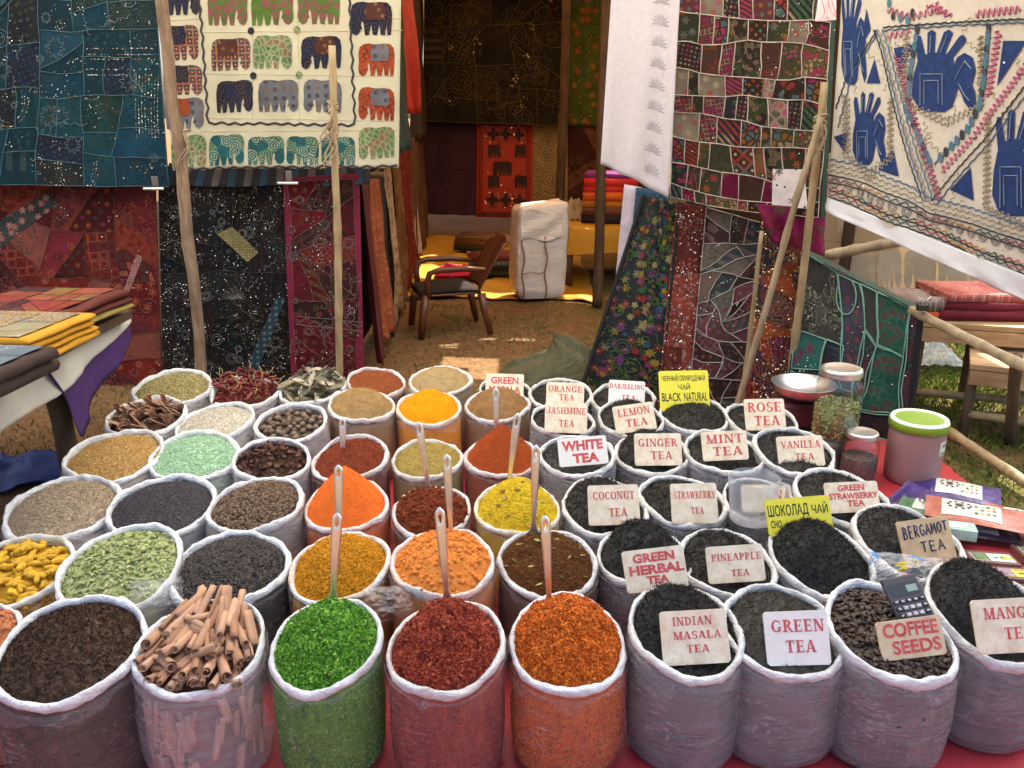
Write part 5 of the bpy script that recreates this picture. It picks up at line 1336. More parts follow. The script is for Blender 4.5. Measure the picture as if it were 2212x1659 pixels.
# bay leaves
P = []
for q in range(4):
    V = []; F = []; rr = random.Random(q + 9)
    for i in range(9):
        t = i / 8; wd = .016 * math.sin(math.pi * t) ** .8 + .0004
        for j in (-1, 0, 1): V.append(((t - .5) * .085, j * wd, abs(j) * .006 + .010 * math.sin(t * 3 + q) + (j * .004 if q % 2 else 0)))
    for i in range(8):
        for j in range(2): F.append((i * 3 + j, i * 3 + j + 1, i * 3 + j + 4, i * 3 + j + 3))
    P.append(mesh_obj('bay_leaf', V, F, plain('bay_%d' % (q % 2), ((.42, .38, .28), (.25, .22, .15))[q % 2], .7, .25, 50, .4, 120, .002), smooth=True))
place('bay_leaf', P, BAGS['bay'], 62, 'dry curled bay leaf in the back row bag', 'leaf', 'bay leaves', .88, .2, .05, 5, .9); drop(P)
# cassia bark
P = []
for q in range(4):
    V = []; F = []; rr = random.Random(q + 19); L = rr.uniform(.07, .11); wd = rr.uniform(.011, .019)
    for i in range(7):
        for j in range(5):
            b = (j / 4 - .5) * 2.0; V.append(((i / 6 - .5) * L + rr.uniform(-.002, .002), math.sin(b) * wd, math.cos(b) * wd * .7 + rr.uniform(-.0006, .0006)))
    for i in range(6):
        for j in range(4): F.append((i * 5 + j, i * 5 + j + 1, i * 5 + j + 6, i * 5 + j + 5))
    o = mesh_obj('cassia_bark', V, F, plain('cassia_%d' % (q % 2), ((.36, .235, .165), (.44, .245, .15))[q % 2], .85, .3, 40, .5, 90, .003, stretch=(.3, 1, 1)), smooth=False)
    md = o.modifiers.new('thickness', 'SOLIDIFY'); md.thickness = .002; P.append(o)
rr = random.Random(4); bg = BAGS['cassia']
for i, o in enumerate(place('cassia_bark', P, bg, 52, 'curved piece of cassia bark in the second row bag', 'bark', 'cassia bark', .8, 0, .02, 7, .3)):
    o.rotation_euler = (rr.uniform(-.5, .5), -rr.uniform(.3, 1.2), rr.uniform(-2.6, -.6))
drop(P)
# nutmegs
V, F = [], []
bm = bmesh.new(); bmesh.ops.create_icosphere(bm, subdivisions=2, radius=1)
for v in bm.verts:
    a = math.atan2(v.co.y, v.co.x); k_ = 1 + .045 * math.sin(a * 9 + v.co.z * 3); v.co = Vector((v.co.x * .0115 * k_, v.co.y * .0115 * k_, v.co.z * .0145))
me = bpy.data.meshes.new('nutmeg'); bm.to_mesh(me); bm.free(); me.polygons.foreach_set('use_smooth', [True] * len(me.polygons))
P = []
for q in range(3):
    m2 = me.copy(); m2.materials.append(plain('nutmeg_%d' % q, ((.16, .11, .08), (.11, .075, .055), (.21, .155, .12))[q], .7, .25, 120, .3, 300, .001)); P.append(link('nutmeg', m2))
place('nutmeg', P, BAGS['nutmeg'], 78, 'whole brown nutmeg in the second row bag', 'nutmeg', 'nutmegs', .86, 0, .018, 8, 2); drop(P)
# star anise
P = []
for q in range(2):
    mb = MB()
    for i in range(8):
        a = i * .7854; d = Vector((math.cos(a), math.sin(a), .25)); L = .0135 * (1 - .18 * ((i + q) % 3)); w = Vector((-math.sin(a), math.cos(a), 0)) * .0032
        mb.add([Vector((0, 0, 0)), d * L * .55 + w, d * L, d * L * .55 - w, d * L * .5 + Vector((0, 0, -.004))], [(0, 3, 4), (3, 2, 4), (2, 1, 4), (1, 0, 4), (0, 1, 2, 3)])
    P.append(mb.build('star_anise', plain('anise_%d' % q, ((.075, .03, .02), (.12, .05, .03))[q], .6, .3, 100, .3, 200, .001)))
place('star_anise', P, BAGS['anise'], 110, 'dark brown star anise in the third row bag', 'spice star', 'star anise', .88, 0, .016, 9, .9); drop(P)
# turmeric fingers
P = []
for q in range(4):
    rr = random.Random(q + 30); L = rr.uniform(.045, .07)
    pts = [Vector((L * (i / 9 - .5), .004 * math.sin(i * .6 + q), .003 * math.cos(i * .5 + q))) for i in range(10)]
    mb = MB().tube(pts, [.004 + .0065 * math.sin(math.pi * min(.93, max(.07, i / 9))) * (1 + .16 * ((i % 3) - 1)) for i in range(10)], 8)
    if q % 2: mb.tube([pts[5], pts[5] + Vector((.008, .012, .003)), pts[5] + Vector((.012, .02, .004))], [.0065, .006, .003], 7)
    P.append(mb.build('turmeric_root', plain('turmeric_root_%d' % (q % 2), ((.66, .40, .03), (.56, .33, .03))[q % 2], .75, .2, 60, .4, 120, .003), None, True))
place('turmeric_root', P, BAGS['turfinger'], 84, 'knobbly yellow turmeric root in the bag at the picture edge', 'turmeric root', 'turmeric roots', .88, 0, .02, 10, .35); drop(P)
# cardamom pods
def podmesh(name, q, sz=.0105):
    v, f = POD; v = v.copy() * np.array([sz, sz * .47, sz * .43]); a = np.arctan2(v[:, 2], v[:, 1]); v[:, 1:] *= (1 + .12 * np.cos(3 * a))[:, None]
    m = plain('pod_%d' % q, ((.30, .335, .13), (.40, .44, .20), (.23, .27, .09))[q], .6, .2, 200, .3, 500, .001)
    return mesh_obj(name, v, f, m, smooth=True)
P = [podmesh('cardamom_pod', q) for q in range(3)]
place('cardamom_pod', P, BAGS['cardamom'], 300, 'pale green cardamom pod on top of its bag', 'cardamom pod', 'cardamom pods in the bag', .9, 0, .009, 11, .5)
PODS = P
# coffee beans
P = []
for q in range(3):
    v, f = BEAN; P.append(mesh_obj('coffee_bean', v * np.array([.0092, .0066, .0066]), f, plain('bean_%d' % q, ((.045, .023, .015), (.06, .032, .021), (.032, .016, .011))[q], .38, .15, 60, .1, 300, .001, spec=.5), smooth=True))
place('coffee_bean', P, BAGS['coffee'], 300, 'roasted brown coffee bean on top of its bag', 'coffee bean', 'coffee beans', .9, 0, .008, 12, .8); drop(P)
# cinnamon sticks
m_cin = [plain('cinnamon_%d' % q, c_, .8, .25, 30, .45, 80, .003, stretch=(1, 1, .15)) for q, c_ in enumerate([(.47, .27, .165), (.54, .33, .21), (.39, .21, .12)])]
P = []
for q in range(6):
    rr = random.Random(q + 50); L = rr.uniform(.075, .115); r0 = rr.uniform(.0105, .0165); turns = rr.uniform(1.15, 1.9); V = []; F = []; n = 22
    dbl = q % 3 == 2
    for i in range(6):
        for j in range(n + 1):
            t = j / n; a = t * turns * 6.283
            if dbl:
                s_ = abs(t - .5) * 2; rr_ = r0 * .55 * (.35 + .65 * (1 - s_) + .3); cx = (r0 * .55) * (1 if t > .5 else -1) * s_
                V.append((cx + math.cos(a * 1.2) * rr_, math.sin(a * 1.2) * rr_, (i / 5 - .5) * L + rr.uniform(-.002, .002)))
            else:
                rr_ = r0 * (.45 + .55 * t); V.append((math.cos(a) * rr_ * (1 + .03 * i), math.sin(a) * rr_, (i / 5 - .5) * L + (rr.uniform(-.003, .003) if i in (0, 5) else 0)))
    for i in range(5):
        for j in range(n): F.append((i * (n + 1) + j, i * (n + 1) + j + 1, (i + 1) * (n + 1) + j + 1, (i + 1) * (n + 1) + j))
    o = mesh_obj('cinnamon_stick', V, F, m_cin[q % 3], smooth=True); md = o.modifiers.new('thickness', 'SOLIDIFY'); md.thickness = .0016; P.append(o)
bg = BAGS['cinnamon']; rr = random.Random(77); SX = []
for i in range(64):
    a = i * 2.39996; r = math.sqrt((i + .5) / 64) * .76 * bg.R; x, y = r * math.cos(a), r * math.sin(a)
    y = max(y, -.07)
    # they lie on the heap's slope, open ends towards the viewer, the back ones steeper
    el = -.1 + .65 * max(0, y / bg.R + .25) + rr.uniform(-.3, .3)
    d = Vector((x / bg.R * .55 + rr.uniform(-.28, .28), -math.cos(el), -math.sin(el))).normalized()
    if rr.random() < .16: d = Vector((rr.uniform(-1, 1), rr.uniform(-.6, .1), rr.uniform(-.25, .15))).normalized()
    o = copy_tree(P[i % 6]); z = bg.mouth(x, y) - .012 + .030 * (y / bg.R) + .038 * (1 - (r / bg.R) ** 2) + rr.uniform(-.016, .016)
    o.location = bg.world(x, y - .01, z); o.rotation_euler = d.to_track_quat('Z', 'Y').to_euler()
    o.rotation_euler.rotate_axis('Z', rr.uniform(0, 6.28))
    tag(o, 'rolled brown cinnamon stick lying in the front row bag', 'cinnamon stick', 'cinnamon sticks'); SX.append(o)
# sticks pressed against the clear wall
for i in range(54):
    a = rr.uniform(3.4, 6.0); t = rr.uniform(.16, .72); r = bg.R * .875
    o = copy_tree(P[i % 6]); o.location = bg.world(r * math.cos(a), r * math.sin(a), t * bg.h)
    tn = Vector((-math.sin(a), math.cos(a), 0)); d = (Vector((0, 0, 1)) + tn * rr.uniform(-.35, .35)).normalized(); o.scale = (.9, .9, .9)
    o.rotation_euler = d.to_track_quat('Z', 'Y').to_euler(); tag(o, 'cinnamon stick seen through the clear wall of its bag', 'cinnamon stick', 'cinnamon sticks inside the bag')
drop(P)
# leaf bits in the yellow and brown mixes
P = []
for q in range(2):
    P.append(mesh_obj('leaf_flake', [(-.012, 0, 0), (-.003, .006, .002), (.010, .004, .003), (.013, -.002, .001), (.002, -.006, .002)], [(0, 4, 3, 2, 1)], plain('flake_%d' % q, ((.12, .11, .035), (.30, .27, .09))[q], .8)))
place('leaf_flake', P, BAGS['yellowmix'], 26, 'dark leaf flake in the bright yellow mix', 'flake', 'flakes in the yellow mix', .85, 0, .004, 13, .4)
place('leaf_flake', P, BAGS['brownmix'], 20, 'pale leaf flake in the dark brown mix', 'flake', 'flakes in the brown mix', .85, 0, .004, 14, .4); drop(P)

# ================================================================== lettering
TK, TN = .20, .10
def serif_glyph(ch):
    """polygons of a slab-serif capital, height 1; returns (polys, width)"""
    P = []
    def box(x0, y0, x1, y1): P.append([(x0, y0), (x1, y0), (x1, y1), (x0, y1)])
    def stem(x, y0=0, y1=1, t=TK, s0=True, s1=True):
        box(x - t / 2, y0, x + t / 2, y1); e = .09
        if s0: box(x - t / 2 - e, y0, x + t / 2 + e, y0 + .09)
        if s1: box(x - t / 2 - e, y1 - .09, x + t / 2 + e, y1)
    def diag(x0, y0, x1, y1, t): P.append([(x0 - t / 2, y0), (x0 + t / 2, y0), (x1 + t / 2, y1), (x1 - t / 2, y1)])
    def arc(cx, cy, rx, ry, a0, a1, tx=TK, ty=TN, n=14):
        for i in range(n):
            b0 = R_(a0 + (a1 - a0) * i / n); b1 = R_(a0 + (a1 - a0) * (i + 1) / n)
            P.append([(cx + (rx - tx) * math.cos(b0), cy + (ry - ty) * math.sin(b0)), (cx + rx * math.cos(b0), cy + ry * math.sin(b0)), (cx + rx * math.cos(b1), cy + ry * math.sin(b1)), (cx + (rx - tx) * math.cos(b1), cy + (ry - ty) * math.sin(b1))])
    def ser(x, y, e=.15): box(x - e, y, x + e, y + .09)
    w = .8
    if ch == 'A': diag(.12, 0, .40, 1, TN); diag(.70, 0, .42, 1, TK); box(.2, .28, .6, .35); ser(.12, 0, .12); ser(.70, 0, .16); w = .86
    elif ch == 'B': stem(.2); arc(.3, .75, .36, .25, -90, 90); arc(.3, .26, .42, .26, -90, 90); w = .76
    elif ch == 'C': arc(.42, .5, .40, .5, 48, 312); box(.68, .66, .74, .95); box(.68, .06, .74, .3); w = .82
    elif ch == 'D': stem(.2); arc(.28, .5, .50, .5, -90, 90); w = .84
    elif ch == 'E': stem(.2); box(.2, 0.91, .66, 1); box(.2, 0, .68, .09); box(.2, .47, .55, .54); box(.60, .74, .66, 1); box(.62, 0, .68, .28); box(.5, .38, .56, .63); w = .76
    elif ch == 'F': stem(.2); box(.2, 0.91, .66, 1); box(.2, .47, .55, .54); box(.60, .74, .66, 1); box(.5, .38, .56, .63); w = .7
    elif ch == 'G': arc(.42, .5, .40, .5, 48, 318); box(.68, .66, .74, .95); box(.6, .04, .78, .42); box(.52, .38, .86, .44); w = .9
    elif ch == 'H': stem(.2); stem(.72); box(.2, .47, .72, .54); w = .93
    elif ch == 'I': stem(.22); w = .45
    elif ch == 'J': stem(.42, .2, 1, TK, False); arc(.26, .24, .255, .24, 180, 360, TK * .8); w = .6
    elif ch == 'K': stem(.2); diag(.3, .45, .66, 1, TN); diag(.74, 0, .42, .55, TK); ser(.66, 0.91, .12); ser(.74, 0, .14); w = .88
    elif ch == 'L': stem(.2); box(.2, 0, .66, .09); box(.60, 0, .66, .3); w = .73
    elif ch == 'M': stem(.15, t=TN); stem(.86); diag(.50, 0, .18, 1, TK * .9); diag(.50, 0, .84, 1, TN); w = 1.04
    elif ch == 'N': stem(.15, t=TN); stem(.74, t=TN, s0=False); diag(.70, 0, .18, 1, TK); w = .9
    elif ch == 'O': arc(.43, .5, .42, .5, 0, 360, n=26); w = .88
    elif ch == 'P': stem(.2); arc(.3, .72, .40, .28, -90, 90); w = .74
    elif ch == 'R': stem(.2); arc(.3, .74, .38, .26, -90, 90); diag(.72, 0, .42, .5, TK); ser(.74, 0, .1); w = .84
    elif ch == 'S': arc(.34, .74, .29, .26, 40, 270, TK * .8); arc(.34, .26, .31, .27, -140, 90, TK * .8); box(.56, .72, .62, .96); box(.06, .04, .12, .28); w = .68
    elif ch == 'T': stem(.38, s1=False); box(.04, 0.91, .72, 1); box(.04, .74, .10, 1); box(.66, .74, .72, 1); w = .78
    elif ch == 'U': stem(.2, .3, 1, TK, False); stem(.72, .3, 1, TN, False); arc(.44, .32, .335, .32, 180, 360, TK * .8); w = .9
    elif ch == 'V': diag(.40, 0, .14, 1, TK); diag(.42, 0, .70, 1, TN); ser(.14, 0.91, .15); ser(.70, 0.91, .12); w = .84
    elif ch == 'W': diag(.32, 0, .12, 1, TK); diag(.34, 0, .52, 1, TN); diag(.74, 0, .54, 1, TK); diag(.76, 0, .96, 1, TN); ser(.12, 0.91, .14); ser(.96, 0.91, .12); w = 1.1
    elif ch == 'Y': stem(.42, 0, .45, TK, True, False); diag(.40, .42, .14, 1, TK); diag(.45, .42, .72, 1, TN); ser(.14, 0.91, .14); ser(.72, 0.91, .11); w = .86
    elif ch == ' ': w = .4
    return P, w
def serif_line(txt):
    V = []; F = []; x = 0; n = 0
    for ch in txt:
        P, w = serif_glyph(ch)
        for p in P:
            b = len(V); n += 1; V += [(x + q[0], q[1], (n % 9) * .0012) for q in p]; F.append(tuple(range(b, b + len(p))))
        x += w + .06
    return V, F, x - .06
def sans_line(txt, bold=.02, spacing=1.0):
    cu = bpy.data.curves.new('lettering', 'FONT'); cu.body = txt; cu.size = 1.0; cu.offset = bold; cu.space_character = spacing; cu.resolution_u = 3
    o = bpy.data.objects.new('lettering', cu); C.objects.link(o)
    dg = bpy.context.evaluated_depsgraph_get(); dg.update()
    me = bpy.data.meshes.new_from_object(o.evaluated_get(dg))
    V = [tuple(v.co) for v in me.vertices]; F = [tuple(p.vertices) for p in me.polygons]
    bpy.data.objects.remove(o); bpy.data.curves.remove(cu); bpy.data.meshes.remove(me)
    x0 = min(v[0] for v in V); x1 = max(v[0] for v in V); y1 = max(v[1] for v in V)
    y0 = 0
    return [((v[0] - x0) / (y1 - y0), (v[1] - y0) / (y1 - y0), 0) for v in V], F, (x1 - x0) / (y1 - y0)
def put_line(txt, font, parent, x0, x1, y0, hgt, mat, z=.0042, bold=.02, name='lettering'):
    """text fitted between x0..x1 with baseline y0 on the plate's own plane"""
    V, F, w = serif_line(txt) if font == 'serif' else sans_line(txt, bold)
    sx = (x1 - x0) / w
    return mesh_obj(name, [(x0 + v[0] * sx, y0 + v[1] * hgt, z + v[2] * hgt * .6) for v in V], F, mat, parent)
m_ink = plain('red_ink', (.60, .055, .065), .6, .25, 60, 0, c2=(.72, .16, .16))
m_black = plain('black_ink', (.02, .02, .022), .6, .2, 60, 0)
m_navy = plain('navy_ink', (.03, .03, .10), .6, .3, 60, 0)
def card_mat(name, c, dirt, amt):
    k = NT(name).set(.6, .3); v = k.coord('Object'); f = k.noise(v, 18, 6, .7); g = k.noise(k.coord('Object', (1, 3, 1)), 30, 5, .7, .5)
    k.col(k.mix(k.math('MULTIPLY', k.ramp(f, [(.42, 0.0), (.68, 1.0)]), amt), k.ramp(g, [(.3, mul(c, .9)), (.7, c)]), dirt)); k.bump(g, .15, .002); return k.m
CARDS = {'old': card_mat('card_old', (.88, .80, .63), (.46, .28, .13), .6), 'white': card_mat('card_white', (.86, .85, .82), (.5, .42, .34), .2), 'wood': card_mat('card_wood', (.68, .50, .30), (.38, .21, .10), .8), 'yellow': card_mat('card_yellow', (.78, .72, .06), (.6, .5, .1), .2), 'coffee': card_mat('card_coffee', (.72, .58, .40), (.45, .28, .14), .6)}
def card(TL, TR, BL, z, lines, style='old', font='serif', ink=None, lean=30, label='', bold=.02, ext=.012):
    """a small sign stuck in a heap: corners in the picture, height z of its middle"""
    cx = (TR[0] + BL[0]) / 2; cy = (TR[1] + BL[1]) / 2
    c = onZ(cx, cy, z); n = Vector((0, -math.cos(R_(lean)), math.sin(R_(lean))))
    def hit(p):
        d = ray(*p); return CAM + d * ((c - CAM).dot(n) / d.dot(n))
    a, b, l_ = hit(TL), hit(TR), hit(BL)
    X = (b - a).normalized(); Yv = n.cross(X).normalized(); W = (b - a).length; Hh = abs((a - l_).dot(Yv))
    M = Matrix((X, Yv, n)).transposed().to_4x4(); M.translation = a - Yv * Hh + X * (W / 2) * 0
    o = thing('sign_card', label, 'sign', (0, 0, 0), group='cards naming the teas')
    o.matrix_world = M
    # plate with clipped corners, stuck a little into the heap
    r = .006; t = .0035; pts = []
    for (qx, qy) in ((r, -ext), (W - r, -ext), (W, r - ext), (W, Hh - r), (W - r, Hh), (r, Hh), (0, Hh - r), (0, r - ext)):
        pts.append((qx + rnd.uniform(-.0008, .0008), qy + rnd.uniform(-.0008, .0008)))
    k = len(pts)
    V = [(x, y, t) for x, y in pts] + [(x, y, -t) for x, y in pts]
    F = [tuple(range(k)), tuple(range(2 * k - 1, k - 1, -1))] + [(i, i + k, (i + 1) % k + k, (i + 1) % k) for i in range(k)]
    mesh_obj('plate', V, F, CARDS[style], o)
    for (txt, fx0, fx1, fy, fh) in lines:
        put_line(txt, font, o, W * fx0, W * fx1, Hh * fy, Hh * fh, ink or m_ink, bold=bold)
    o['plate_size'] = (W, Hh); return o
def L2(a, b='TEA', a0=.08, a1=.92, b0=.30, b1=.72, ya=.52, yb=.10, ha=.32, hb=.30): return [(a, a0, a1, ya, ha), (b, b0, b1, yb, hb)]
card((1050, 806), (1132, 809), (1050, 851), .40, L2('GREEN', 'MASALA', .14, .86, .10, .92), 'old', 'sans', label='small card reading GREEN MASALA in the back row', bold=.03)
card((1181, 825), (1262, 828), (1180, 867), .39, L2('ORANGE', 'TEA', .05, .95, .34, .74, .5, .08), 'old', label='stained card reading ORANGE TEA')
card((1316, 820), (1394, 825), (1314, 868), .39, L2('DARJEELING', 'TEA', .02, .98, .36, .74, .62, .1, .22, .25), 'white', label='white card reading DARJEELING TEA')
card((1422, 802), (1528, 800), (1424, 884), .43, [('ЧЕРНЫЙ ПРИРОДНЫЙ', .06, .94, .73, .18), ('ЧАЙ', .38, .62, .50, .17), ('BLACK', .04, .43, .20, .22), ('NATURAL', .49, .96, .20, .22), ('TEA', .35, .62, -.02, .14)], 'yellow', 'sans', m_black, label='yellow card reading BLACK NATURAL TEA in two languages', bold=.012)
card((1178, 868), (1269, 872), (1178, 927), .385, L2('JASHMINE', 'TEA', .05, .97, .34, .70, .58, .12, .24, .24), 'old', label='stained card reading JASHMINE TEA')
card((1322, 879), (1409, 867), (1332, 932), .39, L2('LEMON', 'TEA', .10, .90, .26, .80, .55, .10, .30, .30), 'old', label='tilted card reading LEMON TEA')
card((1606, 863), (1692, 861), (1610, 924), .40, L2('ROSE', 'TEA', .07, .93, .22, .86, .54, .06, .34, .34), 'old', label='stained card reading ROSE TEA')
card((1203, 949), (1308, 940), (1209, 1003), .415, L2('WHITE', 'TEA', .08, .92, .28, .82, .50, .0, .38, .36), 'white', 'sans', label='white card reading WHITE TEA in bold letters', bold=.045)
card((1369, 937), (1470, 936), (1377, 999), .385, L2('GINGER', 'TEA', .08, .92, .34, .80, .54, .10, .28, .28), 'old', label='stained card reading GINGER TEA')
card((1513, 934), (1611, 929), (1519, 990), .405, L2('MINT', 'TEA', .10, .92, .22, .88, .54, .06, .34, .34), 'old', label='stained card reading MINT TEA')
card((1676, 944), (1775, 940), (1690, 1003), .385, L2('VANILLA', 'TEA', .08, .94, .36, .78, .56, .12, .27, .25), 'old', label='stained card reading VANILLA TEA')
card((1268, 1049), (1378, 1046), (1275, 1128), .39, L2('COCONUT', 'TEA', .10, .92, .40, .76, .60, .14, .22, .22), 'old', label='stained card reading COCONUT TEA')
card((1447, 1045), (1546, 1043), (1456, 1124), .385, L2('STRAWBERRY', 'TEA', .07, .97, .42, .70, .58, .16, .20, .18), 'old', label='stained card reading STRAWBERRY TEA')
card((1600, 1047), (1708, 1048), (1604, 1098), .40, [('NA', .66, .98, .35, .42)], 'old', label='stained card with the letters NA showing past the plastic jug')
card((1650, 1080), (1788, 1069), (1660, 1150), .43, [('ШОКОЛАД', .03, .66, .47, .34), ('ЧАЙ', .71, .96, .47, .34), ('CHO', .05, .22, .12, .22)], 'yellow', 'sans', m_black, label='yellow card reading chocolate tea in Cyrillic', bold=.012)
card((1779, 1044), (1893, 1038), (1793, 1102), .39, [('GREEN', .24, .74, .68, .22), ('STRAWBERRY', .06, .98, .38, .22), ('TEA', .38, .72, .10, .22)], 'old', 'sans', label='stained card reading GREEN STRAWBERRY TEA', bold=.035)
card((1342, 1192), (1474, 1176), (1352, 1274), .39, [('GREEN', .16, .84, .66, .23), ('HERBAL', .08, .97, .34, .24), ('TEA', .34, .70, .08, .20)], 'old', 'sans', label='tilted card reading GREEN HERBAL TEA', bold=.045)
card((1523, 1182), (1645, 1174), (1537, 1252), .37, L2('PINEAPPLE', 'TEA', .08, .96, .40, .72, .54, .06, .22, .20), 'old', label='stained card reading PINEAPPLE TEA')
card((1423, 1323), (1566, 1314), (1442, 1428), .385, [('INDIAN', .18, .78, .70, .18), ('MASALA', .18, .90, .42, .16), ('TEA', .36, .70, .14, .16)], 'old', label='stained card reading INDIAN MASALA TEA')
card((1648, 1322), (1784, 1318), (1668, 1428), .375, L2('GREEN', 'TEA', .10, .94, .30, .78, .58, .16, .25, .25), 'white', label='clean white card reading GREEN TEA', bold=.0)
card((1890, 1345), (2027, 1328), (1908, 1418), .375, L2('COFFEE', 'SEEDS', .08, .94, .18, .94, .52, .02, .40, .38), 'coffee', 'sans', label='card reading COFFEE SEEDS in big red letters', bold=.03)
card((2095, 1298), (2238, 1290), (2138, 1402), .385, L2('MANGO', 'TEA', .16, .96, .42, .86, .60, .18, .24, .24), 'old', label='wide stained card reading MANGO TEA')
o = card((1934, 1128), (2044, 1112), (1964, 1218), .385, [], 'wood', label='bare wooden card with BERGAMOT TEA handwritten in blue')
# hand lettering: brush strokes
HW = {'B': [[(.1, 0), (.15, 1)], [(.1, 1), (.7, .85), (.6, .58), (.2, .52)], [(.2, .52), (.8, .4), (.7, .1), (.05, .0)]], 'E': [[(.15, 0), (.1, 1)], [(.1, 1), (.75, .95)], [(.1, .52), (.65, .52)], [(.12, .02), (.8, .0)]], 'R': [[(.1, 0), (.12, 1)], [(.12, 1), (.75, .88), (.68, .55), (.15, .48)], [(.3, .48), (.85, .0)]], 'G': [[(.8, .85), (.5, 1), (.12, .75), (.1, .3), (.45, 0), (.82, .2), (.82, .48), (.5, .48)]], 'A': [[(.02, 0), (.45, 1), (.9, 0)], [(.2, .36), (.74, .36)]], 'M': [[(.02, 0), (.15, .95), (.48, .3), (.8, .95), (.92, 0)]], 'O': [[(.5, 1), (.12, .75), (.12, .25), (.5, 0), (.85, .25), (.85, .75), (.5, 1)]], 'T': [[(.02, .95), (.95, 1)], [(.5, .97), (.46, 0)]]}
bw, bh = o['plate_size']; del o['plate_size']
for txt, x0, x1, y0, h0 in (('BERGAMOT', .08, .97, .56, .26), ('TEA', .36, .86, .22, .24)):
    mb = MB(); n_ = len(txt); sx = bw * (x1 - x0) / n_
    for i, ch in enumerate(txt):
        sc = h0 * bh * (1.15 - .3 * i / n_ if n_ > 4 else 1); yo = y0 * bh + (.012 * i / n_ if n_ > 4 else 0)
        for st in HW[ch]: mb.tube([(bw * x0 + sx * (i + q[0] * .82), yo + q[1] * sc, .0042) for q in st], .0020, 6, True)
    mb.build('lettering', m_navy, o, True)

# ================================================================== spoons
m_sp = metal('spoon_steel', (.88, .88, .88), .30)
def spoon(top, bot, bag, lift, label, dy=.0, wd=1.0):
    bg = BAGS[bag]
    y0 = bg.o.y + dy; bot = (bot[0], bot[1] + 12)
    a = onY(bot[0], bot[1], y0); b = onY(top[0], top[1], y0 + .02)
    o = thing('steel_spoon', label, 'spoon', a, group='steel spoons standing in the spices')
    ax = (b - a); L = ax.length; ax.normalize(); n = (Vector((0, -1, .25)) - ax * Vector((0, -1, .25)).dot(ax)).normalized(); sd = ax.cross(n)
    V = []; F = []; m = 26; sc = L
    for i in range(m + 1):
        t = i / m; w = .0052 + .0052 * min(1, max(0, (t - .15) / .6)) ** 1.0
        if t > .92: w *= math.sqrt(max(.02, 1 - ((t - .92) / .08) ** 2))
        if t < .15: w = .0052 + (.15 - t) * .05
        w *= wd * 1.3; cv = .004 * math.sin(t * 3.1)
        for j, (q, zz) in enumerate([(-1, .0), (-.55, .0016), (-.2, .0006), (.2, .0006), (.55, .0016), (1, .0)]):
            V.append(ax * (L * t) + sd * (w * q) + n * (zz + cv))
    k = 6
    for i in range(m):
        for j in range(k - 1):
            if i in (22, 23) and j == 2: continue           # hanging hole
            F.append((i * k + j, i * k + j + 1, (i + 1) * k + j + 1, (i + 1) * k + j))
    h_ = mesh_obj('handle', V, F, m_sp, o, True); md = h_.modifiers.new('thickness', 'SOLIDIFY'); md.thickness = .0014
    # bowl, mostly buried
    V = []; F = []
    for i in range(9):
        t = i / 8; hw = .026 * math.sin(math.pi * (.08 + .90 * t)) ** .7
        for j in range(7):
            q = j / 6 * 2 - 1; V.append(-ax * (t * .06 - .012) + sd * (hw * q) - n * (.012 * (1 - q * q) * math.sin(math.pi * min(1, t + .05))))
    for i in range(8):
        for j in range(6): F.append((i * 7 + j, i * 7 + j + 1, (i + 1) * 7 + j + 1, (i + 1) * 7 + j))
    b_ = mesh_obj('bowl', V, F, m_sp, o, True); md = b_.modifiers.new('thickness', 'SOLIDIFY'); md.thickness = .0014
    return o
spoon((740, 903), (742, 1000), 'darkred', 0, 'spoon in the dark red brown powder', .02)
spoon((904, 911), (928, 1055), 'chunky', 0, 'spoon leaning in the lumpy red brown powder', .09)
spoon((1071, 838), (1073, 960), 'cone', 0, 'dull spoon behind the peaked brick red powder', .07)
spoon((1119, 892), (1096, 1050), 'yellowmix', 0, 'slanting spoon at the back of the bright yellow mix', .12)
spoon((731, 1004), (734, 1160), 'pickle', 0, 'spoon in the mustard orange mix with bright handle', .06)
spoon((965, 981), (975, 1150), 'tandoori', 0, 'spoon in the light orange lumpy powder', .10)
spoon((1158, 961), (1152, 1140), 'brownmix', 0, 'spoon at the back of the dark brown masala mix', .12)
spoon((729, 1108), (719, 1290), 'green', 0, 'tall spoon standing in the bright green seasoning', .09)
spoon((949, 1096), (967, 1292), 'redchili', 0, 'tall spoon standing in the dark red seasoning', .11)
spoon((1177, 1114), (1187, 1300), 'orangechili', 0, 'tall spoon standing in the bright orange seasoning', .10)

# ================================================================== jars, bowl and tub
m_glass = clear('jar_glass', (.96, .97, .96), .35, .04); m_lid = metal('jar_lid', (.78, .75, .70), .42)
def jar(px, py, H, R, label, z0=.02):
    c = onZ(px, py, z0); o = thing('glass_jar', label, 'jar', c, group='glass jars with screw lids')
    prof = [(.0, .004), (R * .9, .004), (R, .02), (R, H * .70), (R * .97, H * .78), (R * .80, H * .86), (R * .78, H * .93)]
    MB().lathe(prof, 48).build('glass_body', m_glass, o, True)
    lid = [(R * .80, H * .875), (R * .86, H * .885)]
    for i in range(3): lid += [(R * .86, H * (.895 + i * .02)), (R * .885, H * (.905 + i * .02))]
    lid += [(R * .87, H * .965), (R * .84, H * .99), (R * .76, H), (R * .70, H * .992), (.0, H * .992)]
    MB().lathe(lid, 48).build('lid', m_lid, o, True); return o
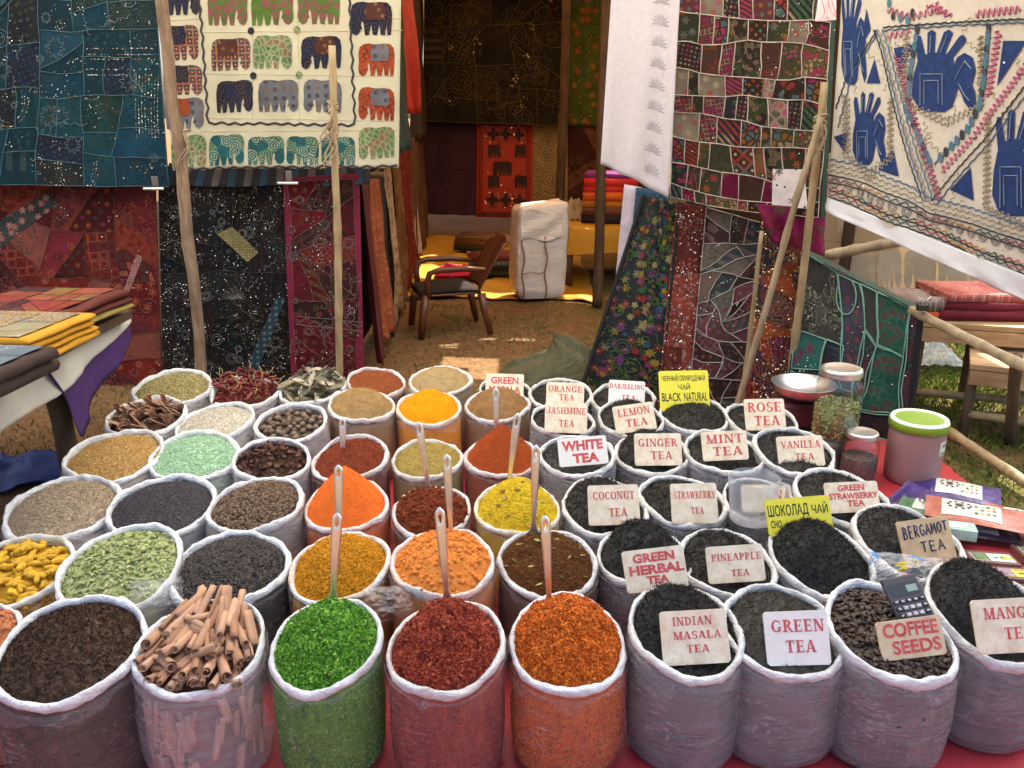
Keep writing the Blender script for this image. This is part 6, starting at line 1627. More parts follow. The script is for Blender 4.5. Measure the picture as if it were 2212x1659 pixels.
# small jar stands on the sheet, the big one beside it on an upturned tin
j2 = jar(1850, 1036, .235, .078, 'smaller glass jar of grey seeds under the big jar')
pt = []; rg = np.random.default_rng(5)
a = rg.uniform(0, 6.283, 2600); rr_ = np.where(rg.random(2600) < .75, .074, .074 * np.sqrt(rg.random(2600))); z = np.where(rr_ < .073, .118, rg.uniform(.01, .12, 2600))
v_, f_, t_ = scatter(np.stack([rr_ * np.cos(a), rr_ * np.sin(a), z], 1), OCT, np.full(2600, .0036), rg, aniso=(1, .6, .6))
core = MB().lathe([(.0, .008), (.071, .008), (.071, .114), (.0, .118)], 30)
cv = np.array([tuple(q) for q in core.V]); cf = np.array([(f[0], f[1], f[2]) for f in core.F] + [(f[0], f[2], f[3]) for f in core.F])
tag(mesh_obj('seed_fill', np.concatenate([v_, cv]), np.concatenate([f_, cf + len(v_)]), toned('grey_seed', [(.12, .10, .085), (.24, .22, .19), (.36, .33, .3)], .6), None, tone=np.concatenate([t_, np.full(len(cv), .2)]), loc=j2.location), 'grey seeds filling the smaller glass jar', 'seeds', kind='stuff')
tin = onZ(1778, 1010, .02); tb_ = thing('storage_tin', 'brown tin under the big cardamom jar', 'tin', tin)
MB().lathe([(.0, .0), (.082, .0), (.085, .01), (.085, .13), (.088, .135), (.088, .155), (.08, .16), (.0, .16)], 40).build('tin_body', plain('tin_brown', (.20, .17, .13), .5), tb_, True)
j1 = jar(1778, 1010, .33, .104, 'big glass jar half full of green cardamom pods', .182 + .02)
j1.location = Vector((tin.x + .03, tin.y, .182))
rr = random.Random(90)
jp = []
for i in range(420):
    if i < 300: a = rr.uniform(0, 6.283); r = .093; z = rr.uniform(.015, .150)
    else: a = rr.uniform(0, 6.28); r = .09 * math.sqrt(rr.random()); z = .152 + rr.uniform(0, .012) + .016 * (1 - r / .09)
    jp.append((r * math.cos(a), r * math.sin(a), z))
v_, f_, t_ = scatter(np.array(jp), POD, np.full(420, .0115), rg, lay=.2, aniso=(1, .47, .43))
core = MB().lathe([(.0, .01), (.090, .01), (.090, .146), (.0, .156)], 30)
cv = np.array([tuple(q) for q in core.V]); cf = np.array([(f[0], f[1], f[2]) for f in core.F] + [(f[0], f[2], f[3]) for f in core.F])
tag(mesh_obj('pod_fill', np.concatenate([v_, cv]), np.concatenate([f_, cf + len(v_)]), m_pod, None, tone=np.concatenate([t_, np.full(len(cv), .1)]), loc=j1.location), 'green cardamom pods filling half of the big glass jar', 'pods', kind='stuff')
drop(PODS)
# scale: steel bowl on a dark red body
c = onZ(1722, 962, .02); o = thing('weighing_scale', 'dark red weighing scale with shallow steel bowl', 'scale', c)
MB().box((0, .03, .12), (.24, .20, .24), bev=.02).build('scale_body', plain('scale_red', (.10, .018, .02), .4, spec=.5), o, True)
MB().lathe([(.0, .255), (.08, .258), (.13, .285), (.152, .325), (.156, .330), (.150, .330), (.125, .292), (.075, .266), (.0, .263)], 56).build('weighing_pan', metal('pan_steel', (.80, .81, .84), .3), o, True)
MB().box((.02, -.071, .10), (.10, .004, .05)).build('display', plain('scale_display', (.015, .02, .02), .2), o)
# tub with green lid
c = onZ(1966, 1033, .016); o = thing('plastic_tub', 'dusty pink plastic tub with green and white lid', 'tub', c)
Rt = 56 / FPX * depth(c); Ht = .30
MB().lathe([(.0, .0), (Rt * .92, .0), (Rt * .97, .012), (Rt, .05), (Rt, Ht * .86)], 56).build('tub_wall', plain('tub_pink', (.36, .205, .20), .42, .06, 4, .02, spec=.4), o, True)
MB().lathe([(Rt * 1.02, Ht * .83), (Rt * 1.05, Ht * .835), (Rt * 1.06, Ht * .93), (Rt * 1.04, Ht * .955)], 56).build('lid_skirt', plain('lid_green', (.22, .36, .03), .4, .05, 4, .02), o, True)
MB().lathe([(Rt * 1.04, Ht * .955), (Rt * 1.0, Ht * .99), (Rt * .88, Ht * .985), (Rt * .86, Ht * .97)], 56).build('lid_ring', plain('lid_white', (.78, .80, .78), .4, .04, 4, .02), o, True)
MB().lathe([(Rt * .86, Ht * .97), (.0, Ht * .97)], 56).build('lid_disc', plain('lid_green2', (.24, .38, .05), .4, .05, 4, .02), o, True)
# sticker wrapped round the wall
V = []; F = []
for i in range(9):
    a = R_(-62 + i * 5)
    for zz in (.150, .215): V.append((math.cos(a) * Rt * 1.006, math.sin(a) * Rt * 1.006, zz))
for i in range(8): F.append((2 * i, 2 * i + 2, 2 * i + 3, 2 * i + 1))
st = mesh_obj('sticker', V, F, plain('sticker_white', (.72, .74, .72), .5), o, True)
V, F, w = serif_line('SPICES'); W_ = R_(30)
mesh_obj('lettering', [(math.cos(R_(-57) + x / w * W_) * Rt * 1.012, math.sin(R_(-57) + x / w * W_) * Rt * 1.012, .185 + y * .018) for x, y, z in V], F, m_black, st)
MB().add([(math.cos(R_(-60 + i * 4.5)) * Rt * 1.011, math.sin(R_(-60 + i * 4.5)) * Rt * 1.011, zz) for i in range(8) for zz in (.153, .168)], [(2 * i, 2 * i + 2, 2 * i + 3, 2 * i + 1) for i in range(7)]).build('sticker_band', plain('sticker_green', (.25, .42, .22), .5), st)

# ================================================================== packets and boxes on the red sheet
def pouch(px, py, L, W, rz, mat, label, zt=.05, T=.035, lab=None, tiltx=0.0, z=.03, window=None):
    """pillow pouch with flat sealed ends and a printed label"""
    c = onZ(px, py, z + T / 2); o = thing('spice_pouch', label, 'packet', (c.x, c.y, z + T / 2), (tiltx, 0, rz), group='printed spice pouches')
    nx, ny = 22, 14; V = []; F = []
    def zf(u, v):
        return T / 2 * (max(0, math.sin(math.pi * min(1, max(0, (u - .09) / .82)))) ** .55) * (max(0, math.sin(math.pi * v)) ** .5) + .004 * float(fbm(u * 6 + px, v * 5, int(px), 3)) * 2
    for s_ in (1, -1):
        for i in range(nx + 1):
            for j in range(ny + 1):
                u, v = i / nx, j / ny; V.append(((u - .5) * L, (v - .5) * W * (1 - .04 * math.sin(math.pi * u)), s_ * max(.0008, zf(u, v))))
    N = (nx + 1) * (ny + 1)
    for i in range(nx):
        for j in range(ny):
            a = i * (ny + 1) + j; b = a + ny + 1; F.append((a, b, b + 1, a + 1)); F.append((N + a, N + a + 1, N + b + 1, N + b))
    mesh_obj('pouch', V, F, mat, o, True)
    if lab:
        u0, u1, v0, v1 = lab; V = []; F = []
        for i in range(11):
            for j in range(9):
                u = u0 + (u1 - u0) * i / 10; v = v0 + (v1 - v0) * j / 8; V.append(((u - .5) * L, (v - .5) * W * (1 - .04 * math.sin(math.pi * u)), zf(u, v) + .0015))
        for i in range(10):
            for j in range(8): F.append((i * 9 + j, (i + 1) * 9 + j, (i + 1) * 9 + j + 1, i * 9 + j + 1))
        lb = mesh_obj('label', V, F, plain('label_paper', (.58, .60, .57), .5, .08, 5, 0), o, True)
        def blob(name, cu, cv, r, mat):
            P = []
            for q in range(9):
                a = 6.283 * q / 9; u = u0 + (u1 - u0) * (cu + r * math.cos(a) * W / L); v = v0 + (v1 - v0) * (cv + r * 1.0 * math.sin(a)); P.append(((u - .5) * L, (v - .5) * W * (1 - .04 * math.sin(math.pi * u)), zf(u, v) + .0032))
            mesh_obj(name, P, [tuple(range(9))], mat, lb)
        blob('print_centre', .30, .62, .13, plain('print_brown', (.10, .06, .04), .6))
        for q in range(10):
            a = q * .6283; blob('print_dot', .30 + .19 * math.cos(a), .62 + .24 * math.sin(a), .05, m_black)
        cs = [(.06, .12, .08), (.55, .40, .08), (.5, .12, .08), (.10, .2, .1), (.6, .55, .3)]
        for q in range(12): blob('print_dot', .58 + .10 * (q % 4), .22 + .22 * (q // 4) + .03 * (q % 4), .055, plain('print_%d' % (q % 5), cs[q % 5], .6))
    return o
foil = lambda n, c: plain(n, c, .28, .25, 14, .5, 24, .01, spec=.6)
fp, fg, fo, fm = foil('foil_purple', (.055, .03, .17)), foil('foil_green', (.09, .21, .11)), foil('foil_salmon', (.42, .13, .09)), foil('foil_dark', (.05, .035, .06))
pouch(2060, 1058, .36, .21, R_(-28), fp, 'purple foil pouch with white label lying by the tub', lab=(.30, .80, .12, .9), z=.03)
pouch(1990, 1085, .24, .15, R_(-62), fp, 'dark purple pouch standing behind the black tea', z=.05, tiltx=.5)
pouch(2022, 1098, .27, .19, R_(-35), fg, 'green cellophane pouch with white label', lab=(.2, .7, .15, .85), z=.055)
pouch(2108, 1110, .36, .21, R_(-27), fo, 'salmon pink pouch with white label on the pile', lab=(.16, .74, .14, .88), z=.085)
pouch(2225, 1128, .32, .21, R_(-32), fo, 'salmon pouch half out of the picture', lab=(.2, .8, .12, .9), z=.06)
pouch(2120, 1145, .26, .16, R_(-20), fm, 'dark pouch under the salmon one', lab=(.25, .7, .15, .85), z=.03)
c = onZ(2068, 1138, .10); o = thing('mint_box', 'pale mint green box beside the BERGAMOT TEA card', 'box', (c.x, c.y, .085), (0, 0, R_(-18)))
MB().box((0, 0, 0), (.13, .075, .045), bev=.004).build('carton', foil('mint_card', (.35, .55, .47)), o)
MB().box((-.005, -.004, .0235), (.08, .04, .002)).build('label', plain('label_pale', (.55, .68, .62), .5), o)
# flat brown tea boxes with pictures
m_bx = plain('box_brown', (.17, .085, .075), .35, .15, 8, .05)
def tbox(px, py, rz, label, c1, c2, fruit, z=.05):
    c = onZ(px, py, z); o = thing('tea_box', label, 'box', (c.x, c.y, z - .02), (R_(-6), 0, rz), group='flat brown boxes of flavoured tea')
    MB().box((0, 0, 0), (.165, .112, .036), bev=.004).build('carton', m_bx, o)
    lb = MB().box((0, -.008, .0192), (.140, .070, .0012)).build('label', plain('label_' + c2[0], c2[1], .4, .06, 8, 0), o)
    MB().box((-.040, -.008, .0202), (.054, .064, .0010)).build('picture', emb('pic_' + c1[0], c1[1], [mul(c1[1], 1.8), mul(c1[1], .5), (.3, .36, .2)], 'cells', 40) if False else plain('pic_' + c1[0], c1[1], .5, .5, 60, 0, c2=mul(c1[1], 2.2)), lb)
    mb = MB()
    for q in range(3): mb.lathe([(.0, .0), (.011, .0), (.011, .001), (.0, .0012)], 12, (.048 + .012 * math.cos(q * 2.1), -.008 + .012 * math.sin(q * 2.1), .0199 + q * .0003))
    mb.build('fruit_print', plain('fruit_' + fruit[0], fruit[1], .5, .3, 60, 0), lb)
    for q in (0, 1):
        x0 = .004 + q * .022
        mb = MB(); s_ = .016 / 1.0
        mb.add([(x0 + ((1 - a) if q else a) * s_, -.018 + b * .012, .0204) for a, b in ELE], [tuple(range(len(ELE)))]); mb.build('elephant_print', m_black, lb)
    put_line('TEA', 'serif', lb, -.004, .030, .010, .010, m_black, .0204)
    return o
tbox(2142, 1202, R_(-9), 'brown tea box with white label and lime print', ('green', (.10, .15, .07)), ('white', (.74, .75, .76)), ('lime', (.42, .52, .08)))
tbox(2248, 1190, R_(-9), 'brown tea box at the picture edge with pale green label', ('green', (.10, .15, .07)), ('pale', (.55, .58, .35)), ('lime', (.42, .52, .08)))
tbox(2092, 1240, R_(-9), 'brown tea box with red fruit print', ('grey', (.2, .2, .2)), ('white', (.74, .75, .76)), ('red', (.55, .09, .06)))
tbox(2196, 1236, R_(-9), 'brown tea box with yellow label', ('violet', (.22, .16, .2)), ('yellow', (.62, .55, .10)), ('violet', (.3, .15, .3)))
tbox(2140, 1270, R_(-9), 'brown tea box half hidden behind the mango tea heap', ('grey', (.2, .2, .2)), ('white', (.74, .75, .76)), ('red', (.55, .09, .06)))
tbox(2226, 1276, R_(-9), 'brown tea box with lilac label', ('violet', (.22, .16, .2)), ('lilac', (.5, .44, .52)), ('violet', (.3, .15, .3)))

# calculator lying on the coffee
bg = BAGS['coffee']; c = onZ(1966, 1308, .395); o = thing('calculator', 'dark grey pocket calculator lying on the coffee beans', 'calculator', c)
nn = Vector((.05, -.62, .78)).normalized(); X = Vector((1, -.12, 0)); X = (X - nn * X.dot(nn)).normalized(); Yv = nn.cross(X); M = Matrix((X, Yv, nn)).transposed().to_4x4(); M = M @ Matrix.Rotation(R_(17), 4, 'Z'); M.translation = c; o.matrix_world = M
CW, CH = .098, .155
MB().box((0, 0, 0), (CW, CH, .012), bev=.004).build('case', plain('calc_grey', (.065, .06, .068), .4, .1, 10, .03), o)
MB().box((0, .042, .0062), (CW * .82, .032, .0016)).build('bezel', plain('calc_bezel', (.04, .05, .06), .25), o)
MB().box((.022, .042, .0072), (.030, .018, .0012)).build('display', plain('calc_lcd', (.24, .33, .28), .3), o)
KT = [['OFF', 'MRC', 'M-', 'M+', '÷'], ['%', '7', '8', '9', '×'], ['√', '4', '5', '6', '-'], ['C', '1', '2', '3', '+'], ['AC', '0', '.', '=', '+']]
kg, kk, kp = plain('key_grey', (.30, .29, .34), .45), plain('key_dark', (.03, .03, .035), .45), plain('key_pink', (.50, .09, .20), .45)
kw = plain('key_print', (.8, .8, .8), .5, .05, 10, 0)
for r in range(5):
    for q in range(5):
        x = -CW * .37 + q * CW * .185; y = .012 - r * .0175; t = KT[r][q]
        ko = MB().box((x, y, .0078), (.0145, .0105 if r else .007, .005), bev=.0012).build('key', kp if t in ('C', 'AC') else (kk if r == 0 or q in (0, 4) else kg), o)
        put_line(t, 'sans', ko, x - .0045, x + .0045, y - .003, .006, kw, .0106, .01)
# crumpled clear packet behind it
def crumple(name, label, c, L, W, H, mat, seed, n=26, rot=(0, 0, 0), cat='packet'):
    V = []; F = []
    for i in range(n + 1):
        for j in range(n + 1):
            u, v = i / n - .5, j / n - .5
            z = H * (math.cos(u * math.pi) * math.cos(v * math.pi)) ** .7 * (1 + float(fbm(u * 5 + seed, v * 5, seed, 4)) * 1.6) + float(fbm(u * 13, v * 13, seed + 3, 3)) * H * .5
            V.append((u * L * (1 + .12 * float(fbm(v * 4, 2, seed, 2))), v * W * (1 + .2 * float(fbm(u * 4, 7, seed, 2))), z))
    for i in range(n):
        for j in range(n): a = i * (n + 1) + j; F.append((a, a + n + 1, a + n + 2, a + 1))
    return tag(mesh_obj(name, V, F, mat, None, False, loc=c), label, cat)
k = NT('printed_film').set(.2, .6)
v = k.coord('Object'); f = k.noise(v, 16, 2, .5, .5); g = k.noise(k.coord('Object', off=(3, 1, 0)), 14, 2)
cc = k.mix(k.ramp(f, [(.60, 0.0), (.61, 1.0)]), (.72, .74, .78), (.05, .25, .6)); cc = k.mix(k.ramp(g, [(.63, 0.0), (.64, 1.0)]), cc, (.62, .5, .06)); k.col(cc)
tr = k.n('BsdfTransparent'); mx = k.n('MixShader'); k.l(k.math('ADD', k.math('MULTIPLY', k.ramp(f, [(.60, 0.0), (.61, 1.0)]), .5), k.math('ADD', k.math('MULTIPLY', k.ramp(g, [(.63, 0.0), (.64, 1.0)]), .5), .35), True), mx.inputs[0]); k.l(tr.outputs[0], mx.inputs[1]); k.l(k.b.outputs[0], mx.inputs[2]); k.l(mx.outputs[0], k.out.inputs[0])
o = crumple('clear_packet', 'crumpled clear packet with blue and yellow print by the calculator', onZ(1958, 1245, .33), .20, .13, .05, k.m, 4)
o.rotation_euler = (R_(42), 0, R_(-12))
pk_ = mesh_obj('logo_triangle', [(-.012, 0, 0), (.012, .004, 0), (.001, -.02, 0)], [(0, 2, 1)], plain('logo_pink', (.62, .08, .25), .5), o); pk_.location = (-.02, -.025, .085)
# loose white film between front bags
m_film = clear('loose_film', (.97, .97, .98), .15, .15, .13)
for px, py, sd, lb, z in ((338, 1290, 5, 'crumpled clear plastic tucked behind the cinnamon bag', .33), (842, 1305, 9, 'crumpled clear plastic between the green and red bags', .29)):
    o = crumple('plastic_film', lb, onZ(px, py, z), .14, .10, .05, m_film, sd, 20, cat='plastic'); o.rotation_euler = (R_(60), 0, R_(10))
# translucent jug
c = onZ(1622, 1122, .34); o = thing('plastic_jug', 'milky plastic jug standing among the tea bags', 'jug', c)
Rj = 53 / FPX * depth(c); m_jug = clear('jug_plastic', (.94, .95, .96), .2, .25, .27)
V = []; F = []
for j, (t, r) in enumerate([(0, .0), (0, .80), (.03, .86), (.3, .9), (.65, .95), (1.0, 1.0)]):
    for i in range(40):
        a = 6.283 * i / 40; sp = .22 * max(0, math.cos(a - R_(200))) ** 10 * t ** 3
        V.append((Rj * (r + sp * (r > 0)) * math.cos(a), Rj * (r + sp * (r > 0)) * math.sin(a), t * .15 + sp * .09))
for j in range(5):
    for i in range(40): i2 = (i + 1) % 40; F.append((j * 40 + i, j * 40 + i2, (j + 1) * 40 + i2, (j + 1) * 40 + i))
mesh_obj('jug_wall', V, F, m_jug, o, True)
MB().tube([(Rj * .95, 0, .13), (Rj * 1.35, 0, .12), (Rj * 1.38, 0, .06), (Rj * .92, 0, .04)], .007, 8).build('handle', m_jug, o, True)

# ================================================================== folded textiles
def folded(name, label, c, L, W, n, th, rz, cols, top=None, group=None, cat='textile', seed=1, bleed=.0):
    """a pile of folded cloths: each layer a soft slab with rounded fold edges, the pile one parent per cloth"""
    rr = random.Random(seed); z = 0
    out = []
    for i in range(n):
        t = th * rr.uniform(.8, 1.2); l_, w_ = L * rr.uniform(.95, 1.02), W * rr.uniform(.95, 1.02)
        o = thing(name, (label[i] if isinstance(label, (list, tuple)) else label), cat, Vector(c) + Vector((rr.uniform(-.008, .008), rr.uniform(-.008, .008), z)), (0, 0, rz + rr.uniform(-.03, .03)), group)
        nx, ny = 12, 12; V = []; F = []
        ring = [(math.cos(a), math.sin(a)) for a in [math.pi * (q / 6) - math.pi / 2 for q in range(7)]]
        # cross-section across W: a flattened loop, folded edge on +x side rounded
        sec = [(-.5, 0), (-.2, 0), (.15, 0), (.44, 0)] + [(.44 + .06 * math.cos(a), .5 + .5 * math.sin(a)) for a in [math.pi * (q / 6) - math.pi / 2 for q in range(1, 6)]] + [(.44, 1), (.15, 1), (-.2, 1), (-.5, 1), (-.5, .72), (-.49, .5), (-.5, .28)]
        m = len(sec)
        for q in range(ny + 1):
            y = (q / ny - .5) * w_
            for (sx, sz) in sec:
                wv = float(fbm(sx * 5 + seed + i, y * 16, seed + i, 3)) * t * .5
                V.append((sx * l_ + float(fbm(y * 12, sz * 3 + i, seed, 2)) * .01, y * (1 - .02 * abs(sz - .5)), sz * t * (1 + .1 * math.sin(q)) + wv * (sz > .5)))
        for q in range(ny):
            for j in range(m): j2 = (j + 1) % m; F.append((q * m + j, q * m + j2, (q + 1) * m + j2, (q + 1) * m + j))
        F.append(tuple(range(m - 1, -1, -1))); F.append(tuple(range(ny * m, (ny + 1) * m)))
        mesh_obj('folded_cloth', V, F, cols[i % len(cols)], o, True, uv=[(q[0], q[1]) for q in V])
        if top and i == n - 1:
            rr2 = random.Random(seed + 4)
            for p in crazy(top[1], rr2, 1, 1, .4):
                V = [((x - .5) * l_ * .86 - .01, (y - .5) * w_ * .9, t * 1.12 + .003) for x, y in shrink(p, 1, 1, .012)]
                mesh_obj('top_patch', V, [tuple(range(len(V)))], rr2.choice(top[0]), o, uv=[(q[0], q[1]) for q in V])
        out.append(o); z += t * 1.02
    return out

# ---------------------------------------------------------------- table with cloth, at the side
TZ = .74
m_leg = wood('table_leg', (.07, .05, .035), (.15, .105, .07))
o = thing('trestle_table', 'rough wooden table under white and purple cloths', 'table', (-2.35, 3.0, 0))
MB().box((0, 0, TZ - .03), (1.15, 1.6, .04)).build('table_top', m_leg, o)
for q, (x, y) in enumerate([(.40, .35), (.38, -.62), (-.48, .62), (-.48, -.62)]):
    MB().tube([(x + .05, y - .05, 0), (x + .02, y, .35), (x - .02, y, TZ - .05)], [.045, .042, .04], 9).build('leg', m_leg, o, True)
m_wt = plain('white_tablecloth', (.56, .55, .50), .85, .1, 4, .4, 14, .015)
m_pu = plain('purple_cloth', (.075, .035, .15), .85, .15, 5, .3, 20, .01)
def overhang(name, label, edge, drops, mat, out=.02, fold=.02, seed=1, nv=14, cat='tablecloth'):
    """cloth lying on the table and hanging over its edge; edge = list of points, drops = hem depth at each"""
    V = []; F = []; m = 70
    P = [Vector(p) for p in edge]; seg = [0]
    for a, b in zip(P[:-1], P[1:]): seg.append(seg[-1] + (b - a).length)
    cen = Vector((-2.6, 2.95, 0))
    for i in range(m + 1):
        s_ = seg[-1] * i / m; k_ = max(q for q in range(len(seg) - 1) if seg[q] <= s_ + 1e-9); f = (s_ - seg[k_]) / (seg[k_ + 1] - seg[k_])
        p = P[k_].lerp(P[k_ + 1], f); dr = drops[k_] + (drops[k_ + 1] - drops[k_]) * f
        nrm = Vector((p.x - cen.x, p.y - cen.y, 0)).normalized()
        for j in range(-6, nv + 1):
            if j < 0: q = p + nrm * (j * .11); q.z = p.z + .004 * float(fbm(q.x * 6, q.y * 6, seed, 3)) * 3
            else:
                t = j / nv; w = fold * t * (math.sin(s_ * 9 + seed) + float(fbm(s_ * 6, t * 2, seed, 3)) * 2)
                q = p + nrm * (out * min(1, t * 5) + w + .03 * t); q.z = p.z - dr * t * (1 + .05 * float(fbm(s_ * 10, 1, seed, 2)))
            V.append(q)
    k_ = nv + 7
    for i in range(m):
        for j in range(k_ - 1): F.append((i * k_ + j, i * k_ + j + 1, (i + 1) * k_ + j + 1, (i + 1) * k_ + j))
    ob = mesh_obj(name, [tuple(q) for q in V], F, mat, None, True); md = ob.modifiers.new('thickness', 'SOLIDIFY'); md.thickness = .004
    return tag(ob, label, cat)
A = onZ(-90, 850, TZ); B = onZ(150, 715, TZ); Cc = onZ(255, 655, TZ); D = onZ(205, 640, TZ + .0); Ee = onZ(40, 642, TZ)
for q in (A, B, Cc, D, Ee): q.z = TZ + .006
overhang('tablecloth', 'creased white cloth covering the table and hanging over its edge', [A, B, Cc, D, Ee], [.20, .17, .10, .10, .12], m_wt, .02, .015, 3)
for q in (A, B, Cc, D, Ee): q.z = TZ - .004
overhang('purple_cloth', 'purple cloth hanging in a point under the white tablecloth', [A.lerp(B, .55), A.lerp(B, .8), B, B.lerp(Cc, .6), Cc, D], [.04, .42, .36, .24, .17, .15], m_pu, .008, .03, 7)
# stacks on it
pt_top = pick('stack_patch', [(.17, .022, .018), (.05, .045, .016), (.20, .05, .03), (.16, .10, .025), (.06, .018, .02), (.12, .14, .08)], [(.2, .08, .03), (.05, .05, .025), (.16, .02, .045)], KIN, [26, 36], 8, 16)
mar = plain('stack_maroon', (.10, .022, .016), .9, .2, 10, .3, 60, .003); oli = plain('stack_olive', (.28, .22, .06), .9); yel = plain('stack_yellow', (.50, .25, .02), .9, .2, 10, .3, 60, .003); drk = plain('stack_brown', (.045, .028, .025), .9)
c = onZ(92, 690, TZ + .02)
folded('cushion_cover', ['olive cushion cover at the bottom of the maroon stack', 'maroon cushion cover in the stack by the tablecloth corner', 'maroon patchwork cushion cover on top of its stack'], (c.x, c.y, TZ + .014), .52, .56, 3, .03, R_(-6), [oli, mar, mar], (pt_top, 16), 'folded covers on the side table', seed=3)
c = onZ(20, 748, TZ + .03)
folded('cushion_cover', ['yellow cushion cover at the bottom of the yellow stack', 'yellow cushion cover second from the bottom of its stack', 'yellow cushion cover third from the bottom of its stack', 'yellow edged glittering cushion cover on top of its stack'], (c.x, c.y, TZ + .014), .46, .42, 4, .026, R_(-4), [yel], ([emb('silver_gold', (.25, .22, .14), [(.5, .48, .4), (.3, .22, .08), (.2, .3, .25)], 'squig', 30, .45), emb('silver_gold2', (.2, .13, .06), [(.4, .3, .15), (.35, .34, .3)], 'cells', 40, .45)], 7), 'folded covers on the side table', seed=5)
c = onZ(-40, 820, TZ + .03)
folded('cushion_cover', ['dark brown cushion cover under the glittering dark one', 'dark brown cushion cover with blue glitter on top'], (c.x, c.y, TZ + .014), .36, .34, 2, .05, R_(-4), [drk], ([emb('blue_glit', (.12, .15, .18), [(.4, .42, .42), (.08, .12, .16)], 'squig', 30, .4)], 4), 'folded covers on the side table', seed=7)
# blue tarpaulin on the ground under it
def groundsheet(name, label, pts, mat, seed, amp=.03, n=26, z0=.012):
    V = []; F = []; P = [Vector(q) for q in pts]
    for i in range(n + 1):
        for j in range(n + 1):
            u, v = i / n, j / n; q = (P[0] * (1 - u) + P[1] * u) * (1 - v) + (P[3] * (1 - u) + P[2] * u) * v
            q = q + Vector((float(fbm(v * 4, u * 4, seed, 3)) * .15, float(fbm(u * 4, v * 4 + 7, seed, 3)) * .15, 0))
            q.z = float(ground_z(q.x, q.y)) + z0 + abs(float(fbm(q.x * 3.2, q.y * 3.2, seed, 4))) * amp * 4
            V.append(tuple(q))
    for i in range(n):
        for j in range(n): a = i * (n + 1) + j; F.append((a, a + n + 1, a + n + 2, a + 1))
    ob = mesh_obj(name, V, F, mat, None, True); md = ob.modifiers.new('thickness', 'SOLIDIFY'); md.thickness = .004
    return tag(ob, label, 'tarpaulin')
groundsheet('blue_tarpaulin', 'crumpled blue tarpaulin on the ground under the side table', [onZ(-150, 1075, 0), onZ(-60, 985, 0), onZ(120, 985, 0), onZ(150, 1050, 0)], plain('tarp_blue', (.012, .045, .19), .5, .2, 6, .3, 30, .01), 4, .035)
# ---------------------------------------------------------------- in the passage
m_yt = plain('tarp_yellow', (.55, .30, .015), .6, .18, 3, .4, 10, .02, c2=(.48, .22, .02))
groundsheet('yellow_tarpaulin', 'yellow tarpaulin spread on the ground behind the chair', [onZ(860, 640, 0), onZ(895, 512, 0), onZ(1235, 520, 0), onZ(1290, 652, 0)], m_yt, 9, .03, 34, .01)
# white woven sack with brown straps
c = onZ(1160, 640, .01); c.z = .02; o = thing('woven_sack', 'tall shiny white woven sack with brown straps', 'sack', c, (0, 0, R_(12)))
dS = depth(c); SW = 112 / FPX * dS * .94; SH = 195 / FPX * dS; SDp = SW * .8
k = NT('woven_white').set(.38, .5); v = k.coord('Object'); k.col(k.ramp(k.noise(v, 3, 4), [(.3, (.60, .54, .50)), (.7, (.80, .75, .71))])); k.bump(k.noise(k.coord('Object', (1, 1, 4)), 6, 4, .6, .8), .45, .03)
V = []; F = []; n = 48; rows = 26
for j in range(rows + 1):
    t = j / rows
    for i in range(n):
        a = 6.283 * i / n; ca, sa = math.cos(a), math.sin(a); e = .20
        x = math.copysign(abs(ca) ** e, ca) * SW / 2; y = math.copysign(abs(sa) ** e, sa) * SDp / 2
        b = 1 + .05 * math.sin(t * 3.1) + .012 * math.sin(t * 17 + ca * 2) - .05 * (t > .97) - .18 * max(0, .08 - t) / .08 + float(fbm(ca * 2 + 5, t * 9 + sa * 2, 6, 4)) * .09
        V.append((x * b + .05 * t * t * SW, y * b, t * SH * (1 + .035 * math.copysign(abs(ca) ** .5, ca) * (t > .8)) + float(fbm(ca * 3, sa * 3, 3, 2)) * .06 * (t > .9)))
for j in range(rows):
    for i in range(n): i2 = (i + 1) % n; F.append((j * n + i, j * n + i2, (j + 1) * n + i2, (j + 1) * n + i))
V.append((.03, 0, SH * 1.02)); F += [(rows * n + i, rows * n + (i + 1) % n, len(V) - 1) for i in range(n)]
WOV = k.m
mesh_obj('sack_body', V, F, k.m, o, True)
m_str = plain('strap_brown', (.26, .13, .09), .7)
for x in (-.40, .06):
    MB().tube([(x * SW + .012 * math.sin(q), -SDp / 2 * (1.06 + .07 * math.sin(q / 12 * 3.1)) - .012, SH * (.02 + .66 * q / 12)) for q in range(13)], .007, 6, True, .4).build('strap', m_str, o, True)
MB().tube([(x * SW, -SDp / 2 * 1.12 - .012, SH * (.30 + .01 * math.sin(x * 20))) for x in [q / 10 * .46 - .40 for q in range(11)]], .004, 6, True, .4).build('strap', m_str, o, True)
V = []; F = []
for i in range(11):
    for j in range(9): V.append(((-.44 + .82 * i / 10) * SW, -SDp / 2 * 1.09 - .012 - .01 * math.sin(j * 1.1 + i * .7), SH * (.95 - .30 * j / 8 + .02 * math.sin(i * .8))))
for i in range(10):
    for j in range(8): a = i * 9 + j; F.append((a, a + 1, a + 10, a + 9))
mesh_obj('top_flap', V, F, WOV, o, True)
# plastic chair seen from the side
c = onZ(962, 712, 0); dC = depth(c); u_ = dC / FPX
m_chr = plain('chair_brown', (.11, .034, .013), .35, .15, 4, .1, 30, .004, spec=.5)
o = thing('plastic_chair', 'brown plastic armchair with reclined back', 'chair', (c.x + .02, c.y, 0), (0, 0, R_(196))); o.scale = (.92, .92, .82)
SHt = .40
